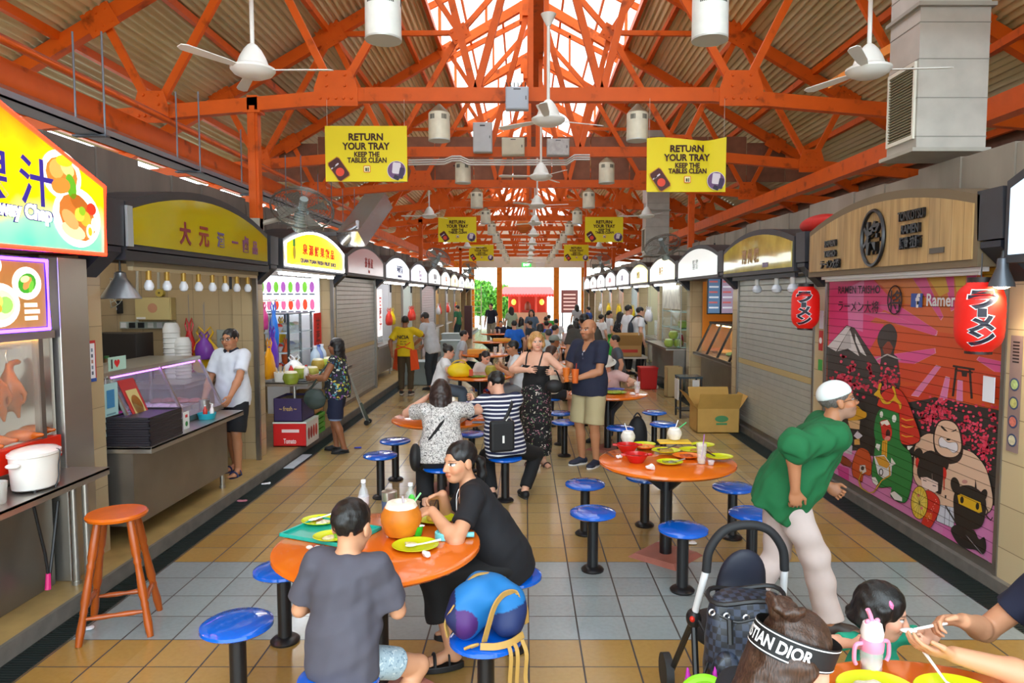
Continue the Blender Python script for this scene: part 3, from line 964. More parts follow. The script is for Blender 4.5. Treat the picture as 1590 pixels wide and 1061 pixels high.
bm=[M('6f665e',0.75,var=0.22,scale=3,stretch=(1,1,0.25)),M('655d57',0.75,var=0.25,scale=3,stretch=(1,1,0.25)),M('7a7068',0.75,var=0.22,scale=3,stretch=(1,1,0.25))]
bm2=[M('8f8578',0.75,var=0.2,scale=3,stretch=(1,1,0.25)),M('827a70',0.75,var=0.25,scale=3,stretch=(1,1,0.25)),M('9a8f80',0.75,var=0.2,scale=3,stretch=(1,1,0.25))]
boards('wall_left_parapet','grey boarded parapet above the signs of the roast duck row',-3.45,2.3,3.17,bm,1)
boards('wall_right_parapet','grey boarded parapet above the signs of the ramen row',3.5,2.3,3.09,bm2,-1)
for k,y in enumerate(YL):
 if k==0:continue
 struct(B().bb((LD-0.25,y-0.14,0.1),(LD,y+0.14,2.45)).obj('pillar_left.%03d'%k,[tileX]),'beige tiled pillar, %s along the roast duck row'%['','first','second','third','fourth','fifth','sixth','seventh','eighth','ninth','tenth','eleventh','twelfth'][k],'pillar')
 struct(B().bb((BL,y-0.05,0.1),(LD-0.25,y+0.05,3.0)).obj('partition_left.%03d'%k,[tileX]),'tiled party wall behind the %s pillar of the roast duck row'%['','first','second','third','fourth','fifth','sixth','seventh','eighth','ninth','tenth','eleventh','twelfth'][k],'wall')
for k,y in enumerate(YR):
 if k==0:continue
 struct(B().bb((RD-0.02,y-0.13,0.08),(RD+0.25,y+0.13,2.35)).obj('pillar_right.%03d'%k,[tile_mat('c8b48e',axes=(0,2))]),'beige tiled pillar, %s along the ramen row'%['','first','second','third','fourth','fifth','sixth','seventh','eighth','ninth','tenth','eleventh','twelfth'][k],'pillar')
 struct(B().bb((RD+0.25,y-0.05,0.08),(BR,y+0.05,2.9)).obj('partition_right.%03d'%k,[tileX]),'tiled party wall behind the %s pillar of the ramen row'%['','first','second','third','fourth','fifth','sixth','seventh','eighth','ninth','tenth','eleventh','twelfth'][k],'wall')
 # roof
def roof_z(o):return 8.03-0.572*o
metal_sheet=None
def sheet_mat():
 m,t,b=NT('weathered_corrugated_sheet')
 co=coords(t,(1,0.25,1))
 n=nd(t,'ShaderNodeTexNoise');n.inputs['Scale'].default_value=2.2;n.inputs['Detail'].default_value=6;t.links.new(co,n.inputs['Vector'])
 n2=nd(t,'ShaderNodeTexNoise');n2.inputs['Scale'].default_value=0.5;n2.inputs['Detail'].default_value=3;t.links.new(co,n2.inputs['Vector'])
 c=ramp(t,n.outputs[0],[(0.3,lin('b8aa72')),(0.55,lin('d2c693')),(0.8,lin('dcd2ac'))])
 c=mixc(t,ramp(t,n2.outputs[0],[(0.45,(0,0,0)),(0.7,(0.5,0.5,0.5))]),c,lin('a3a096'))
 t.links.new(c,b.inputs['Base Color'])
 b.inputs['Metallic'].default_value=0.15;b.inputs['Roughness'].default_value=0.27
 return m
SHEET=sheet_mat()
def corrugated(name,label,sgn,o0,o1,zf,mat,pitch=0.085,amp=0.019,cat='roof',y0=-2.0,y1=YEND+0.8,bays=True):
 b=B()
 n=int((o1-o0)/pitch*6)
 ys=[y0]+[y for y in TY if y0+0.5<y<y1-0.5][::2]+[y1]
 for a in range(len(ys)-1):
  vs=[];fs=[]
  for e,y in enumerate((ys[a]-0.12,ys[a+1])):
   for i in range(n+1):
    o=o0+(o1-o0)*i/n
    w=amp*math.sin(2*PI*i/6)+0.012*(a%2)
    vs.append((XC+sgn*o,y,zf(o)+0.14+w))
  for i in range(n):
   q=(i,i+1,n+2+i,n+1+i)
   fs.append(q if sgn>0 else q[::-1])
  b.add(vs,fs,0,True)
 return struct(b.obj(name,mat,angle=80),label,cat)
corrugated('roof_left','weathered corrugated roof over the roast duck side',-1,1.85,6.75,roof_z,SHEET)
corrugated('roof_right','weathered corrugated roof over the ramen side',1,1.85,6.75,roof_z,SHEET)
def clear_sheet():
 m,t,b=NT('translucent_ridge_sheet')
 tr=nd(t,'ShaderNodeBsdfTranslucent');tr.inputs[0].default_value=(0.82,0.84,0.82,1)
 df=nd(t,'ShaderNodeBsdfDiffuse');df.inputs[0].default_value=(0.75,0.76,0.74,1)
 mx=nd(t,'ShaderNodeMixShader');mx.inputs[0].default_value=0.45
 t.links.new(tr.outputs[0],mx.inputs[1]);t.links.new(df.outputs[0],mx.inputs[2])
 t.links.new(mx.outputs[0],t.nodes['Material Output'].inputs[0])
 return m
RIDGE=clear_sheet()
zr=lambda o:8.95-0.50*o
corrugated('roof_ridge_left','pale translucent raised ridge roof, roast duck side',-1,0.0,2.35,zr,RIDGE)
corrugated('roof_ridge_right','pale translucent raised ridge roof, ramen side',1,0.0,2.35,zr,RIDGE)
# orange steel trusses
def orange_mat(c,nm):
 m,t,b=NT(nm)
 co=coords(t);n=nd(t,'ShaderNodeTexNoise');n.inputs['Scale'].default_value=5;n.inputs['Detail'].default_value=7;t.links.new(co,n.inputs['Vector'])
 c0=lin(c)
 t.links.new(ramp(t,n.outputs[0],[(0.28,tuple(x*0.5 for x in c0)),(0.4,c0),(0.75,tuple(min(1,x*1.12)for x in c0))]),b.inputs['Base Color'])
 b.inputs['Roughness'].default_value=0.45;b.inputs['Specular IOR Level'].default_value=0.3
 return m
ORANGE=orange_mat('cf560a','orange_gloss_paint')
ORANGE2=orange_mat('e88a24','pale_orange_paint')
def bot_z(o):return 4.33 if o<2.0 else 4.33-0.085*(o-2.0)
def bolts(b,x,y,z,nx,nz,sx,sz):
 for i in range(nx):
  for j in range(nz):
   b.cyl((x+(i-(nx-1)/2)*sx,y,z+(j-(nz-1)/2)*sz),(x+(i-(nx-1)/2)*sx,y-0.018,z+(j-(nz-1)/2)*sz),0.020,0.015,6)
def truss(y,near):
 b=B()
 def P_(o,z_):return(XC+o,y,z_)
 def m_(p,q,w=0.07,h=0.11,dy=0.0):
  b.beam((p[0],p[1]+dy,p[2]),(q[0],q[1]+dy,q[2]),w,h)
 for sg in(-1,1):
  pts=[0,2.0,4.44,6.3]
  for a,c in zip(pts[:-1],pts[1:]):
   m_(P_(sg*a,bot_z(a)),P_(sg*c,bot_z(c)),0.10,0.155)
  m_(P_(0,roof_z(0)),P_(sg*6.75,roof_z(6.75)),0.12,0.17)
  T1,T2,T3=P_(sg*4.98,roof_z(4.98)),P_(sg*3.24,roof_z(3.24)),P_(sg*1.75,roof_z(1.75))
  B1,B2,B3=P_(sg*4.44,bot_z(4.44)),P_(sg*2.32,bot_z(2.32)),P_(sg*0.73,bot_z(0.7))
  I=P_(sg*1.2,6.2)
  for p,q in((T1,B1),(B1,T2),(T2,B2),(B2,I),(I,T3),(B3,I),(B3,P_(sg*0.1,6.6)),(I,P_(0,roof_z(0)-0.5))):
   m_(p,q,0.06,0.085,0.01)
  m_(I,(T2[0],y,6.18),0.05,0.075,-0.01)
  m_(P_(0,zr(0)),P_(sg*2.35,zr(2.35)),0.07,0.12)
  m_(P_(sg*1.9,roof_z(1.9)),P_(sg*1.9,zr(1.9)),0.06,0.09)
  m_(P_(sg*0.95,roof_z(0.95)),P_(sg*0.95,zr(0.95)),0.05,0.07)
  for(gx,gz,w,h)in((B1[0],B1[2]+0.06,0.40,0.36),(B2[0],B2[2]+0.09,0.50,0.40)):
   b.prism([(gx-w/2,y-0.07,gz-h/2),(gx+w/2,y-0.07,gz-h/2),(gx+w/2,y-0.07,gz),(gx+w*0.36,y-0.07,gz+h/2),(gx-w*0.36,y-0.07,gz+h/2),(gx-w/2,y-0.07,gz)],(0,0.012,0))
   if near:
    bolts(b,gx,y-0.07,gz-h*0.28,5,1,w/5.6,0)
    bolts(b,gx,y-0.07,gz+h*0.22,2,2,w*0.42,h*0.3)
  for(G,w)in((T1,0.36),(T2,0.42),(T3,0.34),(I,0.30)):
   R=Matrix.Rotation(sg*math.atan(0.572),3,'Y')
   b.box((G[0],y-0.075,G[2]-0.03),(w,0.012,w*0.8),0,R)
   if near:
    for i in(-1,0,1):
     for j in(-1,1):
      q=R@V((i*w*0.3,0,j*w*0.22))
      c_=V((G[0],y-0.08,G[2]-0.03))+q
      b.cyl(c_,c_+V((0,-0.016,0)),0.018,0.013,6)
 m_(P_(-0.09,4.33),P_(-0.09,roof_z(0)),0.06,0.09);m_(P_(0.09,4.33),P_(0.09,roof_z(0)),0.06,0.09)
 m_(P_(0,roof_z(0)),P_(0,zr(0)),0.06,0.09)
 b.box(P_(0,roof_z(0)-0.25),(0.55,0.16,0.4));b.box(P_(0,6.6),(0.4,0.14,0.3))
 return b
ORDW=['first','second','third','fourth','fifth','sixth','seventh','eighth','ninth','tenth','eleventh','twelfth','thirteenth','fourteenth']
for k,y in enumerate(TY):
 o=truss(y,k<5).obj('roof_truss.%03d'%k,ORANGE)
 tag(o,'orange riveted steel roof truss, %s along the hall'%ORDW[k],'roof truss','orange roof trusses','structure')
def runner(name,x,z,w,h,label,mat=None,y0=-1.5,y1=YEND+0.5):
 b=B();b.bb((x-w/2,y0,z-h/2),(x+w/2,y1,z+h/2))
 tag(b.obj(name,mat or ORANGE),label,'roof beam',None,'structure')
i=0
for sg,sd in((-1,'roast duck'),(1,'ramen')):
 for o,wd in((6.6,'eaves'),(5.5,'low'),(4.45,'lower middle'),(3.3,'upper middle'),(2.35,'high'),(1.88,'topmost')):
  runner('roof_purlin.%03d'%i,XC+sg*o,roof_z(o)+0.10,0.07,0.10,'thin orange %s roof purlin on the %s side'%(wd,sd));i+=1
 runner('roof_beam.%03d'%i,XC+sg*4.5,3.86,0.16,0.22,'heavy orange lengthwise beam above the %s row'%sd)
 for o in(0.7,1.5,2.2):
  runner('ridge_purlin.%03d'%(i*3+int(o*10)),XC+sg*o,zr(o)+0.08,0.05,0.08,'thin orange ridge purlin %s metres out on the %s side'%({0.7:'under one',1.5:'one and a half',2.2:'over two'}[o],sd))
runner('ridge_beam',XC+0.03,5.9,0.20,0.24,'long orange ridge beam down the middle of the roof')
for sg,sd,x in((-1,'roast duck',-3.14),(1,'ramen',3.44)):
 for k in((2,6,10)if sg<0 else(4,8,12)):
  b=B();y=TY[k]
  b.bb((x-0.06,y-0.05,2.5),(x+0.06,y+0.05,bot_z(abs(x-XC))+0.1));b.bb((x-0.1,y-0.08,bot_z(3.3)-0.1),(x+0.1,y+0.08,bot_z(3.3)-0.07));b.bb((x-0.03,y-0.065,2.5),(x+0.03,y+0.065,4.2))
  tag(b.obj('roof_post.%03d'%(k+(0 if sg<0 else 20)),ORANGE),'orange steel roof post, %s above the %s row'%(ORDW[k-1],sd),'roof post',None,'structure')
for i,(p,q,lb)in enumerate(((yp(1290,132,8.2),yp(1545,-18,6.0),'in front of the ventilation duct'),(yp(1522,88,8.2),yp(1620,30,6.6),'beside the ventilation duct'))):
 b=B();b.beam(p,q,0.07,0.09)
 tag(b.obj('roof_brace.%03d'%i,ORANGE2 if i==0 else ORANGE),'slanting orange roof brace '+lb,'roof brace',None,'structure')
b=B()
for i in range(15):
 x0=-6.0+i*0.82
 b.bb((x0,14.86,4.42),(x0+0.80,14.9,min(5.35,roof_z(abs(x0+0.4-XC)))),i%2)
 b.cyl((x0+0.4,14.86,4.75),(x0+0.4,14.845,4.75),0.02,n=8,mi=2)
struct(b.obj('trim_3',[M('8a5a42',0.7,var=0.15),M('83553f',0.7,var=0.15),M('3a2a22')]),'brown board strip across the hall behind the trusses','board')
# slatted screens added behind the stall tops to block sky light
for nm,x,z1,lb in(('wall_left_sky_screen',-6.55,3.62,'roast duck'),('wall_right_sky_screen',6.9,4.4,'ramen')):
 b=B();z=3.0
 while z<z1:b.bb((x-0.03,-2,z),(x+0.03,YEND,z+0.16));z+=0.17
 struct(b.obj(nm,M('6a4a38',0.7,var=0.15)),'added brown slatted screen blocking the sky behind the %s row'%lb,'wall')
 # far end: lintel and orange posts
b=B();b.bb((-5.0,YEND,3.70),(5.2,YEND+0.3,4.25))
struct(b.obj('wall_end_lintel',M('e8e2d6',0.8)),'cream lintel over the open far end','wall')
b=B();b.bb((-4.9,YEND-0.04,3.72),(-2.95,YEND-0.01,4.1))
struct(b.obj('trim_4',ORANGE2),'orange fascia board on the far lintel','board')
for i,x in enumerate((-3.25,-1.57,1.86,3.52)):
 b=B();b.bb((x-0.16,YEND+0.02,0),(x+0.16,YEND+0.28,3.72));b.bb((x-0.17,YEND+0.01,0),(x+0.17,YEND+0.29,0.9),1)
 struct(b.obj('pillar_end.%03d'%i,[ORANGE2,ORANGE2]),'orange pillar at the open far end, %s'%('next to the ladder','before the green hedge','between shrine and doorway','next to the queue')[i],'pillar')
b=B();b.prism([(-6.5,YEND+0.3,4.2),(6.8,YEND+0.3,4.2),(XC+1.9,YEND+0.3,6.9),(XC-1.9,YEND+0.3,6.9)],(0,0.05,0))
struct(b.obj('wall_end_gable',M('f2ead8',0.8)),'cream gable wall over the far opening','wall')
# THINGS OVERHEAD
white_enamel=M('dfe3df',0.35,var=0.06,scale=12)
cream_enamel=M('d9d4bf',0.4,var=0.08,scale=12)
grey_box=M('b9bcc0',0.5,var=0.06)
YELLOW=M('e8d40a',0.6)
BROWNTXT=M('3a1410',0.7)
OW=ORDW
# cylindrical high-bay lamps hanging in pairs from the trusses
def high_bay(label,x,y,pale):
 t=thing('high_bay_lamp',label,'lamp',(x,y,3.84),0,'pendant lamps under the trusses')
 b=B()
 b.lathe([(0.125,0.0),(0.128,0.01),(0.126,0.30),(0.120,0.315)],n=28)
 for a in(-2.15,-1.0,0.15,1.3,2.45):
  for dx in(-0.026,-0.013,0,0.013,0.026):
   aa=a+dx/0.126
   c=V((0.1265*math.cos(aa),0.1265*math.sin(aa),0.255));R=Matrix.Rotation(aa,3,'Z')
   b.box(c,(0.004,0.007,0.055),1,R)
 b.obj('housing',[white_enamel if pale else cream_enamel,M('2d2d2b',0.7)],t)
 B().lathe([(0.123,0.31),(0.10,0.34),(0.02,0.415),(0.012,0.42)],n=28).obj('cap',M('8d7a60' if not pale else 'a59b86',0.6,var=0.2),t)
 B().lathe([(0.118,-0.002),(0.112,0.03),(0.06,0.16),(0.03,0.2)],n=28,caps=False).obj('reflector',M('c9ced2',0.18,0.9),t)
 B().lathe([(0.115,-0.006),(0.129,-0.006),(0.129,0.006),(0.115,0.006)],n=28).obj('rim',M('c2c6c4',0.4,0.3),t)
 B().sphere((0,0,0.10),(0.035,0.035,0.05)).obj('bulb',M('efefe6',0.3),t)
 b=B();b.cyl((0,0,0.415),(0,0,0.47),0.008,n=8);b.tube([(0.02,0,0.47),(0,0,0.50),(-0.02,0,0.47),(0,0,0.44)],0.005,6,closed=True);b.obj('hook',M('55504a',0.5,0.6),t)
 return t
protoL=None
for k in range(1,13):
 for sg,sd in((-1,'roast duck'),(1,'ramen')):
  lab='%s cylindrical pendant lamp, %s along the hall on the %s side'%('white' if k<2 else 'cream',OW[k-1],sd)
  x=XC+sg*1.16;y=TY[k]+(0.12 if k==2 else 0)+(0.1 if k==1 else 0.0)
  if k<=2:
   protoL=high_bay(lab,x,y-0.02,k==1)
  else:
   dup(protoL,(x,y,3.84),None,lab)
   # ceiling fans on long rods
def fan(label,x,y,zb,rod,rz,first):
 t=thing('ceiling_fan',label,'ceiling fan',(x,y,zb),rz,'white ceiling fans on long rods')
 w=M('e4e6e2',0.35)
 B().lathe([(0.02,0.0),(0.09,0.005),(0.14,0.028),(0.163,0.055),(0.163,0.070),(0.115,0.095),(0.095,0.15),(0.065,0.205),(0.035,0.24),(0.02,0.25)],n=28).obj('motor_housing',w,t)
 B().cyl((0,0,0.23),(0,0,rod),0.016,n=12).obj('down_rod',w,t)
 B().lathe([(0.02,rod-0.11),(0.06,rod-0.03),(0.075,rod),(0.02,rod+0.005)],n=20).obj('canopy',w,t)
 for i in range(3):
  a=2*PI*i/3
  b=B();R=Matrix.Rotation(a,3,'Z');tilt=Matrix.Rotation(0.2,3,'X')
  outl=[(0.14,-0.022),(0.25,-0.035),(0.56,-0.042),(0.60,-0.02),(0.60,0.025),(0.56,0.042),(0.25,0.035),(0.14,0.022)]
  pts=[R@(tilt@V((p[0],p[1],0))+V((0,0,0.055)))for p in outl]
  b.prism(pts,(0,0,0.006));b.obj('blade',w,t)
 return t
fp=None;nfan=0
for k in range(10):
 y=6.85+3.2*k
 lab='white ceiling fan on the middle line of the hall, %s along it'%OW[k]
 if fp is None:fp=fan(lab,0.22,y,3.66,1.05,0.4,True)
 else:dup(fp,(0.22,y,3.66),0.4+k*0.7,lab)
for k in range(3):
 for sg,x,sd in((-1,-2.05,'roast duck'),(1,2.58,'ramen')):
  lab='white ceiling fan in the row on the %s side, %s along it'%(sd,OW[k])
  dup(fp,(x,5.36+9.6*k,3.66),1.0+k+sg,lab)
  # yellow banners
def banner(label,x0,x1,z0,z1,y,sag,zt):
 w,h=x1-x0,z1-z0
 t=thing('hanging_banner',label,'banner',((x0+x1)/2,y,z0),0,'yellow tray return banners')
 b=B();nx,nz=14,8
 vs=[]
 def P_(u,v):
  wv=sag*(0.018*math.sin(u*9)*v+0.012*math.cos(u*15+1)*v*v)
  return((u-0.5)*w,wv,v*h+sag*0.02*(math.sin(u*7)*v-0.5*math.sin(u*PI)*v))
 for j in range(nz+1):
  for i in range(nx+1):vs.append(P_(i/nx,j/nz))
 n0=len(vs)
 vs+=[(p[0],p[1]+0.004,p[2])for p in vs]
 fs=[]
 for j in range(nz):
  for i in range(nx):
   a=j*(nx+1)+i;q=(a,a+1,a+nx+2,a+nx+1)
   fs.append(q);fs.append(tuple(n0+c for c in reversed(q)))
 b.add(vs,fs,0,True)
 b.obj('cloth',YELLOW,t)
 s_=w/0.95
 def L(txt,size,u,v,wid):
  lettering(txt,size*s_,BROWNTXT,t,((u-0.5)*w,-0.022*(1 if sag else 0.3),v*h),(1,0,0),(0,0,1),bold=0.035,width=wid*w)
 L('RETURN',0.11,0.5,0.80,0.42);L('YOUR TRAY',0.11,0.5,0.635,0.58);L('KEEP THE',0.08,0.51,0.49,0.31);L('TABLES CLEAN',0.08,0.51,0.385,0.48)
 yy=-0.03*(1 if sag else 0.3)
 def quad(b,cx,cz,ww,hh,a,mi,d):
  R=Matrix.Rotation(a,3,'Y');pts=[]
  for sx,sz in((-1,-0.8),(-0.8,-1),(0.8,-1),(1,-0.8),(1,0.8),(0.8,1),(-0.8,1),(-1,0.8)):
   q=R@V((sx*ww/2,0,sz*hh/2));pts.append((cx+q.x,yy-d,cz+q.z))
  b.poly(pts,mi)
 def disc(b,cx,cz,r,mi,d,n=24):
  b.poly([(cx+r*math.cos(2*PI*i/n),yy-d,cz+r*math.sin(2*PI*i/n))for i in range(n)],mi)
 b=B()
 quad(b,-0.335*w,0.22*h,0.17*w,0.42*h,-0.6,1,0.000)
 quad(b,-0.335*w,0.22*h,0.155*w,0.39*h,-0.6,0,0.001)
 disc(b,-0.32*w,0.17*h,0.052*w,2,0.002)
 quad(b,-0.372*w,0.285*h,0.018*w,0.13*h,0.9,3,0.002);quad(b,-0.40*w,0.255*h,0.015*w,0.10*h,0.9,3,0.002)
 PM=[M('4a1a18',0.6),M('c98a1a',0.6),M('e0452a',0.6),M('d8cfd8',0.6),M('6d4a72',0.6),M('2a2438',0.6),M('3a2c4c',0.6),M('e6dfa0',0.6)]
 b.obj('tray_print',PM,t);b=B()
 disc(b,0.37*w,0.20*h,0.115*w,3,0.0);disc(b,0.37*w,0.20*h,0.108*w,4,0.001)
 quad(b,0.37*w,0.24*h,0.10*w,0.20*h,0.1,3,0.002);quad(b,0.37*w,0.07*h,0.07*w,0.08*h,0.4,5,0.002);quad(b,0.43*w,0.15*h,0.06*w,0.2*h,0.2,6,0.0025)
 b.obj('photo_print',PM,t);b=B()
 quad(b,0.01*w,0.225*h,0.085*w,0.125*h,0,2,0.0);quad(b,0.01*w,0.225*h,0.072*w,0.105*h,0,7,0.001);quad(b,0.0*w,0.215*h,0.02*w,0.06*h,0,5,0.002);quad(b,0.025*w,0.215*h,0.012*w,0.07*h,0,5,0.002)
 b.obj('logo_print',PM,t)
 for u in(0.03,0.97):
  b=B();b.cyl((0.94*(u-0.5)*w/0.94,0,h),((u-0.5)*w,0,zt-z0),0.002,n=5);b.obj('hanging_cord',M('cfcabc',0.7),t)
banner('flat yellow tray return banner hung on the roast duck side',-2.30,-1.36,3.335,3.965,8.12,0.0,4.26)
banner('creased yellow tray return banner hung on the ramen side, near the big duct',1.385,2.29,3.21,3.815,8.07,1.0,4.26)
for i,(y,lb)in enumerate(((17.70,'second'),(27.30,'third'))):
 banner('small-looking yellow tray return banner, %s on the roast duck side'%lb,-2.2,-1.24,3.37,4.0,y,0.0,4.3)
 banner('small-looking yellow tray return banner, %s on the ramen side'%lb,1.50,2.46,3.37,4.0,y,0.0,4.3)
 # boxy ventilation ducts
def duct(label,x0,x1,y0,y1,zb):
 t=thing('ventilation_duct',label,'air duct',((x0+x1)/2,(y0+y1)/2,zb))
 w,d=x1-x0,y1-y0
 top=roof_z(x1-XC)-zb
 pm=M('b5b3ab',0.45,0.2,var=0.12,scale=4)
 b=B();b.bb((-w/2,-d/2,0.03),(w/2,d/2,top))
 for z in(0.12,0.42,0.72,1.0,1.3):b.bb((-w/2-0.004,-d/2-0.004,z),(w/2+0.004,d/2+0.004,z+0.006),1)
 b.obj('casing',[pm,M('8a8880',0.5)],t)
 B().bb((-w/2-0.05,-d/2-0.04,0),(w/2+0.02,d/2+0.03,0.03)).obj('bottom_flange',M('a5a298',0.5,var=0.1),t)
 b=B();b.bb((-w/2-0.03,-d/2-0.03,1.12),(w/2+0.03,d/2+0.03,1.15));b.obj('joint_flange',M('9a968c',0.5),t)
 b=B();x=-w/2-0.012;y0_,y1_,z0_,z1_=-d/2+0.04,d/2-0.04,0.14,0.68
 b.bb((x-0.01,y0_-0.02,z0_-0.03),(x+0.01,y0_,z1_+0.03));b.bb((x-0.01,y1_,z0_-0.03),(x+0.01,y1_+0.02,z1_+0.03));b.bb((x-0.01,y0_,z0_-0.03),(x+0.01,y1_,z0_));b.bb((x-0.01,y0_,z1_),(x+0.01,y1_,z1_+0.03))
 g=b.obj('grille_frame',M('d9d6c8',0.5),t)
 b=B();b.bb((x+0.008,y0_,z0_),(x+0.01,y1_,z1_),1)
 n=24
 for i in range(n):
  z=z0_+(i+0.5)*(z1_-z0_)/n
  b.box((x,(y0_+y1_)/2,z),(0.012,y1_-y0_,0.006),0,Matrix.Rotation(0.5,3,'Y'))
 b.obj('grille',[M('8c8468',0.5),M('3a3428',0.8)],g)
duct('big pale sheet metal ventilation duct above the ramen stall',3.09,3.64,5.60,6.05,3.16)
duct('pale sheet metal ventilation duct hanging further down the ramen side',2.98,3.56,17.4,17.9,3.0)
# switch boxes and conduit on the trusses
def ebox(label,c,d,m,extra=0):
 t=thing('junction_box',label,'electrical box',c)
 B().bb((-d[0]/2,-d[1],-d[2]/2),(d[0]/2,0,d[2]/2)).obj('casing',m,t,bevel=0.008)
 B().bb((-d[0]/2+0.01,-d[1]-0.008,-d[2]/2+0.01),(d[0]/2-0.01,-d[1],d[2]/2-0.01)).obj('door',m,t,bevel=0.004)
 b=B();b.bb((d[0]*0.36,-d[1]-0.016,-0.02),(d[0]*0.40,-d[1]-0.008,0.02));b.bb((-0.04,-d[1]-0.010,d[2]*0.36),(0.04,-d[1]-0.007,d[2]*0.41));b.obj('latch',M('44474a',0.5),t)
 return t
ebox('small bluish grey junction box on the first truss in view, beside the middle fan',yp(803,156,8.06),(0.26,0.10,0.25),M('aab3c0',0.4))
b=B()
for i in range(6):
 b.tube([yp(790+i*5,143,8.05),yp(786+i*6,128,8.05+0.01*i)],0.006,5)
tag(b.obj('spikes',M('3b3630',0.6)),'dark bird spikes standing on the bluish junction box','bird spikes')
ebox('tall light grey switch box on the conduit run',yp(750,216,11.28),(0.30,0.14,0.46),grey_box)
ebox('wide cream switch box between the tall grey one and the fan',yp(797,230,11.28),(0.36,0.14,0.27),M('c3bca6',0.5,var=0.06))
ebox('wide dull metal box on the ramen side of the fan rod',yp(866,231,11.28),(0.36,0.14,0.26),M('a9a6a4',0.45,0.3,var=0.15,scale=14))
b=B();pp=[yp(*q,11.22)for q in((634,249),(690,248),(702,243),(715,243),(728,249),(880,249),(892,241),(916,241))]
for dz in(0,0.035,0.07):b.tube([V(p)-V((0,0,dz))for p in pp],0.014,8)
tag(b.obj('conduit',M('c9c6c2',0.4,0.3)),'pale grey triple conduit running under the switch boxes','cable conduit')
# cable tray and pipe rack over the roast duck row
b=B();b.bb((-3.72,-1,3.36),(-3.52,16,3.375));b.bb((-3.72,-1,3.36),(-3.71,16,3.42));b.bb((-3.53,-1,3.36),(-3.52,16,3.42))
t=thing('cable_tray','grey metal cable tray hung above the roast duck row','cable tray',(0,0,0))
b.obj('channel',M('8f97a3',0.4,0.5),t)
for i in range(8):
 y=2.5+i*1.7
 b=B();b.cyl((-3.74,y,3.34),(-3.74,y,4.2),0.008,n=6);b.bb((-3.76,y-0.03,3.345),(-3.48,y+0.03,3.36));b.cyl((-3.50,y,3.34),(-3.50,y,4.2),0.008,n=6);b.obj('hanger',M('6b7078',0.5,0.5),t)
for i,(x,z,r)in enumerate(((-3.95,3.95,0.03),(-4.1,4.05,0.022))):
 b=B();b.cyl((x,-1,z),(x,20,z),r,n=10)
 tag(b.obj('roof_pipe',M('a5492a',0.5,var=0.2)if i else ORANGE),'%s pipe along the roast duck side beside the cable tray'%('orange-painted' if not i else 'thin reddish'),'pipe')
 # big industrial fans on brackets
def wall_fan(label,c,yaw,pitch,r,post):
 t=thing('industrial_fan',label,'wall fan',c,0,'grey industrial fans over the stalls')
 R=Matrix.Rotation(yaw,3,'Z')@Matrix.Rotation(pitch,3,'X')
 gm=M('6f6d66',0.4,0.6)
 b=B()
 for rr in np.linspace(0.12,1.0,11):
  z=0.10*(1-rr**2)
  b.tube([R@V((rr*r*math.cos(a),-z-0.02,rr*r*math.sin(a)))for a in np.linspace(0,2*PI,36,endpoint=False)],0.0035,4,closed=True)
 for k in range(20):
  a=2*PI*k/20
  b.tube([R@V((q*r*math.cos(a),-0.10*(1-q*q)-0.02,q*r*math.sin(a)))for q in(0.1,0.5,0.8,1)]+[R@V((0.98*r*math.cos(a),0.10,0.98*r*math.sin(a))),R@V((0.5*r*math.cos(a),0.16,0.5*r*math.sin(a)))],0.003,4)
 b.tube([R@V((r*math.cos(a),0.02,r*math.sin(a)))for a in np.linspace(0,2*PI,36,endpoint=False)],0.012,6,closed=True)
 b.obj('cage',gm,t)
 for k in range(4):
  a=2*PI*k/4+0.3
  b=B();pts=[]
  for q,wd in((0.12,-0.2),(0.85,-0.32),(0.9,0.28),(0.12,0.2)):
   pts.append(R@V((q*r*math.cos(a+wd),0.03+0.05*wd,q*r*math.sin(a+wd))))
  b.prism(pts,R@V((0,0.006,0)));b.obj('blade',M('7d7a70',0.4,0.5),t)
 b=B();b.cyl(R@V((0,0.06,0)),R@V((0,0.34,0)),0.085,n=20);b.cyl(R@V((0,-0.13,0)),R@V((0,0.06,0)),0.05,n=16);b.obj('motor',M('9fb0b2',0.4,0.2),t)
 b=B();pc=V(post)-V(c);m_=R@V((0,0.26,0));b.tube([m_,(m_+pc)/2+V((0,0,0.06)),pc],0.03,8);b.box(pc,(0.12,0.14,0.14));b.obj('bracket',M('b0aa9c',0.5),t)
 return t
f1=wall_fan('largest grey caged fan, on the post next to the arched yellow duck sign',yp(470,322,8.55),0.5,-0.75,0.37,(-3.14,8.2,2.85))
wall_fan('grey caged fan with pale motor on the roast duck side, past the shut stalls',yp(681,399,20.6),0.7,-0.75,0.37,(-3.14,21.0,3.0))
wall_fan('grey caged fan tipped down above the ramen side stalls',yp(1028,380,14.4),-0.6,-0.9,0.37,(3.44,14.6,2.95))
wall_fan('dark caged fan far down the ramen side',yp(933,410,26.8),-0.3,-0.3,0.42,(3.44,27.4,3.0))
wall_fan('dark caged fan far down the roast duck side by the end opening',yp(730,418,33.0),0.3,-0.5,0.40,(-3.14,33.8,3.0))
b=B();b.beam(yp(545,372,11.2),yp(588,312,11.9),0.42,0.30)
t=thing('vent_hood','shiny slanting metal vent hood above the shut pink sign stall','vent hood',(0,0,0))
B().beam(yp(552,362,11.3),(-3.5,11.3,3.0),0.06,0.06).obj('bracket',M('8a8a8c',0.4,0.6),t)
b.obj('hood',M('c8c8cc',0.22,0.8),t);b=B();b.cyl(yp(560,352,11.2),yp(530,372,11.3),0.12,n=16);b.obj('pipe',M('bcbcc0',0.25,0.8),t)
t=thing('exit_sign','green lit exit sign on the far lintel','exit sign',(0.06,YEND-0.02,3.86))
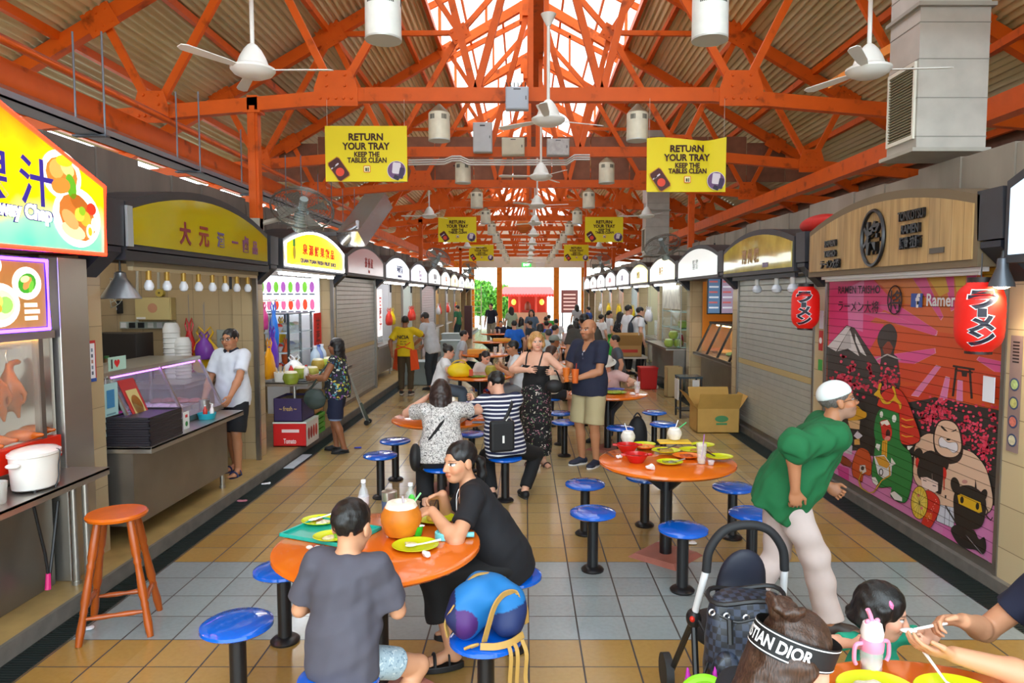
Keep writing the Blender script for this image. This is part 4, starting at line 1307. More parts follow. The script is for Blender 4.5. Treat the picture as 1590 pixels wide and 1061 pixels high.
B().bb((-0.28,-0.06,-0.12),(0.28,0,0.12)).obj('housing',M('2fa84a',0.5,em=1.0,emc='3fd060'),t)
lettering('EXIT',0.2,M('f4fff4',0.5,em=1.5),t,(0,-0.066,0),(1,0,0),(0,0,1),bold=0.03)
B().bb((0.62,YEND-0.2,3.72),(1.15,YEND-0.02,4.0)).obj('x',M('e8e8e8',0.4))
o=bpy.data.objects['x'];o.name='wall_speaker';tag(o,'small white box mounted beside the exit sign','speaker')
t=thing('paper_lantern','round orange lantern hung far down the middle of the hall','lantern',yp(813,351,24.0))
B().sphere((0,0,0),(0.24,0.24,0.26)).obj('shade',stripes('d9762a','b5541a',18,0.7),t);B().cyl((0,0,0.25),(0,0,0.6),0.006,n=6).obj('cord',M('333333'),t)
# STALL FRONTS
STEEL=M('b8b4ac',0.28,0.85,var=0.08,scale=3,stretch=(1,0.2,1))
STEELD=M('8d8780',0.32,0.8,var=0.1,scale=3)
BLACK=M('17171a',0.45)
DGREY=M('33343a',0.5,var=0.1)
WHITE=M('f0f0ec',0.4)
CARD=M('b98f5a',0.8,var=0.08,scale=5)
def solid(name,label,cat,lo,hi,mat,bevel=0.006,group=None):
 return tag(B().bb([a-(l+h)/2 for a,l,h in zip(lo,lo,hi)],[a-(l+h)/2 for a,l,h in zip(hi,lo,hi)]).obj(name,mat,None,[(l+h)/2 for l,h in zip(lo,hi)],bevel),label,cat,group)
def arch_pts(y0,y1,zb,ze,zc,n=14):
 pts=[(y0,zb),(y1,zb)]
 for i in range(n+1):
  u=i/n;y=y1+(y0-y1)*u
  pts.append((y,ze+(zc-ze)*(1-(2*u-1)**2)))
 return pts
def arched_sign(side,y0,y1,label,face,zb=2.39,ze=2.68,zc=2.89,rim=DGREY,border=None,xface=None,deep=0.42):
 n=1 if side<0 else-1
 X=(LS if side<0 else RS)if xface is None else xface
 t=thing('stall_sign',label,'sign',(X,(y0+y1)/2,zb))
 cy=(y0+y1)/2
 def P3(pts,dx):return[(dx,p[0]-cy,p[1]-zb)for p in pts]
 b=B();b.prism(P3(arch_pts(y0,y1,zb-0.03,ze+0.04,zc+0.06),-n*deep),(n*deep,0,0));b.obj('casing',rim,t)
 b=B();b.prism(P3(arch_pts(y0+0.05,y1-0.05,zb+0.02,ze-0.01,zc-0.01),0),(n*0.012,0,0));fc=b.obj('face',face,t)
 if border is not None:
  o_=arch_pts(y0+0.04,y1-0.04,zb+0.012,ze-0.002,zc-0.002)
  b=B();b.tube(P3(o_,n*0.015),0.016,6,closed=True);b.obj('border',border,t)
 return t
def sign_text(t,side,txt,size,u,z,mat,width=None,bold=0.02,height=None,out=0.016,name='lettering',extrude=0.002):
 """u along the sign from its centre, to the viewer's right; z above the sign's bottom"""
 xd=(0,1,0)if side<0 else(0,-1,0)
 n=1 if side<0 else-1
 return lettering(txt,size,mat,t,(n*out,u*xd[1],z),xd,(0,0,1),bold=bold,width=width,height=height,extrude=extrude,name=name)
def bracket(side,y,label):
 n=1 if side<0 else-1;X=LS if side<0 else RS
 t=thing('sign_bracket',label,'bracket',(X,y,2.10))
 b=B();b.prism([(-n*0.5,-0.10,0.0),(-n*0.26,-0.10,0.0),(-n*0.01,-0.10,0.24),(-n*0.01,-0.10,0.28),(-n*0.5,-0.10,0.28)],(0,0.2,0));b.obj('wedge',M('222530',0.45),t)
 b=B();b.prism([(-n*0.4,-0.13,0.29),(0.0,-0.13,0.29),(n*0.0,-0.11,0.62),(-n*0.4,-0.11,0.62)],(0,0.25,0));b.obj('block',DGREY,t)
 return t
for k in range(1,12):
 bracket(-1,YL[k],'dark bracket block between signs, %s along the roast duck row'%ORDW[k-1])
 bracket(1,YR[k],'dark bracket block between signs, %s along the ramen row'%ORDW[k-1])
def tube_light(side,y0,y1,label,z=2.30,x=None,e=22.0,light=True):
 n=1 if side<0 else-1
 X=(LS-0.06 if side<0 else RS+0.06)if x is None else x
 t=thing('tube_light',label,'light',(X,(y0+y1)/2,z))
 h=(y1-y0)/2
 B().bb((-0.035,-h,0.02),(0.035,h,0.05)).obj('batten',M('e4e4e4',0.4),t)
 B().cyl((0,-h+0.02,0),(0,h-0.02,0),0.016,n=10).obj('tube',M('ffffff',0.4,em=e,emc='f2f8ff'),t)
 return t
 # generic small goods
def bottle(label,p,h,mat,cap,cat='bottle',group=None,r=None,name='bottle'):
 r=r or h*0.16
 t=thing(name,label,cat,p,0,group)
 B().lathe([(r*0.9,0),(r,h*0.03),(r,h*0.55),(r*0.85,h*0.68),(r*0.42,h*0.82),(r*0.38,h*0.92)],n=16).obj('body',mat,t)
 B().lathe([(r*0.45,h*0.92),(r*0.45,h),(r*0.1,h)],n=12).obj('cap',cap,t)
 return t
def carton(name,label,c,d,mat,rz=0.0,flaps=True,lift=0.5,cat='box'):
 t=thing(name,label,cat,c,rz)
 w,l,h=d;th=0.006
 b=B();b.bb((-w/2,-l/2,0),(w/2,l/2,0.01));b.bb((-w/2,-l/2,0),(-w/2+th,l/2,h));b.bb((w/2-th,-l/2,0),(w/2,l/2,h));b.bb((-w/2,-l/2,0),(w/2,-l/2+th,h));b.bb((-w/2,l/2-th,0),(w/2,l/2,h))
 b.obj('body',mat,t)
 if flaps:
  for(px_,py_,ax,sgn)in((-w/2,0,'x',-1),(w/2,0,'x',1),(0,-l/2,'y',-1),(0,l/2,'y',1)):
   L=(w if ax=='y' else w)*0.45;up=lift*(0.8+0.4*random.random())
   b=B();dx,dz=math.cos(up)*L,math.sin(up)*L
   if ax=='x':b.prism([(px_,-l/2,h),(px_,l/2,h),(px_+sgn*dx,l/2,h+dz),(px_+sgn*dx,-l/2,h+dz)],(0,0,0.004))
   else:b.prism([(-w/2,py_,h),(w/2,py_,h),(w/2,py_+sgn*dx,h+dz),(-w/2,py_+sgn*dx,h+dz)],(0,0,0.004))
   b.obj('flap',mat,t)
 return t
def coconut(label,p,r,husk,group=None,cut='f0e8d0',rz=0.0,straw=True):
 t=thing('coconut',label,'coconut',p,rz,group)
 B().lathe([(r*0.35,0.0),(r*0.75,r*0.12),(r,r*0.75),(r*0.97,r*1.1),(r*0.80,r*1.45)],n=22).obj('husk',M(husk,0.5,var=0.2,scale=10),t)
 B().lathe([(r*0.80,r*1.44),(r*0.70,r*1.66),(r*0.36,r*1.70),(r*0.33,r*1.55),(0.01,r*1.5)],n=11).obj('cut_top',M(cut,0.6,var=0.08,scale=20),t)
 return t
def plastic_bag(label,p,d,col,rz=0.0,alpha=1.0):
 t=thing('plastic_bag',label,'bag',p,rz)
 w,l,h=d;rs=[]
 for j,(zz,k)in enumerate(((0,0.7),(0.1,0.98),(0.4,1.05),(0.68,0.85),(0.85,0.5),(0.95,0.35))):
  rs.append([V((k*w/2*math.cos(a)*(1+0.10*math.sin(5*a+j)),k*l/2*math.sin(a)*(1+0.10*math.cos(4*a+2*j)),zz*h))for a in np.linspace(0,2*PI,20,endpoint=False)])
 m=M(col,0.35,alpha=alpha)
 B().rings(rs).obj('sack',m,t)
 for sg in(-1,1):
  B().tube([(sg*w*0.15,0,h*0.93),(sg*w*0.28,0.0,h*1.1),(sg*w*0.2,0.0,h*1.25),(sg*w*0.02,0,h*1.1),(sg*w*0.04,0,h*0.93)],0.010,6).obj('handle',m,t)
 return t
 # ROAST DUCK STALL (lit red sign)
def lit(img_stops,em,axis=2,scale=1.0,off=0.0,rough=0.3):
 """backlit printed panel: vertical colour run"""
 m,t,b=NT('backlit_print_%d'%len(_mats));_mats[('lit',len(_mats))]=m
 co=coords(t);sp=nd(t,'ShaderNodeSeparateXYZ');t.links.new(co,sp.inputs[0])
 n=nd(t,'ShaderNodeTexNoise');n.inputs['Scale'].default_value=3;t.links.new(co,n.inputs['Vector'])
 mu=nd(t,'ShaderNodeMath',operation='MULTIPLY_ADD');mu.inputs[1].default_value=scale;mu.inputs[2].default_value=off;t.links.new(sp.outputs[axis],mu.inputs[0])
 ad=nd(t,'ShaderNodeMath',operation='MULTIPLY_ADD');ad.inputs[1].default_value=0.25;t.links.new(n.outputs[0],ad.inputs[0]);t.links.new(mu.outputs[0],ad.inputs[2])
 c=ramp(t,ad.outputs[0],img_stops)
 t.links.new(c,b.inputs['Base Color']);t.links.new(c,b.inputs['Emission Color']);b.inputs['Emission Strength'].default_value=em;b.inputs['Roughness'].default_value=rough
 return m
def disc_pts(c,r,n=20,n_out=0.0,side=-1,ry=None):
 ry=ry or r
 return[(n_out,c[0]+r*math.cos(2*PI*i/n),c[1]+ry*math.sin(2*PI*i/n))for i in range(n)]
LEDR=M('ff3020',0.4,em=6,emc='ff2a14');LEDV=M('7a50ff',0.4,em=9,emc='6a3cff')
def lit_art(c,e=1.2):return M(c,0.4,em=e)
t=thing('stall_sign','brightly lit yellow and teal sign with red light border and pictures of braised meat','sign',(LS+0.03,3.4,2.28))
y0,y1=1.92,4.86
pent=[(y0,2.28),(y1,2.30),(y1+0.02,2.775),(3.4,3.28),(y0,2.775)]
rel=[(p[0]-3.4,p[1]-2.28)for p in pent]
b=B();b.prism([(-0.4,p[0],p[1])for p in rel],(0.4,0,0));b.obj('casing',M('8a1410',0.4),t)
b=B();b.prism([(0,p[0]*0.985,p[1]*0.97+0.01)for p in rel],(0.012,0,0));b.obj('face',lit([(0.10,lin('18b0a0')),(0.28,lin('8fd0a8')),(0.42,lin('ffe600')),(0.62,lin('ffd000')),(0.80,lin('ff8a10'))],1.0,2,0.9,0.0),t)
b=B();b.tube([(0.018,p[0]*0.985,p[1]*0.975+0.008)for p in rel],0.014,6,closed=True);b.obj('light_border',LEDR,t)
sign_text(t,-1,'粿 汁',0.30,0.60,0.42,M('3a2aa0',0.5,em=0.3),bold=0.012)
sign_text(t,-1,'Kway Chap',0.115,0.66,0.225,M('ffffff',0.5,em=1.2),bold=0.05,width=0.5)
sign_text(t,-1,'Kway Chap',0.115,0.66,0.225,M('3a2aa0',0.5),bold=0.09,width=0.53,out=0.0145)
def food_art(par,cy,cz,R,items,d=0.016):
 """printed dish: a white plate with heaped food, all flat on the sign"""
 b=B();b.poly([(d,cy+R*math.cos(a)*1.0,cz+R*0.8*math.sin(a))for a in np.linspace(0,2*PI,28,endpoint=False)],0)
 mats=[lit_art('f4efe6')]
 for i,(dy,dz,ry_,rz_,a0,col)in enumerate(items):
  mats.append(lit_art(col,0.9))
  pts=[]
  for a in np.linspace(0,2*PI,14,endpoint=False):
   ca,sa=math.cos(a)*ry_,math.sin(a)*rz_
   pts.append((d+0.001*(i+1),cy+dy+ca*math.cos(a0)-sa*math.sin(a0),cz+dz+ca*math.sin(a0)+sa*math.cos(a0)))
  b.poly(pts,i+1)
 return b.obj('dish_picture',mats,par)
food_art(t,1.02,0.50,0.19,[(0,0.0,0.15,0.11,0,'c9762a'),(-0.05,0.03,0.07,0.06,0.4,'e6a050'),(0.05,0.05,0.07,0.05,-0.4,'f0c078'),(0.08,-0.06,0.05,0.08,0.3,'5aa020'),(-0.02,-0.07,0.09,0.05,0.2,'d88030'),(0.02,0.09,0.08,0.035,0.1,'b8c020')])
food_art(t,1.16,0.25,0.24,[(0,0.0,0.19,0.14,-0.4,'b86a2a'),(-0.05,-0.09,0.12,0.05,-0.2,'e8c89a'),(-0.08,-0.02,0.09,0.05,-0.5,'d89a5a'),(0.02,0.09,0.10,0.05,-0.4,'a85a1c'),(0.07,0.0,0.055,0.05,0,'e0a830'),(0.01,0.02,0.05,0.045,0,'f0c040'),(0.11,-0.08,0.04,0.05,0,'fff0c0'),(0.11,-0.08,0.02,0.028,0,'f0b020'),(0.15,-0.03,0.03,0.045,0,'fff0c0'),(0.13,0.07,0.05,0.04,0,'c03018'),(0.03,0.045,0.035,0.03,0,'8ab020')])
t=thing('menu_light_box','lit menu box of dishes framed by violet light strip below the roast duck sign','menu board',(-3.05,3.9,1.80))
b=B();b.bb((-0.1,-0.75,0),(0,0.55,0.46));b.obj('casing',M('5a3a8a',0.4),t)
wood_p=stripes('a8743a','8a5a2a',12,0.93,1)
b=B();b.bb((0,-0.72,0.03),(0.008,0.52,0.43));b.obj('panel',M('a9773c',0.5,var=0.3,scale=6,stretch=(1,1,0.15),em=0.5,emc='b8854a'),t)
b=B();b.tube([(0.012,-0.74,0.015),(0.012,0.54,0.015),(0.012,0.54,0.445),(0.012,-0.74,0.445)],0.012,6,closed=True);b.obj('light_strip',LEDV,t)
food_art(t,0.36,0.30,0.125,[(0,0,0.08,0.06,0.3,'3a9a28'),(0.0,0.0,0.05,0.025,0.8,'e08a4a'),(-0.02,0.025,0.04,0.02,0.2,'e8d8a0'),(0.03,-0.02,0.04,0.02,1.2,'66b83a')],0.01)
food_art(t,0.13,0.17,0.16,[(0,0,0.12,0.09,0,'dfe0b0'),(0.04,0.0,0.06,0.05,0,'8fc060'),(-0.03,0.02,0.05,0.04,0,'f0d060'),(-0.02,-0.02,0.03,0.025,0,'e8a030')],0.012)
food_art(t,0.08,0.40,0.08,[(0,0,0.05,0.04,0,'e8b080')],0.01)
for j in range(3):
 b=B();b.bb((0.009,0.33,0.155-j*0.04),(0.011,0.44+0.02*(j%2),0.18-j*0.04));b.obj('price_strip',lit_art('f4ead8'),t)
t=thing('roast_cabinet','glass fronted roast cabinet with warm light and red ledge under the lit menu box','display cabinet',(-3.1,3.6,0.95))
b=B();b.bb((-0.75,-1.0,0.0),(-0.70,0.95,0.85));b.bb((-0.75,0.92,0),(0.0,0.95,0.85));b.bb((-0.75,-1.0,0.0),(0.0,0.95,0.02));b.obj('cabinet_body',STEEL,t)
b=B();b.bb((-0.72,-1,0.80),(0.02,0.95,0.85));b.obj('cabinet_top',STEEL,t)
b=B();b.bb((-0.03,-1.0,0.80),(0.012,0.86,0.83));b.obj('warm_light',M('ffe0a0',0.4,em=22,emc='ffc060'),t)
b=B();b.bb((-0.004,-1,0.16),(0.004,0.80,0.80));b.obj('glass',glass('fff2d8',0.10),t)
b=B();b.bb((-0.04,-1.0,0.02),(0.03,0.95,0.16));b.obj('ledge',M('d8240c',0.35),t)
b=B();b.bb((-0.03,0.80,0.16),(0.015,0.84,0.80));b.obj('post',STEELD,t)
b=B();b.bb((-0.21,-0.9,0.735),(-0.19,0.93,0.75));b.obj('hanging_rail',STEEL,t)
DUCK=M('a8520a',0.25,var=0.4,scale=9,bump=0.3,bscale=40)
def duck(label,p,rz,s=1.0):
 t=thing('roast_duck',label,'roast duck',p,rz,'roast ducks hanging in the cabinet')
 S=Sculpt(0.011)
 S.ell((0,0,-0.20*s),(0.075*s,0.07*s,0.15*s));S.ell((0,0.03*s,-0.27*s),(0.065*s,0.06*s,0.09*s));S.cone((0,0,-0.07*s),(0,0.01,0.0),0.035*s,0.022*s)
 S.cone((0,0.01,0.0),(0.02,0.05*s,0.02),0.022*s,0.018*s);S.ell((0.02,0.07*s,0.01),(0.02*s,0.035*s,0.018*s))
 for sg in(-1,1):
  S.cone((sg*0.065*s,0,-0.14*s),(sg*0.10*s,0.02,-0.22*s),0.024*s,0.016*s,k=0.01);S.cone((sg*0.10*s,0.02,-0.22*s),(sg*0.085*s,0.03,-0.29*s),0.016*s,0.012*s,k=0.01)
  S.cone((sg*0.045*s,0,-0.30*s),(sg*0.055*s,0.01,-0.40*s),0.034*s,0.014*s,k=0.015)
 sdf_obj(S,'body',DUCK,t)
 B().tube([(0,0,0.0),(0.0,-0.02,0.06),(0,0.0,0.105),(0.0,0.03,0.10)],0.005,6).obj('hook',STEEL,t)
 return t
for i,(yy,dx,s_)in enumerate(((4.42,-0.20,0.85),(4.26,-0.18,0.85),(4.08,-0.21,0.85),(3.92,-0.20,0.85))):
 duck('glazed roast duck hanging in the cabinet, %s from the steel end panel'%ORDW[i],(-3.1+dx,yy,1.585),0.6*i,s_)
for i in range(5):
 S=Sculpt(0.011);S.ell((0,0,0.03),(0.09,0.07,0.04));S.cone((0.05,0,0.03),(0.12,0.03,0.03),0.025,0.015)
 tag(sdf_obj(S,'roast_meat',DUCK,None,None,(-3.22+0.04*(i%2),3.82+0.17*i,1.115)),'cut roast meat piece on the red cabinet ledge, %s from the steel end panel'%ORDW[4-i],'roast meat','roast pieces lying in the cabinet')
solid('metal_upright','brushed steel end panel between the roast cabinet and the first tiled pillar','panel',(-3.35,4.58,0.1),(-3.06,4.88,2.28),STEEL)
def counter(label,x0,x1,y0,y1,z,legs=True,panel=True,lip=0.05):
 t=thing('serving_counter',label,'counter',((x0+x1)/2,(y0+y1)/2,0.09))
 w,l,h=(x1-x0)/2,(y1-y0)/2,z-0.09
 b=B();b.bb((-w,-l,h-0.02),(w,l,h));b.bb((-w,-l,h-lip),(-w+0.006,l,h));b.bb((w-0.006,-l,h-lip),(w,l,h));b.bb((-w,-l,h-lip),(w,-l+0.006,h));b.bb((-w,l-0.006,h-lip),(w,l,h));b.obj('top',STEEL,t,bevel=0.003)
 if panel:
  b=B();ins=0.16;b.bb((-w+ins,-l+0.03,0.16),(w-ins,l-0.03,h-0.03));b.obj('front_panel',STEELD,t)
 for sx in(-1,1):
  for sy in(-1,1):
   b=B();xx=sx*(w-0.2);yy=sy*(l-0.08);b.cyl((xx,yy,0.03),(xx,yy,h-0.02),0.022,n=12);b.cyl((xx,yy,0.01),(xx,yy,0.035),0.030,n=12);b.obj('leg',STEEL,t)
 return t
counter('stainless shelf counter in front of the roast duck cabinet',-3.12,-2.80,2.6,4.62,0.875,panel=False)
solid('base_cabinet','dull steel base cabinet under the roast duck counter','cabinet',(-3.85,2.6,0.1),(-3.14,4.54,0.95),STEELD)
t=thing('slow_cooker','white oval slow cooker with dangling black cord on the shelf counter','slow cooker',(-2.93,4.10,0.875),PI/2)
cw=M('e9e6df',0.25)
B().rings([[V((0.155*k*math.cos(a),0.115*k*math.sin(a),zz))for a in np.linspace(0,2*PI,28,endpoint=False)]for k,zz in((0.86,0.012),(0.93,0.02),(0.98,0.12),(1.0,0.205),(1.06,0.21),(1.06,0.225),(1.0,0.23))]).obj('body',cw,t)
B().rings([[V((0.155*k*math.cos(a),0.115*k*math.sin(a),zz))for a in np.linspace(0,2*PI,28,endpoint=False)]for k,zz in((0.99,0.228),(0.9,0.24),(0.5,0.252),(0.1,0.256))]).obj('lid',M('e4e0d6',0.15),t)
for sg in(-1,1):B().sphere((sg*0.18,0,0.175),(0.028,0.04,0.016)).obj('handle',cw,t)
for sx in(-1,1):
 for sy in(-1,1):B().cyl((sx*0.09,sy*0.06,0),(sx*0.09,sy*0.06,0.016),0.012,n=8).obj('foot',BLACK,t)
B().tube(smooth_path([(0.04,-0.10,0.232),(0.045,-0.124,0.215),(0.03,-0.122,0.14),(0.02,-0.124,0.06),(-0.01,-0.122,0.006)],5),0.0045,6).obj('cord',BLACK,t)
def drink(label,p,h,r,liquid,lvl=0.8,straw=None,name='drink_cup',group=None,cupm=None,lid=False):
 t=thing(name,label,'drink',p,0,group)
 cm=cupm or glass('f4f4f0',0.25)
 B().lathe([(r*0.72,0),(r,h),(r*0.96,h),(r*0.70,0.004)],n=20).obj('cup',cm,t)
 if liquid:B().lathe([(r*0.64,0.006),(r*(0.72+0.26*lvl)*0.90,h*lvl),(0.002,h*lvl)],n=20).obj('liquid',M(liquid,0.25),t)
 if lid:B().lathe([(r*1.03,h-0.004),(r*1.03,h+0.008),(r*0.9,h+0.012),(0.002,h+0.012)],n=20).obj('lid',glass('ffffff',0.35),t)
 if straw:B().cyl((0.0,0,h*0.2),(straw[1]*0.03+0.01,0.012,h*1.42),0.0038,n=7).obj('straw',M(straw[0],0.4),t)
 return t
drink('plastic cup of yellow lime drink with a yellow straw on the shelf counter',(-2.83,3.62,0.875),0.115,0.043,'d8d040',0.75,('e8c818',0.3))
t=thing('measuring_jug','clear plastic measuring jug with handle beside the slow cooker','jug',(-2.93,3.79,0.875),-0.9)
B().lathe([(0.045,0),(0.055,0.12),(0.052,0.12),(0.043,0.004)],n=20).obj('jug_body',glass('e8e8e0',0.4),t);B().tube([(0.052,0,0.105),(0.09,0,0.10),(0.088,0,0.04),(0.05,0,0.03)],0.008,8).obj('handle',glass('e8e8e0',0.5),t)
for j in range(4):B().bb((-0.03,-0.0525,0.03+j*0.02),(-0.01,-0.0505,0.034+j*0.02)).obj('mark',M('c03030'),t)
t=thing('tongs','long black tongs with pink grip hanging under the shelf counter end','tongs',(-3.02,4.30,0.15))
B().tube([(0,-0.10,0.58),(0,-0.02,0.25),(0.0,0.0,0.10)],0.009,6).obj('arm',BLACK,t);B().tube([(0,0.12,0.55),(0,0.05,0.25),(0.0,0.01,0.10)],0.009,6).obj('arm',BLACK,t);B().tube([(0,0.0,0.12),(0,-0.01,0.02)],[0.014,0.018],8).obj('grip',M('e0287a',0.4),t)
solid('foam_board','pale blue foam board leaning under the shelf counter','board',(-3.28,4.36,0.12),(-3.25,4.60,0.62),M('b9c9d8',0.6))
solid('counter_leg','x','x',(-3.1,4.60,0.1),(-3.05,4.66,0.86),STEELD);o=bpy.data.objects['counter_leg'];o.name='steel_upright';tag(o,'dull steel upright at the end of the shelf counter','post')
t=thing('notice','small red and blue bordered notice taped to the first tiled pillar','notice',(LD+0.002,5.0,1.40))
B().bb((0,-0.075,0),(0.003,0.075,0.30)).obj('paper',M('e8eaf0',0.6),t)
b=B()
for j in range(5):
 for i in range(3):b.bb((0.003,-0.05+i*0.036,0.05+j*0.042),(0.0045,-0.03+i*0.036,0.075+j*0.042),(i+j)%3)
b.obj('icon_print',[M('8898a8'),M('b08878'),M('606878')],t)
b=B();b.bb((0.003,-0.075,0),(0.0045,0.075,0.025));b.obj('blue_border',M('2a50a0'),t)
b=B();b.bb((0.003,-0.075,0.28),(0.0045,0.075,0.30));b.bb((0.003,-0.075,0.025),(0.0045,-0.066,0.28));b.bb((0.003,0.066,0.025),(0.0045,0.075,0.28));b.obj('red_border',M('c02828'),t)
# ARCHED YELLOW SIGN STALL (man in white polo)
Y1,Y2=5.19,8.02
t=arched_sign(-1,Y1,Y2,'wide arched yellow sign with maroon characters over the bare bulb row',M('b9a818',0.10,coat=0.6))
for u,ch,sz,mt in((-0.55,'大',0.20,'7a1a2a'),(-0.20,'元',0.20,'8a2a1a'),(0.15,'酒',0.15,'5a4a8a'),(0.48,'一',0.15,'7a3a6a'),(0.75,'鹵',0.17,'7a3a6a'),(1.0,'品',0.15,'7a3a6a')):
 sign_text(t,-1,ch,sz,u,0.17 if abs(u)<0.9 else 0.15,M(mt,0.4),bold=0.03)
b=B();b.bb((0.0,-1.43,0.0),(0.02,-1.36,0.30));b.obj('end_trim',M('b8c4c8',0.3,0.5),t)
b=B();b.bb((-0.1,-1.44,-0.10),(0.0,1.44,-0.02));b.obj('lower_trim',M('2a2c30',0.5),t)
t=thing('lamp_rail','beige rail of sockets carrying bare bulbs under the arched yellow sign','lamp rail',(-3.05,6.65,2.22))
b=B();b.bb((-0.02,-1.25,0),(0.02,1.25,0.03));b.obj('rail',M('c8b892',0.6),t)
b=B();b.bb((-0.03,-1.25,0.03),(0.03,1.25,0.08));b.obj('backing',M('8a7c60',0.6),t)
for i in range(8):
 yb=5.62+i*0.285
 t=thing('light_bulb','bare white bulb under the arched yellow sign, %s from the heat lamp'%ORDW[i],'light bulb',(-3.03,yb,2.06),0,'bare bulbs under the arched yellow sign')
 B().cyl((0,0,0.09),(0,0,0.165),0.022,n=12).obj('socket',M('b08a3a',0.4,0.4),t)
 B().lathe([(0.004,0.0),(0.028,0.008),(0.038,0.035),(0.034,0.06),(0.02,0.085),(0.018,0.095)],n=16).obj('bulb',M('dfe3ea',0.2),t)
t=thing('heat_lamp','wide aluminium cone heat lamp hanging at the pillar end of the bulb row','heat lamp',(-3.12,5.38,2.0))
B().lathe([(0.14,0.0),(0.145,0.005),(0.06,0.14),(0.045,0.16),(0.04,0.20),(0.02,0.21)],n=24).obj('shade',M('8f9499',0.3,0.7),t);B().cyl((0,0,0.2),(0,0,0.30),0.008,n=6).obj('cord',BLACK,t)
YW=8.175
def onwall(px,py):return yp(px,py,YW)
a_,c_=onwall(219,497),onwall(273,462)
t=thing('fuse_box','beige metal fuse box on the tiled wall behind the bulbs','fuse box',((a_.x+c_.x)/2,YW,(a_.z+c_.z)/2))
wx,wz=abs(c_.x-a_.x)/2,abs(c_.z-a_.z)/2
B().bb((-wx,-0.12,-wz),(wx,0,wz)).obj('casing',M('c8b478',0.5),t,bevel=0.008);B().bb((-wx+0.01,-0.13,-wz+0.01),(wx-0.01,-0.12,wz-0.01)).obj('lid',M('d0bd82',0.5),t);B().cyl((0,-0.13,0.01),(0,-0.133,0.01),0.055,n=20).obj('round_sticker',M('c89070',0.5),t);B().bb((-wx*0.9,-0.132,-wz*0.9),(-wx*0.4,-0.13,-wz*0.72)).obj('paper_strip',M('f0efe8'),t)
t=thing('round_buzzer','small round cream buzzer above the fuse box','buzzer',onwall(251,455));B().cyl((0,0,0),(0,-0.06,0),0.045,n=18).obj('case',M('c8b050',0.5),t);B().cyl((0,-0.06,0),(0,-0.066,0),0.012,n=10).obj('button',M('5a4a20'),t)
t=thing('socket_strip','grey wall strip of switches and plugs below the fuse box','socket strip',onwall(223,505))
B().bb((-0.38,-0.03,-0.04),(0.38,0,0.04)).obj('strip',M('aeb8ae',0.5),t)
for i,c in enumerate(('c83020','e8e8e8','202020','202428','e0e0dc','d8d8d8','c8c8c8')):
 B().bb((-0.35+i*0.105,-0.06 if c[0]=='2' else-0.04,-0.03),(-0.29+i*0.105,-0.03,0.03)).obj('plug' if c[0]=='2' else 'switch',M(c,0.5),t)
for i,x in enumerate((213,246)):
 b=B();p0,p1=onwall(x,412),onwall(x,500 if i==0 else 462);b.cyl(p0,p1,0.016,n=10)
 tag(b.obj('conduit',M('c6c4b6',0.5)),'pale vertical wall conduit %s'%('by the heat lamp' if i==0 else 'running down to the fuse box'),'conduit')
for i,(x0_,y0_,x1_,y1_,c)in enumerate(((338,512,372,545,'9aa098'),(370,405,380,455,'2a6a3a'))):
 p0,p1=onwall(x0_,y1_),onwall(x1_,y0_);solid('wall_frame' if i==0 else 'poster',('framed mirror on the tiled wall behind the head of the man' if i==0 else 'narrow green poster on the tiled wall near the last bulb'),'mirror' if i==0 else 'poster',(p0.x,YW-0.02,p0.z),(p1.x,YW+0.002,p1.z),M(c,0.2 if i==0 else 0.5))
t=thing('small_fan','small clear bladed fan on the wall behind the heat lamp','fan',yp(170,455,8.0))
b=B();R_=0.17
for rr in(0.05,0.11,0.17):b.tube([(rr*math.cos(a),-0.02,rr*math.sin(a))for a in np.linspace(0,2*PI,24,endpoint=False)],0.004,5,closed=True)
for k in range(14):b.tube([(0,-0.02,0),(R_*math.cos(k*PI/7),-0.03,R_*math.sin(k*PI/7))],0.003,4)
b.obj('cage',M('c8d0c4',0.4,0.3),t);B().sphere((0,0,0),(0.06,0.06,0.06)).obj('motor',M('7f8a80',0.4),t);B().tube([(0,0.0,-0.03),(0,0.09,-0.08),(0,0.175,-0.08)],0.015,6).obj('arm',BLACK,t)
p0,p1=yp(140,560,7.8),yp(178,508,7.8);solid('black_appliance','black boxy appliance on the rear bench by the party wall','appliance',(-4.68,7.4,1.10),(-4.15,7.75,1.62),M('2a2624',0.5))
p0,p1=onwall(177,487),onwall(191,467);solid('wall_timer','small black timer box with dial on the tiled wall','timer',(p0.x,YW-0.08,p0.z),(p1.x,YW,p1.z),M('1c1c1e',0.5));t=bpy.data.objects['wall_timer'];B().cyl((0,-0.04,-0.02),(0,-0.05,-0.02),0.03,n=16).obj('dial',M('d8d8d8',0.4),t)
for i in range(2):
 p=yp(267+17*i,540,7.75)
 t=thing('foam_tub','tall sleeve of white foam tubs %s'%('beside the glass chiller' if i==0 else 'nearer the hanging bags'),'foam tubs',(p.x,p.y,1.10))
 h_=0.56 if i==0 else 0.40
 B().lathe([(0.08,0),(0.09,h_),(0.085,h_+0.01),(0.065,h_+0.06),(0.01,h_+0.065)],n=20).obj('tub',M('eceae4',0.45),t)
 b=B()
 for q in range(10):b.lathe([(0.086,q*h_/10),(0.093,q*h_/10+0.01),(0.086,q*h_/10+0.02)],n=20,caps=False)
 b.obj('rim',M('dedcd4',0.5),t)
counter('steel side bench along the party wall of the open stall',-4.7,-3.55,7.2,8.15,1.10,panel=True)
counter('steel rear bench along the back of the open stall',-4.7,-4.1,5.3,7.1,1.10,panel=True)
random.seed(3)
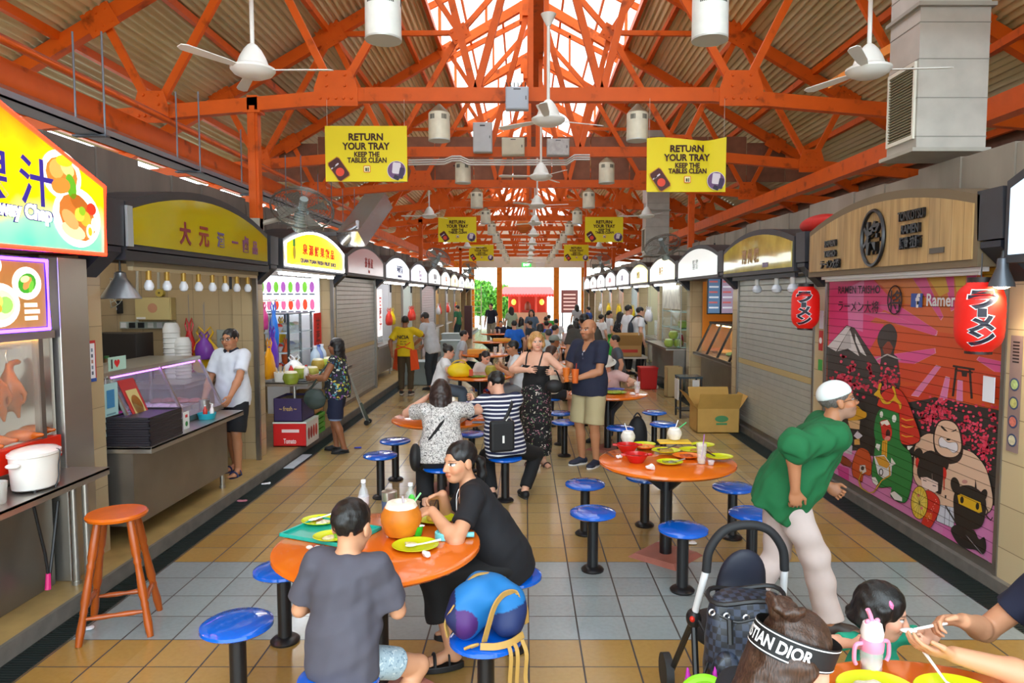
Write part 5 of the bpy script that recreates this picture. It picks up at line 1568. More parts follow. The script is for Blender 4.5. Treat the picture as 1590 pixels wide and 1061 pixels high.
for i in range(9):
 bottle('sauce or oil bottle on the rear bench, %s from the pillar'%ORDW[i],(-4.45+0.12*(i%3),5.45+i*0.19,1.10),0.20+0.06*(i%3),M(('c8d0d4','9aa46a','d8d4c4','7a5a30','b8c4d4')[i%5],0.3),M(('c03028','e8e8e4','3a7a3a')[i%3],0.4),'bottle','bottles on the rear bench')
for i,(px,py,c,w,h,lb)in enumerate(((320,560,'e8b80a',0.34,0.42,'yellow and red printed shopping bag hanging behind the man'),(296,560,'c02020',0.16,0.5,'narrow red bag hanging beside the yellow one'),(318,540,'7a3aa0',0.2,0.25,'purple plastic bag bunched above the yellow one'))):
 p=yp(px,py+18,8.05-0.10*(i==2));g_=plastic_bag(lb,(p.x,p.y,p.z),(w,0.14,h),c)
 if i==0:B().bb((-w*0.45,-0.085,h*0.55),(w*0.45,-0.066,h*0.62)).obj('red_band',M('d03018',0.4),g_)
 B().cyl((0,0,h*1.1),(0,0,h*1.1+0.35),0.003,n=5).obj('cord',M('888888'),g_)
t=thing('glass_chiller','glass display chiller with violet light on the steel counter','display chiller',(-3.42,6.22,0.88))
b=B();b.bb((-0.38,-0.78,0),(0.36,0.78,0.05));b.bb((-0.38,-1.02,0),(0.2,-0.78,0.05));b.obj('base',STEEL,t)
b=B();b.bb((-0.38,-1.02,0.50),(0.14,0.78,0.54));b.obj('roof_plate',STEEL,t)
for y_ in(-0.78,0.0,0.76):
 B().beam((0.13,y_,0.52),(0.35,y_,0.04),0.025,0.02).obj('frame',STEEL,t);B().bb((-0.38,y_,0.05),(-0.36,y_+0.02,0.5)).obj('post',STEEL,t)
b=B();b.prism([(0.14,-0.77,0.515),(0.355,-0.77,0.045),(0.355,0.77,0.045),(0.14,0.77,0.515)],(0.003,0,0.001));b.obj('front_glass',glass('e8e0ff',0.14),t)
b=B();b.bb((0.10,-0.7,0.485),(0.12,0.7,0.498));b.obj('violet_tube',M('c060ff',0.4,em=10,emc='b850ff'),t)
for i,(c,w)in enumerate((('4a70d0',0.32),('e05a9a',0.3),('d8d4d0',0.34),('9a5040',0.3))):
 b=B();b.bb((-0.3,-0.7+i*0.37,0.05),(0.22,-0.7+i*0.37+w,0.10));tr=b.obj('tray',STEEL,t)
 b=B();
 for q in range(5):b.sphere((-0.2+0.09*q,-0.55+i*0.37+0.03*(q%3),0.11),(0.06,0.08,0.03),n=10,m=6)
 b.obj('food_heap',M(c,0.5,var=0.2),tr)
B().bb((0.205,-1.02,0.0),(0.21,-0.80,0.5)).obj('front_pane',glass('e8f4f4',0.15),t)
for i,(y0_,y1_,c,lb)in enumerate(((-1.00,-0.80,'a8d0d0','pale blue poster'),(-0.74,-0.52,'b02828','red poster'))):
 X0,X1=(0.214,0.214)if i==0 else(0.36,0.18)
 def on(u,v):return(X0+(X1-X0)*v+0.004,y0_+(y1_-y0_)*u,0.05+0.42*v)
 b=B();b.prism([on(0,0),on(1,0),on(1,1),on(0,1)],(0.005,0,0.001));po=b.obj('poster',M(c,0.5),t);po['label']=lb
 def on2(u,v):p=on(u,v);return(p[0]+0.008,p[1],p[2]+0.001)
 b=B()
 if i==0:
  b.poly([on2(u,v)for u,v in((0.25,0.55),(0.75,0.55),(0.75,0.88),(0.25,0.88))],0)
  for q in range(5):b.poly([on2(0.2,0.1+q*0.08),on2(0.8,0.1+q*0.08),on2(0.8,0.13+q*0.08),on2(0.2,0.13+q*0.08)],1)
 else:
  b.poly([on2(u,v)for u,v in((0.15,0.25),(0.85,0.25),(0.85,0.8),(0.15,0.8))],2);b.poly([on2(0.5+0.3*math.cos(a),0.5+0.2*math.sin(a))for a in np.linspace(0,2*PI,16,endpoint=False)],3)
 b.obj('print',[M('3a80b0'),M('6a9098'),M('c8b878'),M('a8641c')],po)
t=thing('love_card','small card with a red heart standing on the glass chiller','card',(-3.30,5.60,1.425))
B().bb((0,-0.12,0),(0.004,0.12,0.11)).obj('card',M('b8e0d0',0.6),t);lettering('I',0.10,BLACK,t,(0.006,-0.08,0.055),(0,1,0),(0,0,1),bold=0.03)
b=B();b.poly([(0.006,-0.01+0.0024*16*math.sin(a)**3,0.057+0.0024*(13*math.cos(a)-5*math.cos(2*a)-2*math.cos(3*a)-math.cos(4*a)))for a in np.linspace(0,2*PI,28,endpoint=False)]);b.obj('heart',M('d82020',0.5),t)
counter('long stainless serving counter with the stack of black trays',-3.85,-2.84,5.22,6.95,0.875)
t0=None
for i in range(12):
 lab='black serving tray in the stack on the steel counter, %s from the bottom'%ORDW[i]
 if t0 is None:
  b=B();w,l=0.17,0.25
  b.bb((-w,-l,0),(w,l,0.004));b.bb((-w,-l,0),(-w+0.012,l,0.018));b.bb((w-0.012,-l,0),(w,l,0.018));b.bb((-w,-l,0),(w,-l+0.012,0.018));b.bb((-w,l-0.012,0),(w,l,0.018))
  t0=tag(b.obj('serving_tray',M('262228',0.45),None,(-3.03,5.50,0.876),0.004),lab,'tray','black trays stacked on the counter')
 else:dup(t0,(-3.03+0.004*((i*3)%3-1),5.50+0.005*((i*2)%3-1),0.876+i*0.0185),0.01*((i*5)%3-1),lab)
t=thing('condiment_basket','small turquoise basket with sauce bottles on the steel counter','basket',(-2.98,6.45,0.876))
B().lathe([(0.07,0),(0.085,0.055),(0.08,0.055),(0.066,0.006)],n=16).obj('basket',M('28a8b8',0.4),t)
for i,c in enumerate(('c83828','e8e0d8')):bottle('%s sauce bottle standing in the turquoise basket'%('red' if i==0 else 'white'),(-2.99+0.05*i,6.44+0.03*i,0.884),0.12,M(c,0.3),M('e8e8e8',0.4))
t=thing('steel_mug','tall shiny steel mug behind the turquoise basket','mug',(-3.08,6.62,0.876));B().lathe([(0.045,0),(0.048,0.15),(0.044,0.15),(0.042,0.01)],n=18).obj('mug_body',STEEL,t);B().tube([(0.047,0,0.12),(0.08,0,0.11),(0.08,0,0.05),(0.047,0,0.04)],0.006,6).obj('handle',STEEL,t)
t=thing('recycling_card','small upright white card with red and green marks on the counter edge','card',(-2.93,5.95,0.876));B().bb((0,-0.05,0),(0.004,0.05,0.15)).obj('card',M('e8ece8'),t);B().bb((0.004,-0.02,0.10),(0.0055,0.02,0.125)).obj('red_mark',M('c83030'),t);B().cyl((0.004,0,0.045),(0.0055,0,0.045),0.022,n=12).obj('green_mark',M('3a8a4a'),t)
for k in range(1,9):
 solid('shutter_guide','steel shutter guide rail on the far side of the %s bay, roast duck row'%ORDW[k-1],'guide rail',(LD+0.0,YL[k+1]-0.19,0.1),(LD+0.05,YL[k+1]-0.145,2.38),STEELD,0)
 # ROLLER SHUTTERS
def shutter(side,y0,y1,label,zt=2.34,band=True,col='b9b6ae',face=None):
 X=LD if side<0 else RD;n=1 if side<0 else-1
 zb=0.10 if side<0 else 0.085
 t=thing('roller_shutter',label,'roller shutter',(X,(y0+y1)/2,zb))
 h=zt-zb;l=(y1-y0)/2
 b=B();k=0;z=0.06
 while z<h:
  z2=min(z+0.078,h)
  mi=1 if band and abs(z-h*0.40)<0.045 else 0
  b.prism([(0,-l,z),(n*0.008,-l,z+0.004),(n*0.008,-l,z2-0.008),(0,-l,z2-0.002)],(0,2*l,0),mi)
  z=z2
 b.bb((-n*0.01,-l,0.0),(0,l,h),2)
 b.obj('slat',[M(col,0.35,0.35,var=0.06),M('c9b27a',0.4,0.2),M('4a4a48',0.6)],t)
 B().bb((-0.015,-l,0),(0.015,l,0.06)).obj('bottom_bar',STEELD,t)
 return t
shutter(-1,YL[3]+0.16,YL[4]-0.16,'shut grey roller shutter under the pink tinted sign, roast duck row')
shutter(-1,YL[6]+0.16,YL[7]-0.16,'shut mauve grey roller shutter deeper in the roast duck row',col='aaa2ac')
# OTHER SIGNS OF THE ROAST DUCK ROW
def ysp(row,k):return row[k]+0.14,row[k+1]-0.14
t=arched_sign(-1,YL[2]+0.30,YL[3]-0.10,'lit yellow arched sign with red characters and white light border',lit([(0.0,lin('fff4c0')),(0.3,lin('ffe818')),(0.7,lin('ffd400'))],0.9,2,1.2,0.1),border=M('ffffff',0.4,em=7))
sign_text(t,-1,'泉 源 鮮 果 飲 品',0.15,0.05,0.245,M('d8301c',0.5,em=0.3),bold=0.02,width=1.5);sign_text(t,-1,'QUAN YUAN FRESH FRUIT JUICE',0.075,0.05,0.09,M('4a3aa0',0.5),bold=0.03,width=1.7)
b=B();b.sphere((0.02,-1.05,0.18),(0.004,0.06,0.09),0,12,8);b.bb((0.016,-1.09,0.26),(0.022,-1.01,0.36),1);b.obj('pineapple_picture',[lit_art('b8a020',0.4),lit_art('3a8a30',0.4)],t)
SG=[('pink tinted','c9a8ae',0.15,'茶 香 居','b03030','glossy pink tinted arched sign over the shut stall'),('white blue','f4f6ff',1.3,'海南雞飯','303a70','lit white arched sign with dark blue characters'),('lilac','e9e2f4',0.9,'粥 品','b8a0b8','lit pale lilac arched sign'),('grey','d8d4dc',0.35,'雲 吞 麵','9a9098','dull pale grey arched sign'),('peach','f6d9b8',0.9,'甜 品','c85030','lit peach arched sign'),('yellow','f0e070',0.9,'豆 漿','b04020','lit lemon yellow arched sign'),('white','f4f6fa',1.0,'魚 丸 麵','405080','lit cold white arched sign'),('green','d4e4b0',0.8,'水 果','3a7a30','lit pale green arched sign'),('cream','f0e8d4',0.6,'咖 啡','804020','lit cream arched sign')]
for i,(nm,c,e,tx,tc,lb)in enumerate(SG):
 k=3+i
 if k+1>=len(YL):break
 y0,y1=ysp(YL,k)
 t=arched_sign(-1,y0,y1,lb+', %s sign of the roast duck row'%ORDW[k],M(c,0.15,em=e))
 sign_text(t,-1,tx,0.19,0.1,0.24,M(tc,0.5),bold=0.02)
 sign_text(t,-1,'FOOD STALL' if False else{'茶 香 居':'TEA','海南雞飯':'HAINANESE RICE','粥 品':'PORRIDGE'}.get(tx,tx),0.07,0.1,0.08,M(tc,0.5),bold=0.03)
tube_light(-1,5.4,7.6,'added fill tube on the ceiling inside the open stall with the bulbs',z=2.90,x=-4.0,e=40)  # tube added as fill to brighten the tiled interior
tube_light(-1,8.7,11.0,'added ceiling fill tube inside the juice stall',z=2.93,x=-3.75,e=50)  # added fill tube, brightens the white juice stall lining
for k in(2,4,5,7,8,9):
 tube_light(-1,YL[k]+0.3,YL[k]+2.7,'bright tube light under the sign of the %s bay, roast duck row'%ORDW[k],e=34 if k>2 else 36)
 # FRUIT JUICE STALL
t=thing('menu_board','bright white menu panel of fruit pictures inside the juice stall','menu board',(-3.85,11.24,1.72))
B().bb((-0.45,-0.04,0),(0.50,0,0.60)).obj('panel',M('f6f8ff',0.4,em=1.3),t)
random.seed(5)
for r_ in range(2):
 for c in range(8):
  b=B();cy,cz=-0.38+c*0.115,0.16+r_*0.28
  b.poly([(cy+0.04*math.cos(a),-0.045,cz+0.09*math.sin(a))for a in np.linspace(0,2*PI,14,endpoint=False)],0);b.bb((cy-0.045,-0.045,cz-0.125),(cy+0.045,-0.04,cz-0.10),1)
  b.obj('fruit_picture',[M(('d84020','e8a020','6ab030','e86090','c8d840','9a50a0')[(c*3+r_*2)%6],0.5,em=0.5),M('6a7080',0.5)],t)
solid('juice_stall_backboard','white lit backboard shelf wall of the juice stall','panel',(-4.3,8.6,0.1),(-4.25,11.2,2.4),M('f0f4fa',0.4),0)
solid('white_side_panel','white lit side panelling of the juice stall below the fruit menu','panel',(-4.2,11.25,0.1),(-3.32,11.28,2.4),M('eef2f6',0.4),0);bpy.data.objects['white_side_panel'].name='wall_lining';bpy.data.objects['juice_stall_backboard'].name='wall_lining'
t=thing('glass_showcase','tall glass showcase of bowls and bottles on the juice counter','display case',(-3.52,10.25,0.926))
for a in((-0.2,-0.52),(0.2,-0.52),(-0.2,0.52),(0.2,0.52),(0.2,0.0)):
 B().bb((a[0]-0.015,a[1]-0.015,0),(a[0]+0.015,a[1]+0.015,0.85)).obj('post',M('3a4448',0.4,0.5),t)
for z in(0.0,0.28,0.56,0.83):B().bb((-0.21,-0.53,z),(0.21,0.53,z+0.015)).obj('shelf',M('b8c8cc',0.3)if z<0.8 else M('3a4448',0.4),t)
B().bb((0.212,-0.52,0.02),(0.216,0.52,0.83)).obj('glass',glass('dff0f4',0.13),t)
for i in range(12):
 z=0.93+0.016+0.28*(i//4)
 c=('c83028','d8e0e8','3a60c8','e8b030','c83828','a8d0d8','3a50a0','e0e0e4','d04030','f0f0f0','60a850','e8c8a0')[i]
 t2=thing('fruit_bowl','bowl of %s on the %s shelf of the juice showcase, %s along'%(('red fruit','ice','blue jelly','mango','red beans','mint jelly','grass jelly','coconut jelly','watermelon','milk ice','green jelly','corn')[i],('bottom','middle','upper')[i//4],ORDW[i%4]),'bowl',(-3.52,9.86+0.26*(i%4),z),0,'bowls in the juice showcase')
 B().lathe([(0.05,0),(0.09,0.08),(0.085,0.08),(0.045,0.008)],n=16).obj('bowl',glass('e8f0f4',0.45),t2);B().sphere((0,0,0.075),(0.08,0.08,0.05),n=12,m=8).obj('contents',M(c,0.4),t2)
t=counter('long steel juice counter reaching out over the kerb',-3.9,-2.75,8.75,11.0,0.925,panel=False)
for sy in(-0.6,0.5):B().beam((0.2,sy,0.45),(0.53,sy,0.78),0.02,0.03).obj('brace',STEELD,t)
for i,(px,py,r,hk,lb)in enumerate(((486,585,0.085,'b8b050','yellowish trimmed coconut at the woman in the floral blouse'),(467,588,0.10,'8f9a30','green trimmed coconut near the hands of the woman'),(452,597,0.10,'7f8a28','green trimmed coconut beside the squeeze bottles'),(512,573,0.11,'b0c050','pale green coconut at the shutter end of the juice counter'),(494,574,0.10,'c0a040','tan coconut under the showcase'))):
 g=gp(px,py,0.93);coconut(lb,(min(g.x,-2.88),min(g.y,10.85),0.926),r,hk,'trimmed coconuts on the juice counter')
for i,(px,py,c,h)in enumerate(((432,596,'c82828',0.2),(441,602,'e8e4e0',0.19))):
 g=gp(px,py,0.93);bottle('%s squeeze bottle on the juice counter'%('red' if i==0 else 'white'),(min(g.x,-2.85),max(g.y,9.1),0.926),h,M(c,0.35),M('f0f0f0' if i==0 else 'd83030',0.4),r=0.035)
g=gp(424,596,0.93);t=thing('straw_tub','white tub full of wooden sticks at the end of the juice counter','tub',(min(g.x,-2.9),max(g.y,8.88),0.926));B().lathe([(0.07,0),(0.085,0.12),(0.08,0.12),(0.066,0.006)],n=18).obj('tub',WHITE,t)
for k in range(10):B().cyl((0.03*math.cos(k),0.03*math.sin(k),0.01),(0.06*math.cos(k),0.06*math.sin(k),0.17+0.02*(k%3)),0.004,n=5).obj('stick',M('d8c090',0.6),t)
t=plastic_bag('bunched white plastic bag on the juice counter',(-3.12,9.35,0.926),(0.26,0.3,0.24),'ecebe8')
solid('tray_mat','dark flat tray on the near end of the juice counter','tray',(-2.98,8.8,0.926),(-2.8,9.02,0.94),M('33353c',0.4))
solid('menu_card','turquoise printed card lying on the juice counter','card',(-2.95,9.75,0.926),(-2.80,9.98,0.932),M('58b8a8',0.5))
for i,(px,py,c,w,h,lb)in enumerate(((424,555,'5a20b0',0.30,0.46,'violet plastic bag hanging low in the juice stall'),(426,520,'2a78d8',0.12,0.5,'long blue plastic bag hanging in the juice stall'),(437,512,'e8c010',0.2,0.3,'yellow plastic bag hanging under the fruit menu'),(420,510,'e0e8f0',0.18,0.34,'pale plastic bag hanging at the pillar of the juice stall'),(419,568,'e8a010',0.3,0.42,'orange yellow sack hanging beneath the violet bag'),(445,545,'e06020',0.14,0.3,'small orange bag hanging beside the showcase'),(410,492,'e04890',0.16,0.3,'pink bag hanging at the top of the juice stall'))):
 p=xp(px,py+20,-3.30-0.13*(i%4));g_=plastic_bag(lb,(p.x,max(p.y,8.6)+0.0,p.z),(0.12,w,h),c);B().cyl((0,0,h*1.05),(0,0,1.95-p.z),0.003,n=5).obj('cord',M('999999'),g_)
t=thing('hanging_rack','thin steel rack the plastic bags of the juice stall hang from','rack',(-3.5,9.2,1.95))
for dx in(-0.2,-0.06,0.07,0.2):B().cyl((dx,-0.93,0),(dx,0.75,0),0.006,n=6).obj('bar',STEEL,t)
for dy in(-0.9,0.0,0.7):B().cyl((-0.22,dy,0.01),(0.22,dy,0.01),0.006,n=6).obj('cross_bar',STEEL,t)
t=thing('red_banner','red hanging banner with dark characters beside the juice showcase','banner',(-3.32,11.1,1.0));B().bb((0,-0.2,0),(0.006,0.2,0.75)).obj('cloth',M('d8241c',0.6),t);lettering('甘\n蔗\n水',0.2,M('7a1010',0.6),t,(0.01,0,0.38),(0,1,0),(0,0,1),bold=0.02)
for i,c in enumerate(('f0f0f4','3a58b8','f0f0f4')):bottle('large %s topped jar beside the red banner, %s along'%(('white','blue','pale')[i],ORDW[i]),(-3.2,10.55+0.17*i,0.926),0.34,M('c8d8e8' if i!=1 else '88a0d8',0.2),M(c,0.4),'jar',r=0.075,name='jar')
t=carton('fruit_carton','open dark violet fruit carton under the juice counter',(-3.02,9.02,0.42),(0.36,0.50,0.30),M('3a2c5a',0.6),flaps=False);lettering('~ fresh ~',0.08,M('c8a860',0.6),t,(0.0,-0.252,0.17),(1,0,0),(0,0,1),bold=0.01,width=0.22)
B().bb((-0.17,-0.24,0.2),(0.17,0.24,0.27)).obj('paper_lining',M('a08a60',0.8),t)
t=carton('fruit_carton','red and white fruit carton beneath the violet one',(-3.0,9.02,0.105),(0.42,0.52,0.30),M('d01818',0.5),flaps=False)
B().bb((0.211,-0.26,0),(0.213,0.26,0.30)).obj('white_side',M('e8e2dc',0.5),t);B().bb((-0.215,-0.265,0.295),(0.216,0.265,0.312)).obj('lid_edge',M('e4eee4',0.5),t);B().bb((-0.1,-0.2625,0.18),(0.12,-0.2605,0.22)).obj('label_strip',M('f0d8d8'),t)
for k in range(4):B().sphere((0.214,-0.16+0.105*k,0.15),(0.004,0.045,0.08),n=12,m=8).obj('fruit_print',M('a01c1c' if k<2 else 'c83020',0.5),t)
lettering('Tomato',0.09,M('f4e8e8',0.5),t,(0.0,-0.263,0.07),(1,0,0),(0,0,1),width=0.16)
carton('brown_carton','brown carton behind the woman\'s shoulder bag',(-3.05,9.62,0.40),(0.34,0.40,0.30),CARD,flaps=False)
t=thing('green_crate','bright green plastic crate under the juice counter','crate',(-3.05,9.66,0.105))
for sx,sy,w,l in((-1,0,0.012,0.42),(1,0,0.012,0.42),(0,-1,0.36,0.012),(0,1,0.36,0.012)):
 for z in range(4):B().bb((sx*0.175-w/2,sy*0.205-l/2,z*0.072),(sx*0.175+w/2,sy*0.205+l/2,z*0.072+0.055)).obj('side',M('4aa028',0.4),t)
B().bb((-0.17,-0.2,0),(0.17,0.2,0.012)).obj('base',M('4aa028',0.4),t)
# FURTHER OPEN STALLS, both rows
def open_stall(side,k,wallc,e,seed,nm):
 rnd=random.Random(seed);row=YL if side<0 else YR
 n=1 if side<0 else-1
 y0,y1=ysp(row,k)
 Xf=LD if side<0 else RD
 who='%s %s row stall'%(ORDW[k],'roast duck' if side<0 else 'ramen')
 t=thing('stall_lining','%s lit rear panelling of the %s'%(nm,who),'panel',(Xf-n*1.0,(y0+y1)/2,0.1))
 B().bb((-0.02,-(y1-y0)/2,0),(0.02,(y1-y0)/2,2.6)).obj('panel',M(wallc,0.4),t)
 B().bb((n*0.02,(y1-y0)/2+0.05,0),(n*0.74,(y1-y0)/2+0.085,2.6)).obj('side_panel',M(wallc,0.4),t)
 for r_ in range(2):
  b=B();b.bb((0.02*n,-1.2,1.15+r_*0.4),(n*0.26,1.2,1.17+r_*0.4));b.obj('shelf',STEEL,t)
 for q in range(4):
  b=B();b.bb((n*0.022,-1.2+q*0.62,1.95),(n*0.035,-0.7+q*0.62,2.3));b.obj('picture_menu',M(rnd.choice(('e8d0a0','d86040','f0e8e0','a0c080','e0a040')),0.5),t)
 tube_light(side,y0+0.6,y1-0.4,'added ceiling fill tube inside the %s'%who,z=2.93 if side<0 else 2.83,x=Xf-0.45*n,e=22+30*e)  # ceiling tube added in each open stall to brighten its panelling
 c=counter('steel and tile counter of the %s'%who,Xf-0.35*n-0.35,Xf-0.35*n+0.35+0.0,y0+0.15,y1-0.5,0.92)
 g=thing('display_case','glass food display case on the counter of the %s'%who,'display case',(Xf-0.4*n,y0+0.9,0.925))
 B().bb((-0.22,-0.55,0.40),(0.22,0.55,0.44)).obj('lid',STEEL,g);B().bb((-0.22,-0.55,0),(0.22,0.55,0.02)).obj('base',STEEL,g);B().bb((n*0.215,-0.55,0.02),(n*0.22,0.55,0.40)).obj('glass',glass('e8f4f8',0.15),g)
 for sy in(-1,1):B().bb((-0.22,sy*0.54-0.01,0),(0.22,sy*0.54+0.01,0.42)).obj('side',glass('e8f4f8',0.25),g)
 for q in range(5):B().sphere((0,-0.42+q*0.21,0.06),(0.13,0.09,0.05),n=10,m=6).obj('food',M(rnd.choice(('c86030','e0b050','6a9a40','b83828','e8e0d0')),0.5),g)
 for q in range(8):
  z=1.27+0.4*(q%2)
  cc=rnd.choice(('c83030','e8b820','3a70b8','e8e8e8','4a9a48','d88030','b060a0'))
  bottle('%s jar, %s shelf, %s along, %s'%({'c83030':'red','e8b820':'yellow','3a70b8':'blue','e8e8e8':'white','4a9a48':'green','d88030':'orange','b060a0':'purple'}[cc],'lower' if q%2==0 else 'upper',ORDW[q//2],who),(Xf-n*(1.0-0.14),(y0+y1)/2-1.0+q*0.28,z),0.22,M(cc,0.35),M('e8e8e4',0.4),'jar',None,0.06,'jar')
 bags=[('f0d010','yellow'),('e84030','red'),('e8e8ee','white')]
 for q in range(2):
  cc,cn=rnd.choice(bags)
  pb=plastic_bag('%s plastic bag hanging %s in the %s'%(cn,'first' if q==0 else 'second',who),(Xf-0.18*n,y1-0.7+0.38*q,1.30),(0.16,0.26,0.34),cc);B().cyl((0,0,0.36),(0,0,1.05),0.003,n=5).obj('cord',M('999999'),pb)
for k,c,e,nm in((4,'f4f6fa',0.9,'cold white'),(5,'e8f0e8',0.6,'greenish white'),(7,'e8c080',0.5,'warm tan'),(8,'f0f0f0',0.7,'white'),(9,'e8ecf0',0.7,'pale')):
 open_stall(-1,k,c,e,10+k,nm)
t=thing('vertical_sign','white upright sign with red characters at the yellow shirt seller stall','sign',(LD+0.004,YL[4]+0.36,1.15));B().bb((0,-0.2,0),(0.02,0.2,1.0)).obj('panel',M('f8f4f4',0.4,em=0.8),t);lettering('甘\n蔗\n汁',0.26,M('d03020',0.5),t,(0.024,0,0.5),(0,1,0),(0,0,1),bold=0.02)
for i,(px,py,w,h)in enumerate(((488,0,0,0),)):pass
def bin_(label,c,w,l,h,col='9fb0b4'):
 t=thing('plastic_bin',label,'bin',c)
 b=B();b.box((0,0,h/2),(w,l,h),0,None,1.12);b.obj('bin_body',M(col,0.45),t,bevel=0.02);b=B();b.box((0,0,h),(w*1.17,l*1.17,0.03));b.obj('rim',M(col,0.4),t,bevel=0.008)
 return t
g=gp(650,590);bin_('low wide grey plastic tub behind the yellow shirt seller',(-2.45,15.9,0),0.62,0.5,0.52)
bin_('tall grey plastic bin under the far counter',(-2.05,19.2,0),0.5,0.45,0.78);bin_('second grey plastic bin standing behind the tall one',(-2.15,20.6,0),0.55,0.5,0.9,'a8b4b6')
# RAMEN ROW
for k in(1,2):
 for y in(YR[k]+0.13,YR[k+1]-0.17):
  solid('shutter_guide','steel guide rail %s the %s shutter'%('at the near edge of' if y<YR[k]+1 else 'at the far edge of','painted ramen' if k==1 else 'plain grey'),'guide rail',(RD-0.03,y,0.085),(RD+0.02,y+0.04,2.33),STEELD,0)
shutter(1,YR[2]+0.18,YR[3]-0.18,'shut plain grey roller shutter with cream band next to the ramen stall',col='b4b8b2')
shutter(1,YR[1]+0.18,YR[2]-0.18,'roller shutter painted with a pink and orange ramen mural',band=False,col='d86a50')
SH=[o for o in bpy.data.objects if o.name.startswith('roller_shutter')and 'painted' in o['label']][0]
SHY,SHZ=SH.location.y,SH.location.z
class Art:
 """flat painted shapes on the shutter, each a little in front of the one before"""
 def __init__(s):s.b=B();s.mats=[];s.keys={};s.n=0
 def mi(s,c):
  if c not in s.keys:s.keys[c]=len(s.mats);s.mats.append(M(c,0.45))
  return s.keys[c]
 def P(s,px,py,d):
  p=xp(px,py,RD-0.009-d)
  y=min(max(p.y,SHY-YHALF),SHY+YHALF);z=min(max(p.z,0.15),2.335)
  return(p.x-RD,y-SHY,z-SHZ)
 def poly(s,pts,c,step=True):
  if step:s.n+=1
  d=0.00005*s.n
  s.b.poly([s.P(x,y,d)for x,y in pts],s.mi(c))
 def line(s,pts,w,c):
  for a,q in zip(pts[:-1],pts[1:]):
   dx,dy=q[0]-a[0],q[1]-a[1];L=math.hypot(dx,dy)+1e-6;nx,ny=-dy/L*w/2,dx/L*w/2
   s.poly([(a[0]+nx,a[1]+ny),(q[0]+nx,q[1]+ny),(q[0]-nx,q[1]-ny),(a[0]-nx,a[1]-ny)],c)
 def ell(s,cx,cy,rx,ry,c,a=0.0,n=20,out=None,step=True):
  if out:s.ell(cx,cy,rx+0.9,ry+0.9,out,a,n)
  s.poly([(cx+rx*math.cos(t)*math.cos(a)-ry*math.sin(t)*math.sin(a),cy+rx*math.cos(t)*math.sin(a)+ry*math.sin(t)*math.cos(a))for t in np.linspace(0,2*PI,n,endpoint=False)],c,step)
 def shape(s,pts,c,out='1a1512',g=1.0):
  if len(pts)>6:pts=[(p.x,p.y)for p in smooth_path([(x,y,0)for x,y in pts],4,True)]
  if out:
   cx=sum(p[0]for p in pts)/len(pts);cy=sum(p[1]for p in pts)/len(pts)
   s.poly([(x+g*(x-cx)/(math.hypot(x-cx,y-cy)+1e-6),y+g*(y-cy)/(math.hypot(x-cx,y-cy)+1e-6))for x,y in pts],out)
  s.poly(pts,c)
 def done(s,name):return s.b.obj(name,s.mats,SH)
YHALF=(YR[2]-0.18-YR[1]-0.18)/2
def c1(*p):return[(1270+0.18868*x,410+0.18868*y)for x,y in p]
def c2(*p):return[(1270+0.19802*x,580+0.19802*y)for x,y in p]
def c3(*p):return[(1390+0.28257*x,600+0.28257*y)for x,y in p]
A=Art()
A.poly([(1270,410),(1575,410),(1560,900),(1270,760)],'cf4f1c')
A.poly(c1((95,80),(420,90),(640,330),(430,700),(90,660)),'d83a78');A.poly(c1((240,200),(380,130),(370,560),(250,520)),'dc78ac')
A.poly(c1((420,90),(800,70),(1160,40),(1560,20),(1560,380),(700,330)),'d07428')
A.poly(c1((600,330),(1560,380),(1560,640),(430,480)),'d0622a')
for q in(((750,75),(870,70),(1030,430),(1010,460)),((1035,55),(1115,48),(1125,370),(1095,385)),((1230,40),(1330,35),(1250,260),(1215,260)),((470,340),(660,340),(980,550),(970,590)),((430,770),(960,695),(965,735),(640,900)),((1310,790),(1330,765),(1540,810),(1540,930)),((380,410),(560,400),(980,570),(960,590))):
 A.shape(c1(*q),'d8508e','e0a0b4',1.2)
A.poly(c1((880,68),(1035,55),(1080,230),(1000,270)),'cfa02a');A.poly(c1((1115,48),(1230,40),(1210,200),(1140,230)),'cfae28');A.poly(c1((1330,35),(1560,20),(1560,120),(1380,120)),'cfae28')
A.poly([(1280,590),(1400,606),(1560,640),(1552,790),(1283,700)],'2a2826')
A.poly(c3((0,0),(420,0),(180,70),(60,90)),'c8391a');A.poly(c1((560,940),(1560,1120),(1560,900),(560,800)),'cc4420')
for q in(((970,835),(1010,850),(830,1090),(770,1080)),((1050,930),(1085,940),(1060,1120),(1000,1110)),((1150,960),(1190,965),(1190,1130),(1140,1120))):
 A.shape(c1(*q),'d87aa8','e8c0d0',1.0)
A.poly([(1280,700),(1330,700),(1440,740),(1553,790),(1545,900),(1280,760)],'cf7aae')
A.poly([(1300,722),(1318,728),(1318,752),(1302,745)],'c83a88');A.poly([(1470,790),(1500,804),(1490,860),(1462,842)],'d06aa8')
A.shape(c1((70,680),(235,510),(300,530),(520,860),(560,1060),(80,1040)),'3a3634','1a1614',1.0)
A.poly(c1((75,680),(235,512),(270,520),(150,720)),'d8d4d4');A.poly(c1((265,545),(250,700),(340,760),(290,620)),'d8d4d4');A.poly(c1((225,600),(260,540),(275,690),(160,720)),'bcb8b8');A.poly(c1((305,570),(400,760),(350,730),(310,640)),'e0dcdc')
A.shape(c1((500,900),(520,740),(490,640),(505,560),(560,500),(610,500),(650,570),(645,650),(625,740),(660,790),(665,1040),(480,1040)),'383230',None);A.poly(c1((530,690),(570,640),(590,640),(620,690),(600,740),(545,740)),'8a3a24');A.line(c1((480,790),(570,745),(680,790)),2.0,'b8b0b0')
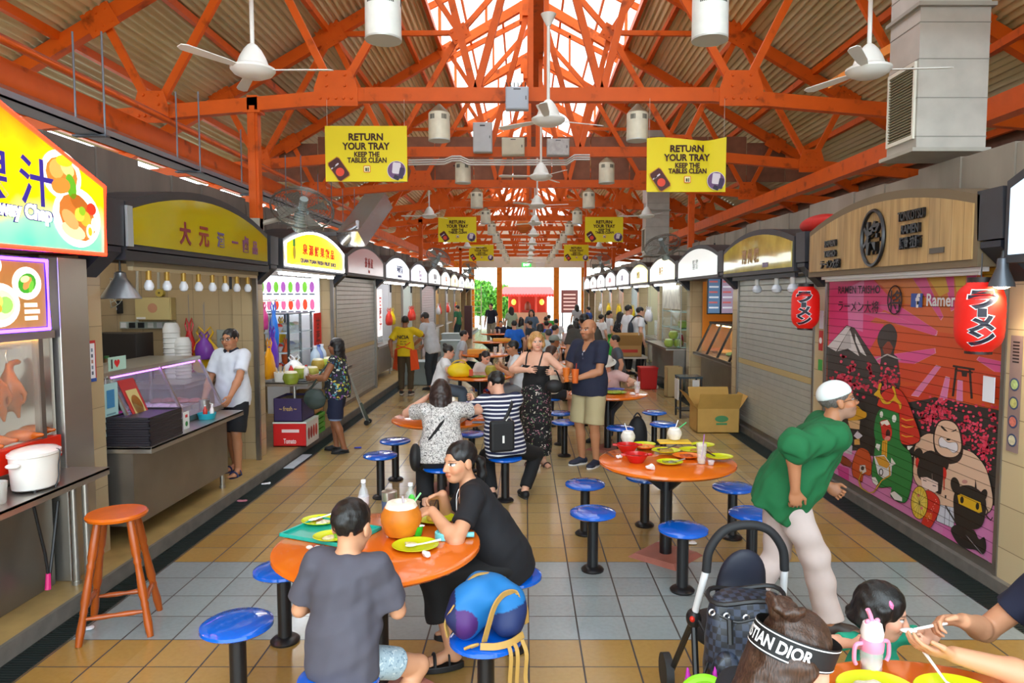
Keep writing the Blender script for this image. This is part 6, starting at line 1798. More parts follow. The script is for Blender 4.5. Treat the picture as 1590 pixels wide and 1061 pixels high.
A.line(c1((1110,840),(1290,870)),3.4,'2c1c18');A.line(c1((1125,875),(1275,895)),2.4,'2c1c18');A.line(c1((1140,850),(1110,1090)),3.6,'2c1c18');A.line(c1((1250,870),(1265,1110)),3.6,'2c1c18');A.poly(c1((1180,880),(1230,885),(1225,930),(1185,925)),'2c1c18')
rb=random.Random(4)
for(cx,cy,sx,sy,n)in((1300,590,25,10,60),(1330,600,40,14,80),(1378,592,18,22,80),(1322,574,8,10,14),(1350,572,6,10,12),(1460,640,30,22,110),(1500,670,30,30,120),(1530,700,16,34,90),(1440,650,18,14,40),(1545,650,10,24,30),(1308,553,6,6,6)):
 for i in range(n):
  x,y=rb.gauss(cx,sx*0.5),rb.gauss(cy,sy*0.5)
  if 1288<x<1550:A.ell(x,y,1.6+rb.random()*1.4,1.6+rb.random()*1.4,('d8304e','e04a68','c82440')[i%3],n=6,step=(i%20==0))
A.done('mural_scenery')
A=Art();A.n=110
OUTL='16110f'
A.shape(c3((105,400),(110,330),(150,275),(215,265),(360,340),(430,370),(490,440),(520,530),(535,640),(500,700),(380,720),(240,670),(110,520)),'d9b498',OUTL,1.2)
A.shape(c3((210,290),(225,215),(260,185),(320,195),(355,240),(372,350),(350,410),(290,425),(230,390)),'2a1c18',OUTL,0.6)
A.shape(c3((215,285),(232,215),(265,190),(318,200),(350,245),(362,340),(330,385),(270,385),(228,350)),'dcb69a',None)
A.poly(c3((255,215),(290,250),(270,245),(250,225)),OUTL);A.poly(c3((335,235),(305,250),(320,250),(338,243)),OUTL);A.ell(*c3((292,293))[0],3.4,1.6,OUTL)
A.shape(c3((240,300),(255,280),(290,310),(335,310),(342,350),(318,365),(285,338),(250,335)),'ddd8dc',OUTL,0.8)
A.ell(*c3((382,525))[0],4.5,3,'b88078');A.poly(c3((272,598),(282,600),(280,618),(273,616)),OUTL)
A.shape(c3((235,650),(330,670),(320,780),(228,740)),'c9ccd8',OUTL,0.8);A.line(c3((275,660),(270,760)),0.8,'555a68');A.line(c3((300,668),(296,770)),0.8,'555a68')
A.done('mural_wrestler')
A=Art();A.n=150
A.ell(*c3((128,372))[0],7,9,'1c1816');A.ell(*c3((262,430))[0],9,11,'1c1816');A.ell(*c3((122,420))[0],3,8,'c82018');A.ell(*c3((268,480))[0],4,10,'c82018');A.line(c3((268,500),(268,570)),2,'c8402a')
A.shape(c3((130,500),(130,420),(155,370),(200,355),(240,385),(262,440),(256,560),(235,590)),'1e1a1a',OUTL,0.4)
A.poly(c3((140,500),(175,500),(235,530),(235,575),(200,590),(150,555)),'e8cfc4');A.line(c3((152,515),(172,522)),1.3,OUTL);A.line(c3((205,545),(225,550)),1.3,OUTL);A.line(c3((178,567),(186,569)),1.2,'c02018');A.line(c3((202,480),(204,525)),0.5,'b8a8a0')
A.shape(c3((160,585),(200,580),(242,625),(238,690),(210,750),(185,780),(145,755),(165,690)),'c8281c',OUTL,0.7);A.poly(c3((165,690),(205,700),(200,735),(160,725)),'d86018')
for i in range(14):A.ell(*c3((175+(i*37)%60,620+(i*53)%145))[0],0.7,0.7,'f0c0b8',n=6)
A.ell(*c3((133,640))[0],12.5,25,'d8b838',0.0,24,OUTL);A.ell(*c3((133,640))[0],9,18,'e0c85a');
for i in range(14):A.line([c3((133,640))[0],(c3((133,640))[0][0]+12*math.cos(i*PI/7),c3((133,640))[0][1]+24*math.sin(i*PI/7))],0.4,'4a3a18')
A.ell(*c3((128,600))[0],2,2.5,'d87070');A.ell(*c3((145,670))[0],2,2.5,'d87070')
A.done('mural_kimono_girl')
A=Art();A.n=200
A.line(c3((275,655),(345,770)),2.2,'3a3838')
A.ell(*c3((330,545))[0],7,13,'1d1a19',-0.2);A.ell(*c3((485,600))[0],5.5,10,'1d1a19',0.3)
A.shape(c3((320,660),(325,590),(360,550),(420,548),(480,590),(500,650),(485,750),(450,785),(400,780),(335,760)),'1f1c1b',None);A.shape(c3((305,790),(345,760),(430,790),(460,840),(490,830),(500,890),(480,925),(440,900),(380,890),(340,860)),'1f1c1b',None)
A.shape(c3((342,600),(360,592),(470,640),(478,690),(460,697),(350,645)),'d8a818',OUTL,0.5);A.ell(*c3((367,625))[0],2.8,5.5,OUTL);A.ell(*c3((452,660))[0],2.8,5.5,OUTL)
A.poly(c3((440,510),(450,575),(436,572)),'2a1c1c');A.line(c3((495,660),(510,690),(498,710),(525,738),(535,720)),1.6,OUTL)
A.poly(c3((385,815),(400,830),(520,985),(515,990)),'b4b4bc')
A.done('mural_ninja')
A=Art();A.n=150
for q in(((700,570),(745,570),(705,610)),((705,620),(745,650),(700,690)),((700,700),(730,730),(695,750))):A.shape(c2(*q),'e4e0dc',OUTL,0.6)
A.shape(c2((440,430),(480,290),(600,290),(640,350),(650,540),(720,620),(740,720),(735,850),(700,990),(650,1010),(570,960),(575,890),(480,890),(425,800),(440,640),(450,530)),'1f7a38',OUTL,1.0)
A.shape(c2((420,815),(450,815),(475,860),(460,880),(430,855)),'e0e0dc',OUTL,0.5);A.shape(c2((565,940),(600,925),(660,975),(660,1005),(600,990)),'e0e0dc',OUTL,0.5)
A.ell(*c2((498,322))[0],2.6,5,'e8ece4');A.ell(*c2((598,355))[0],3.4,6,'e8ece4')
A.shape(c2((488,380),(545,365),(570,410),(580,470),(560,530),(510,510),(498,440)),'c8281c',OUTL,0.4);A.poly(c2((490,380),(545,365),(565,400),(540,410),(520,395),(500,415)),'ece8e0');A.ell(*c2((550,470))[0],3.6,6,'3a1414');A.ell(*c2((545,510))[0],5,3.5,'d88a8a',-0.6)
A.poly(c2((505,530),(545,520),(540,700),(495,720)),'d8a020');A.line(c2((515,540),(505,710)),0.5,'7a4a10');A.line(c2((530,535),(525,700)),0.5,'7a4a10')
A.shape(c2((440,650),(520,640),(580,720),(575,800),(520,830),(470,790)),'dcdce0',OUTL,0.6);A.shape(c2((450,655),(520,650),(565,715),(540,745),(480,720)),'d0982a',OUTL,0.3);A.ell(*c2((495,775))[0],3.6,6,'2a2a2a',n=12);A.ell(*c2((495,775))[0],2.2,4.2,'dcdce0',n=12)
A.line(c2((560,730),(565,800),(500,840),(440,930),(400,940),(340,900),(320,840),(345,770)),2.4,'8a6410');A.line(c2((560,730),(565,800),(500,840),(440,930),(400,940),(340,900),(320,840),(345,770)),1.4,'d0a038')
A.shape(c2((460,550),(490,560),(480,610),(450,580)),'e0e0dc',OUTL,0.4);A.shape(c2((575,660),(610,710),(570,730)),'e0e0dc',OUTL,0.4)
A.shape(c2((470,230),(500,160),(560,120),(640,130),(700,220),(745,330),(800,500),(760,550),(690,560),(645,520),(640,330),(620,310),(480,260)),'cc2a1a',OUTL,1.0)
for y in(360,415,490):A.line(c2((655,y-8),(690,y+8),(750,y+2)),1.8,'e0a828')
A.shape(c2((480,80),(500,85),(488,150),(530,220),(560,220),(600,170),(580,110),(600,108),(620,190),(655,240),(645,285),(630,240),(590,215),(560,240),(510,235),(480,190),(440,170),(450,150),(468,130)),'d8a818',OUTL,0.6)
A.done('mural_dinosaur')
A=Art();A.n=110
A.shape(c2((280,180),(350,210),(375,290),(380,450),(440,500),(430,600),(380,650),(300,580),(230,560),(225,470),(300,440)),'1e1a1c',None)
A.shape(c2((225,290),(300,250),(345,290),(380,310),(375,345),(330,360),(250,380)),'d0981c',OUTL,0.4);A.shape(c2((235,370),(330,370),(325,440),(250,430)),'d8b080',OUTL,0.4);A.shape(c2((280,490),(310,450),(350,490),(315,520)),'c8c4d0',OUTL,0.4);A.poly(c2((285,520),(325,510),(330,560),(285,560)),'d0a050');A.shape(c2((200,490),(230,500),(270,570),(265,640),(205,620)),'c4c0cc',None)
A.shape(c2((270,720),(300,620),(340,585),(400,620),(420,720),(410,800),(360,790),(345,850),(300,820),(275,800)),'c04a18',OUTL,0.8);A.shape(c2((330,720),(370,720),(380,770),(345,790),(325,760)),'d8d0cc',OUTL,0.4);A.ell(*c2((350,745))[0],2.6,3.2,'2a1a14');A.shape(c2((160,630),(220,660),(265,700),(255,735),(200,720),(165,690)),'8a3414',OUTL,0.6)
A.shape(c2((110,520),(190,500),(195,620),(150,660),(110,620)),'241c20',None);A.shape(c2((140,520),(165,530),(160,580),(135,575)),'d8b838',None);A.shape(c2((190,400),(240,400),(235,470),(195,460)),'c0481c',None)
A.done('mural_red_animal')
b=B();z=0.06
while z<2.2:
 b.bb((-0.0105-0.35,0,0),(0,0,0))if False else None
 z+=0.078
 b.poly([(-0.315,-YHALF,z-0.004),(-0.315,-YHALF,z+0.0015),(-0.315,YHALF,z+0.0015),(-0.315,YHALF,z-0.004)])
bpy.context.view_layer.update()
maxd=-min(v.co.x for o in SH.children for v in o.data.vertices)
b.v=[(-maxd-0.001,v[1],v[2])for v in b.v]
b.obj('slat_joint',M('3a1612',0.6,alpha=0.55),SH)
def shutter_text(txt,px,py,hpx,wpx,c,bold=0.02,sl=0.0):
 p=xp(px,py,RD-maxd-0.002);q=xp(px-wpx/2,py,RD);q2=xp(px+wpx/2,py,RD);h=(xp(px,py-hpx/2,RD).z-xp(px,py+hpx/2,RD).z)
 return lettering(txt,0.2,M(c,0.5),SH,(p.x-RD,p.y-SHY,p.z-SHZ),(0,-1,0),(0,0,1),bold=bold,width=abs(q.y-q2.y),height=h,extrude=0.0)
shutter_text('RAMEN TAISHO',1332,450,12,64,'2a1420',0.015);shutter_text('ラーメン大将',1331,476,18,62,'2a1420',0.01)
shutter_text('将',1389,468,34,22,'2a1420',0.01)
b=B();p=xp(1389,466,RD-maxd-0.002);b.tube([(p.x-RD,p.y-SHY+0.115*math.cos(a),p.z-SHZ+0.125*math.sin(a))for a in np.linspace(0,2*PI,24,endpoint=False)],0.006,4,closed=True);b.obj('emblem_ring',M('2a1420'),SH)
b=B();p=xp(1423,467,RD-maxd-0.002);b.bb((p.x-RD+0.0005,p.y-SHY-0.085,p.z-SHZ-0.055),(p.x-RD+0.002,p.y-SHY+0.085,p.z-SHZ+0.06));b.obj('logo_square',M('3a58a8',0.5),SH)
shutter_text('f',1425,467,22,7,'f0f0f4',0.05);shutter_text('Ramen',1461,466,20,46,'e8e8ec',0.02)
# wooden sign of the ramen stall
def wood_planks():
 m,t,b=NT('sign_wood_planks')
 co=coords(t);sp=nd(t,'ShaderNodeSeparateXYZ');t.links.new(co,sp.inputs[0])
 mu=nd(t,'ShaderNodeMath',operation='MULTIPLY_ADD');mu.inputs[1].default_value=7.2;mu.inputs[2].default_value=50;t.links.new(sp.outputs[1],mu.inputs[0])
 fr=nd(t,'ShaderNodeMath',operation='FRACT');t.links.new(mu.outputs[0],fr.inputs[0]);fl=nd(t,'ShaderNodeMath',operation='FLOOR');t.links.new(mu.outputs[0],fl.inputs[0])
 wn_=nd(t,'ShaderNodeTexWhiteNoise',noise_dimensions='1D');t.links.new(fl.outputs[0],wn_.inputs['W'])
 gr=nd(t,'ShaderNodeTexNoise');gr.inputs['Scale'].default_value=14;gr.inputs['Detail'].default_value=6;t.links.new(coords(t,(1,1,0.12)),gr.inputs['Vector'])
 c=ramp(t,gr.outputs[0],[(0.3,lin('9a7a4c')),(0.55,lin('b8955f')),(0.8,lin('c8aa78'))])
 c=mixc(t,wn_.outputs[0],c,mixc(t,0.35,c,lin('8a7a64')))
 gap=nd(t,'ShaderNodeMath',operation='LESS_THAN');gap.inputs[1].default_value=0.025;t.links.new(fr.outputs[0],gap.inputs[0])
 t.links.new(mixc(t,gap.outputs[0],c,lin('5a4630')),b.inputs['Base Color']);b.inputs['Roughness'].default_value=0.55
 return m
t=arched_sign(1,4.68,7.46,'wide arched wooden plank sign with black ramen lettering',wood_planks(),zb=2.25,ze=2.655,zc=2.83,rim=M('6f5f48',0.6))
KL=M('141416',0.3)
sign_text(t,1,'RAMEN',0.085,-0.80,0.285,KL,bold=0.03,width=0.24,extrude=0.012,out=0.03);sign_text(t,1,'TAISHO',0.085,-0.80,0.185,KL,bold=0.03,width=0.25,extrude=0.012,out=0.03);sign_text(t,1,'ラーメン大将',0.09,-0.80,0.085,KL,bold=0.02,width=0.42,extrude=0.012,out=0.03)
sign_text(t,1,'将',0.30,0.02,0.27,KL,bold=0.02,extrude=0.012,out=0.03)
b=B();b.tube([(-0.028,0.19*math.cos(a)-0.02,0.27+0.235*math.sin(a))for a in np.linspace(0,2*PI,36,endpoint=False)],0.017,6,closed=True);b.obj('emblem_ring',KL,t)
sign_text(t,1,'TONKOTSU',0.10,0.62,0.40,KL,bold=0.03,width=0.36,extrude=0.012,out=0.03);sign_text(t,1,'RAMEN',0.095,0.62,0.295,KL,bold=0.03,width=0.25,extrude=0.012,out=0.03);sign_text(t,1,'豚骨 拉麺',0.10,0.62,0.19,KL,bold=0.02,width=0.29,extrude=0.012,out=0.03)
b=B();b.bb((-0.0,-0.95-0.09,0.085),(-0.02,-0.95+0.09,0.125));b.obj('small_plate',M('4a4238',0.4),t)
t=thing('tube_light','long unlit white tube batten under the wooden ramen sign','light',(RS+0.10,6.0,2.19));B().bb((-0.03,-1.25,0),(0.03,1.30,0.03)).obj('batten',M('e6e4e4',0.4),t);B().cyl((0,-1.2,-0.012),(0,1.25,-0.012),0.013,n=8).obj('tube',M('dcdcdc',0.3),t)
# red paper lanterns
def lantern(label,p,first):
 t=thing('paper_lantern',label,'lantern',p,0,'red ramen lanterns')
 prof=[]
 n=22
 for i in range(n+1):
  u=i/n;r=0.145*(1-abs(2*u-1)**4.5)**0.5 if 0<u<1 else 0.0
  r=max(r,0.075);prof.append((r*(1+0.012*(i%2)),-0.235+0.47*u))
 B().lathe(prof,n=32).obj('shade',M('d8180c',0.5,em=0.12,emc='e01808'),t)
 B().lathe([(0.08,-0.245),(0.08,-0.225)],n=20).obj('bottom_ring',M('2a1210',0.5),t);B().lathe([(0.08,0.225),(0.08,0.26)],n=20).obj('top_ring',M('1c1210',0.5),t)
 B().cyl((0,0,0.25),(0,0,0.42),0.004,n=6).obj('cord',BLACK,t)
 for z,ch,h,w in((0.115,'ラ',0.12,0.17),(0.03,'｜',0.055,0.05),(-0.04,'メ',0.11,0.15),(-0.135,'ン',0.10,0.16)):
  for k,(bo,dd,mt)in enumerate(((0.085,0.150,'f0f0f4'),(0.045,0.1525,'14142a'))):
   o=lettering(ch,0.15,M(mt,0.5),t,(0,0,0),(1,0,0),(0,0,1),bold=bo,extrude=0.0,width=w*(1.12 if k==0 else 1.0),height=h*(1.12 if k==0 else 1.0))
   a0=math.radians(-118)
   for v in o.data.vertices:
    a=a0+v.co.x/0.148;zz=v.co.z+z
    r=dd*min(1,(1-abs(zz/0.235)**4.5)**0.5+0.0)
    v.co=(r*math.cos(a),r*math.sin(a),zz)
   o.data.update()
 return t
lantern('large red lantern with black characters at the lit gooseneck lamp',(3.0,4.60,1.885),True)
lantern('red lantern with black characters between the painted and the plain shutter',(3.06,7.62,1.895),False)
t=thing('spot_lamp','lit grey cone lamp over the pillar at the end of the ramen stall','lamp',(3.02,4.43,2.10))
B().lathe([(0.075,-0.02),(0.072,0.0),(0.035,0.10),(0.03,0.16),(0.012,0.165)],n=20,caps=False).obj('shade',M('5a6068',0.35,0.5),t);B().sphere((0,0,0.0),(0.055,0.055,0.035)).obj('bulb',M('fff0d0',0.4,em=28,emc='ffdca0'),t);B().tube([(0,0,0.16),(0.0,0,0.20),(0.1,0.0,0.24),(0.22,0,0.2)],0.012,6).obj('arm',BLACK,t)
ld=bpy.data.lights.new('cone_lamp_light','SPOT');ld.energy=25;ld.color=(1,0.82,0.55);ld.spot_size=2.3;ld.spot_blend=0.6;ld.shadow_soft_size=0.05
lo_=bpy.data.objects.new('cone_lamp_light',ld);COL.objects.link(lo_);lo_.location=(0,0,-0.045);lo_.parent=t
t=arched_sign(1,1.5,4.42,'lit pale blue blank arched sign beyond the cone lamp',M('c4dcf0',0.2,em=0.9),zb=2.26,ze=2.70,zc=2.98)
t=thing('menu_poster','narrow brown menu poster of four bowls on the tiled pillar by the painted shutter','poster',(RD-0.024,4.60,0.98))
B().bb((-0.004,-0.055,0),(0,0.055,0.78)).obj('paper',M('8a7470',0.6,var=0.1),t)
for j in range(4):
 B().cyl((-0.004,0,0.08+j*0.125),(-0.006,0,0.08+j*0.125),0.044,n=18).obj('bowl_picture',M('3a4868',0.5),t);B().cyl((-0.006,0,0.08+j*0.125),(-0.007,0,0.08+j*0.125),0.033,n=14).obj('food_picture',M(('c8c0a0','c87060','b8b870','a8c080')[j],0.5,var=0.3,scale=40),t)
b=B()
for j in range(7):b.bb((-0.0055,-0.03,0.60+j*0.022),(-0.004,0.03,0.61+j*0.022))
b.obj('printed_lines',M('2a2020'),t)
solid('paper_sheet','white blank sheet taped on the painted shutter beside the poster','paper',(RD-0.021-0.02,4.78,1.28),(RD-0.015-0.02,4.90,1.46),M('e8ecf4',0.6),0)
for i,(z,c,h)in enumerate(((1.66,'d8dce8',0.20),(1.42,'c02828',0.22),(1.20,'3a9a40',0.12))):
 t=thing('sticker',('white notice','red notice with a white emblem','small green sticker')[i]+' on the pillar between painted and plain shutter','notice',(RD-0.022,7.66,z));B().bb((-0.004,-0.05,0),(0,0.05,h)).obj('paper',M(c,0.6),t)
 if i==1:B().cyl((-0.004,0,h*0.5),(-0.006,0,h*0.5),0.035,n=12).obj('emblem',M('f0e8e8'),t)
 # yellow sign stall with plain shutter
t=arched_sign(1,YR[2]+0.18,YR[3]-0.16,'glossy yellow arched sign with faded characters next to the wooden sign',M('c8b860',0.08,coat=0.8,var=0.3,scale=3),zb=2.33,ze=2.65,zc=2.82)
sign_text(t,1,'潮 州 粿',0.2,-0.1,0.22,M('a88050',0.4),bold=0.02);sign_text(t,1,'KUEH',0.08,0.5,0.08,M('8a7aa0',0.4),bold=0.02)
t=thing('lamp_rail','dark socket rail under the glossy yellow sign','lamp rail',(RS+0.08,9.2,2.24));B().bb((-0.02,-1.2,0),(0.02,1.2,0.05)).obj('rail',DGREY,t)
for i in range(3):
 t=thing('light_bulb','large pale globe bulb under the glossy yellow sign, %s from the red lantern'%ORDW[i],'light bulb',(RS+0.08,(8.1,8.62,9.35)[i],2.05),0,'globe bulbs by the plain shutter');B().cyl((0,0,0.10),(0,0,0.19),0.03,n=12).obj('socket',M('c8c8c4',0.4),t);B().lathe([(0.01,0),(0.05,0.015),(0.065,0.055),(0.05,0.095),(0.03,0.11)],n=18).obj('bulb',M('d4dae4',0.25),t)
S=Sculpt(0.02);S.ell((0,0,0),(0.16,0.42,0.10));tag(sdf_obj(S,'folded_awning',M('c01810',0.6),None,None,(3.2,7.62,2.80)),'red folded cloth lying on top behind the wooden sign end','cloth')
# signs further along
SR=[(3,'e6ecea',0.55,'麵 薄','b0b8b8','white arched sign with faint grey tower picture'),(4,'f0ecd8',0.9,'椰 子','d0a040','lit white arched sign with yellow streaks'),(5,'f2e488',0.8,'炒 飯','a08020','lit yellow arched sign past the coconuts'),(6,'dcd2e2',0.35,'雞 飯','9a88a8','dull lilac arched sign'),(7,'f0dce0',0.8,'福 建 麵','c83040','lit pinkish white arched sign with red characters'),(8,'f4f0f4',0.8,'叉 燒','806070','lit white arched sign with mauve characters'),(9,'f0eae4',0.7,'蠔 煎','907060','lit cream white arched sign'),(10,'f0f0f0',0.7,'豆 花','808080','lit plain white arched sign')]
for k,c,e,tx,tc,lb in SR:
 y0,y1=ysp(YR,k);t=arched_sign(1,y0,y1,lb+', %s sign of the ramen row'%ORDW[k],M(c,0.15,em=e),zb=2.34,ze=2.66,zc=2.85)
 sign_text(t,1,tx,0.18,0,0.23,M(tc,0.5),bold=0.02)
for k in(4,5,6,7,8,9):
 tube_light(1,YR[k]+0.4,YR[k]+2.7,'bright tube light under the sign of the %s bay, ramen row'%ORDW[k],z=2.26,e=18)
 # orange stall with screens
t=thing('stall_lining','orange painted rear panelling of the stall with screens','panel',(4.6,12.4,0.085));B().bb((-0.02,-1.4,0),(0.02,1.45,2.7)).obj('panel',M('e0902a',0.5),t);B().bb((-0.03,-1.4,1.05),(-0.02,1.45,1.9)).obj('pale_band',M('e8c070',0.5),t)
solid('orange_partition','orange painted side partition of the stall with screens','panel',(3.5,13.76,0.085),(4.5,13.80,2.7),M('e08a20',0.5))
tube_light(1,11.2,13.4,'added fill tube on the ceiling of the orange stall',z=2.85,x=4.0,e=16)  # tube put in to brighten the orange interior
for i in range(2):
 p=yp(1105+21*i,424,12.1+0.0)
 t=thing('menu_screen','wall hung menu screen in the orange stall, %s'%('with blue columns' if i==0 else 'with pale pink columns'),'screen',(3.27+0.235*i,12.1,2.03),0.12)
 B().bb((-0.115,0,-0.33),(0.115,0.04,0.33)).obj('bezel',BLACK,t);B().bb((-0.105,-0.004,-0.31),(0.105,0,0.31)).obj('screen_image',M('5a7898' if i==0 else '9a8aa0',0.3,em=0.5),t)
 for q in range(6):B().bb((-0.09,-0.006,0.22-q*0.09),(0.06+0.02*(q%2),-0.004,0.25-q*0.09)).obj('text_line',M('d8dce8' if q%2 else 'c86a6a',0.4,em=0.4),t)
 B().cyl((0,0.02,0.33),(0,0.02,0.9),0.015,n=8).obj('hanger',BLACK,t)
t=thing('slanted_display_case','black framed slanting glass display case on the orange stall counter','display case',(3.55,12.3,0.93))
for y_ in(-1.05,-0.35,0.35,1.05):
 B().beam((-0.25,y_,0.02),(0.02,y_,0.58),0.04,0.035).obj('frame',BLACK,t)
B().bb((-0.02,-1.07,0.56),(0.4,1.07,0.60)).obj('roof_plate',BLACK,t);B().bb((-0.27,-1.07,0),(0.4,1.07,0.025)).obj('base',STEEL,t)
B().prism([(-0.235,-1.03,0.03),(0.0,-1.03,0.56),(0.0,1.03,0.56),(-0.235,1.03,0.03)],(0.004,0,0)).obj('glass',glass('fff0d0',0.12),t);B().bb((0.1,-1.0,0.52),(0.13,1.0,0.55)).obj('warm_tube',M('ffd890',0.4,em=12,emc='ffcc80'),t);B().bb((0.38,-1.03,0.03),(0.40,1.03,0.56)).obj('back_sheet',M('e8b860',0.4),t)
for q in range(4):B().sphere((0.08,-0.75+q*0.5,0.07),(0.16,0.18,0.05),n=10,m=6).obj('food',M(('3a6a9a','6ab060','e0b060','c87040')[q],0.5),t)
counter('glass and steel counter of the orange stall',3.30,3.95,11.0,13.7,0.925)
g=gp(1064,622)
t=thing('side_table','small black slatted side table hung with white towels by the orange stall','table',(2.72,11.55,0));tb=M('1d1c1e',0.4)
B().bb((-0.19,-0.19,0.66),(0.19,0.19,0.69)).obj('tabletop',M('3a4a54',0.2),t);B().bb((-0.17,-0.17,0.12),(0.17,0.17,0.14)).obj('lower_shelf',tb,t)
for sx in(-1,1):
 for sy in(-1,1):B().bb((sx*0.17-0.015,sy*0.17-0.015,0),(sx*0.17+0.015,sy*0.17+0.015,0.66)).obj('leg',tb,t)
for i,(x0_,y0_,x1_,y1_)in enumerate(((-0.205,-0.15,-0.192,0.12),(0.02,-0.205,0.13,-0.192))):
 tag(B().bb((2.72+x0_,11.55+y0_,0.30 if i==0 else 0.36),(2.72+x1_,11.55+y1_,0.64)).obj('towel',M('dcd8d4',0.8,var=0.06)),'white towel hanging %s of the black side table'%('over the aisle side' if i==0 else 'on the front'),'towel')
t=carton('cardboard_box','tan cardboard box with raised flap and green print standing in the aisle',(2.84,10.40,0),(0.62,0.48,0.36),M('c49a50',0.8,var=0.06),lift=0.9);lettering('(green)',0.09,M('3a8a50',0.7),t,(0.04,-0.262,0.2),(1,0,0),(0,0,1),bold=0.02,width=0.2)if False else None
b=B();b.sphere((0.05,-0.242,0.21),(0.10,0.003,0.05),0,16,8);b.bb((-0.03,-0.244,0.12),(0.13,-0.241,0.15),0);b.obj('green_print',M('4a8a58',0.7),t)
# coconut stall
t=thing('stall_lining','cool white lit rear panelling of the coconut stall','panel',(4.4,15.4,0.085));B().bb((-0.02,-1.4,0),(0.02,1.4,2.7)).obj('panel',M('dcecec',0.4),t)
tube_light(1,14.4,16.4,'added ceiling fill tube inside the coconut stall',z=2.83,x=3.85,e=30)  # extra tube added to brighten the coconut stall interior
t=thing('glass_shelf_unit','glass shelf unit with posters at the coconut stall front','display shelf',(3.35,15.1,0.955))
for z in(0.0,0.36,0.72):B().bb((-0.2,-0.95,z),(0.2,0.95,z+0.015)).obj('shelf',M('a8d0cc',0.15),t)
for sy in(-0.95,0.0,0.95):B().bb((-0.2,sy-0.012,0),(-0.18,sy+0.012,1.3)).obj('post',STEEL,t)
B().bb((-0.205,-0.94,0.02),(-0.201,0.94,0.75)).obj('glass',glass('d8f4f0',0.16),t);B().bb((-0.203,-0.9,0.78),(-0.2,0.9,1.28)).obj('poster',M('c8c8b8',0.5,var=0.3,scale=5),t)
counter('tiled steel counter of the coconut stall',2.86,3.65,14.15,16.6,0.955)
for i,(dx,dy,dz)in enumerate(((0.0,0.0,0),(0.20,0.05,0),(0.1,0.03,0.165),(0.35,0.3,0.375))):
 coconut('green coconut %s'%('in front on the coconut stall counter, aisle side','beside it on the coconut stall counter, wall side','topmost on the heap of coconuts at the counter','on the middle glass shelf of the coconut stall')[i],(2.98+dx,14.45+dy,0.957+dz),0.10,'9ab048','coconuts of the coconut stall','c8d8a0')
for i in range(5):bottle('upright drink bottle on the lowest glass shelf of the coconut stall, %s'%ORDW[i],(3.35,14.9+0.26*i,0.972),0.24,M(('c83038','e8e8f0','3a70b0','e0c040','d8d8e0')[i],0.3),WHITE,'bottle','bottles of the coconut stall')
carton('tall_carton','tall tan carton standing below the coconut counter',(2.98,13.95,0.0),(0.30,0.34,0.60),M('b8a070',0.8),flaps=False)
bin_('red plastic bin beside the folding table',(2.66,15.1,0),0.34,0.36,0.46,'c81818')
t=thing('folding_table','low folding table loaded with cartons and bags by the queue','table',(2.30,16.2,0));B().bb((-0.5,-0.35,0.58),(0.5,0.35,0.62)).obj('tabletop',M('c8c0b0',0.5),t)
for sx in(-1,1):
 for sy in(-1,1):B().cyl((sx*0.45,sy*0.3,0),(sx*0.45,sy*0.3,0.58),0.018,n=8).obj('leg',DGREY,t)
t=carton('cardboard_box','brown carton with red print and open flap on the folding table',(2.35,16.1,0.621),(0.62,0.42,0.26),M('b08850',0.8),lift=1.3);B().bb((-0.18,-0.213,0.10),(0.22,-0.211,0.17)).obj('red_print',M('b83020',0.6),t)
plastic_bag('green plastic bag on the folding table end',(1.97,16.15,0.621),(0.2,0.25,0.42),'30b838');plastic_bag('pale plastic bag leaning behind the brown carton',(2.2,16.42,0.621),(0.24,0.2,0.36),'d4dce4')
t=thing('plastic_stool','blue plastic stool at the end of the folding table','stool',(1.72,15.75,0));pm=M('2a3ab0',0.4);B().lathe([(0.16,0.44),(0.165,0.46),(0.01,0.465)],n=20).obj('seat',pm,t)
for a in range(4):B().cyl((0.19*math.cos(a*PI/2+0.8),0.19*math.sin(a*PI/2+0.8),0),(0.13*math.cos(a*PI/2+0.8),0.13*math.sin(a*PI/2+0.8),0.45),0.02,n=8).obj('leg',pm,t)
for k,c,e,nm in((5,'e8e4c0',0.45,'cream'),(6,'e0ecec',0.5,'cool white'),(7,'e8d0c0',0.5,'pinkish'),(8,'f0f0f0',0.6,'white'),(9,'eceff0',0.6,'pale')):
 open_stall(1,k,c,e,40+k,nm)
t=thing('crate','yellow plastic step crate under the plain shutter','crate',(RD+0.25,9.1,0.085))if False else None
# BEYOND THE OPEN END
def foliage(c,r,n,seed):
 rnd=random.Random(seed);b=B()
 for i in range(n):
  d=V((rnd.gauss(0,1),rnd.gauss(0,1),rnd.gauss(0,1))).normalized()*(0.75+0.3*rnd.random())
  p=V(c)+V((d.x*r[0],d.y*r[1],d.z*r[2]));s=0.10+0.10*rnd.random()
  R=Euler((rnd.random()*6,rnd.random()*6,rnd.random()*6)).to_matrix()
  b.add([p+R@V(q)for q in((-s,0,0),(0,-s*0.45,0.02),(s,0,0),(0,s*0.45,0.02))],[(0,1,2,3)],i%3)
 return b
LEAF=[M('5aa030',0.5),M('78b838',0.5),M('3f8426',0.5)]
for i,(x,z,rx,rz)in enumerate(((-3.3,1.85,1.1,1.3),(-1.6,1.6,0.9,1.15),(-0.3,1.45,0.7,1.0))):
 t=thing('bush','bright green bush beyond the open end, %s from the ladder'%ORDW[i],'bush',(x,50.5,-0.12),0)
 foliage((0,0,z+0.12),(rx,0.7,rz),1500,i).obj('foliage',LEAF,t);B().tube([(0,0,0),(0.05,0,z)],[0.07,0.04],8).obj('stem',M('6a5238',0.8),t);B().sphere((0,0,z+0.12),(rx*0.8,0.5,rz*0.8)).obj('inner_foliage',LEAF[2],t)
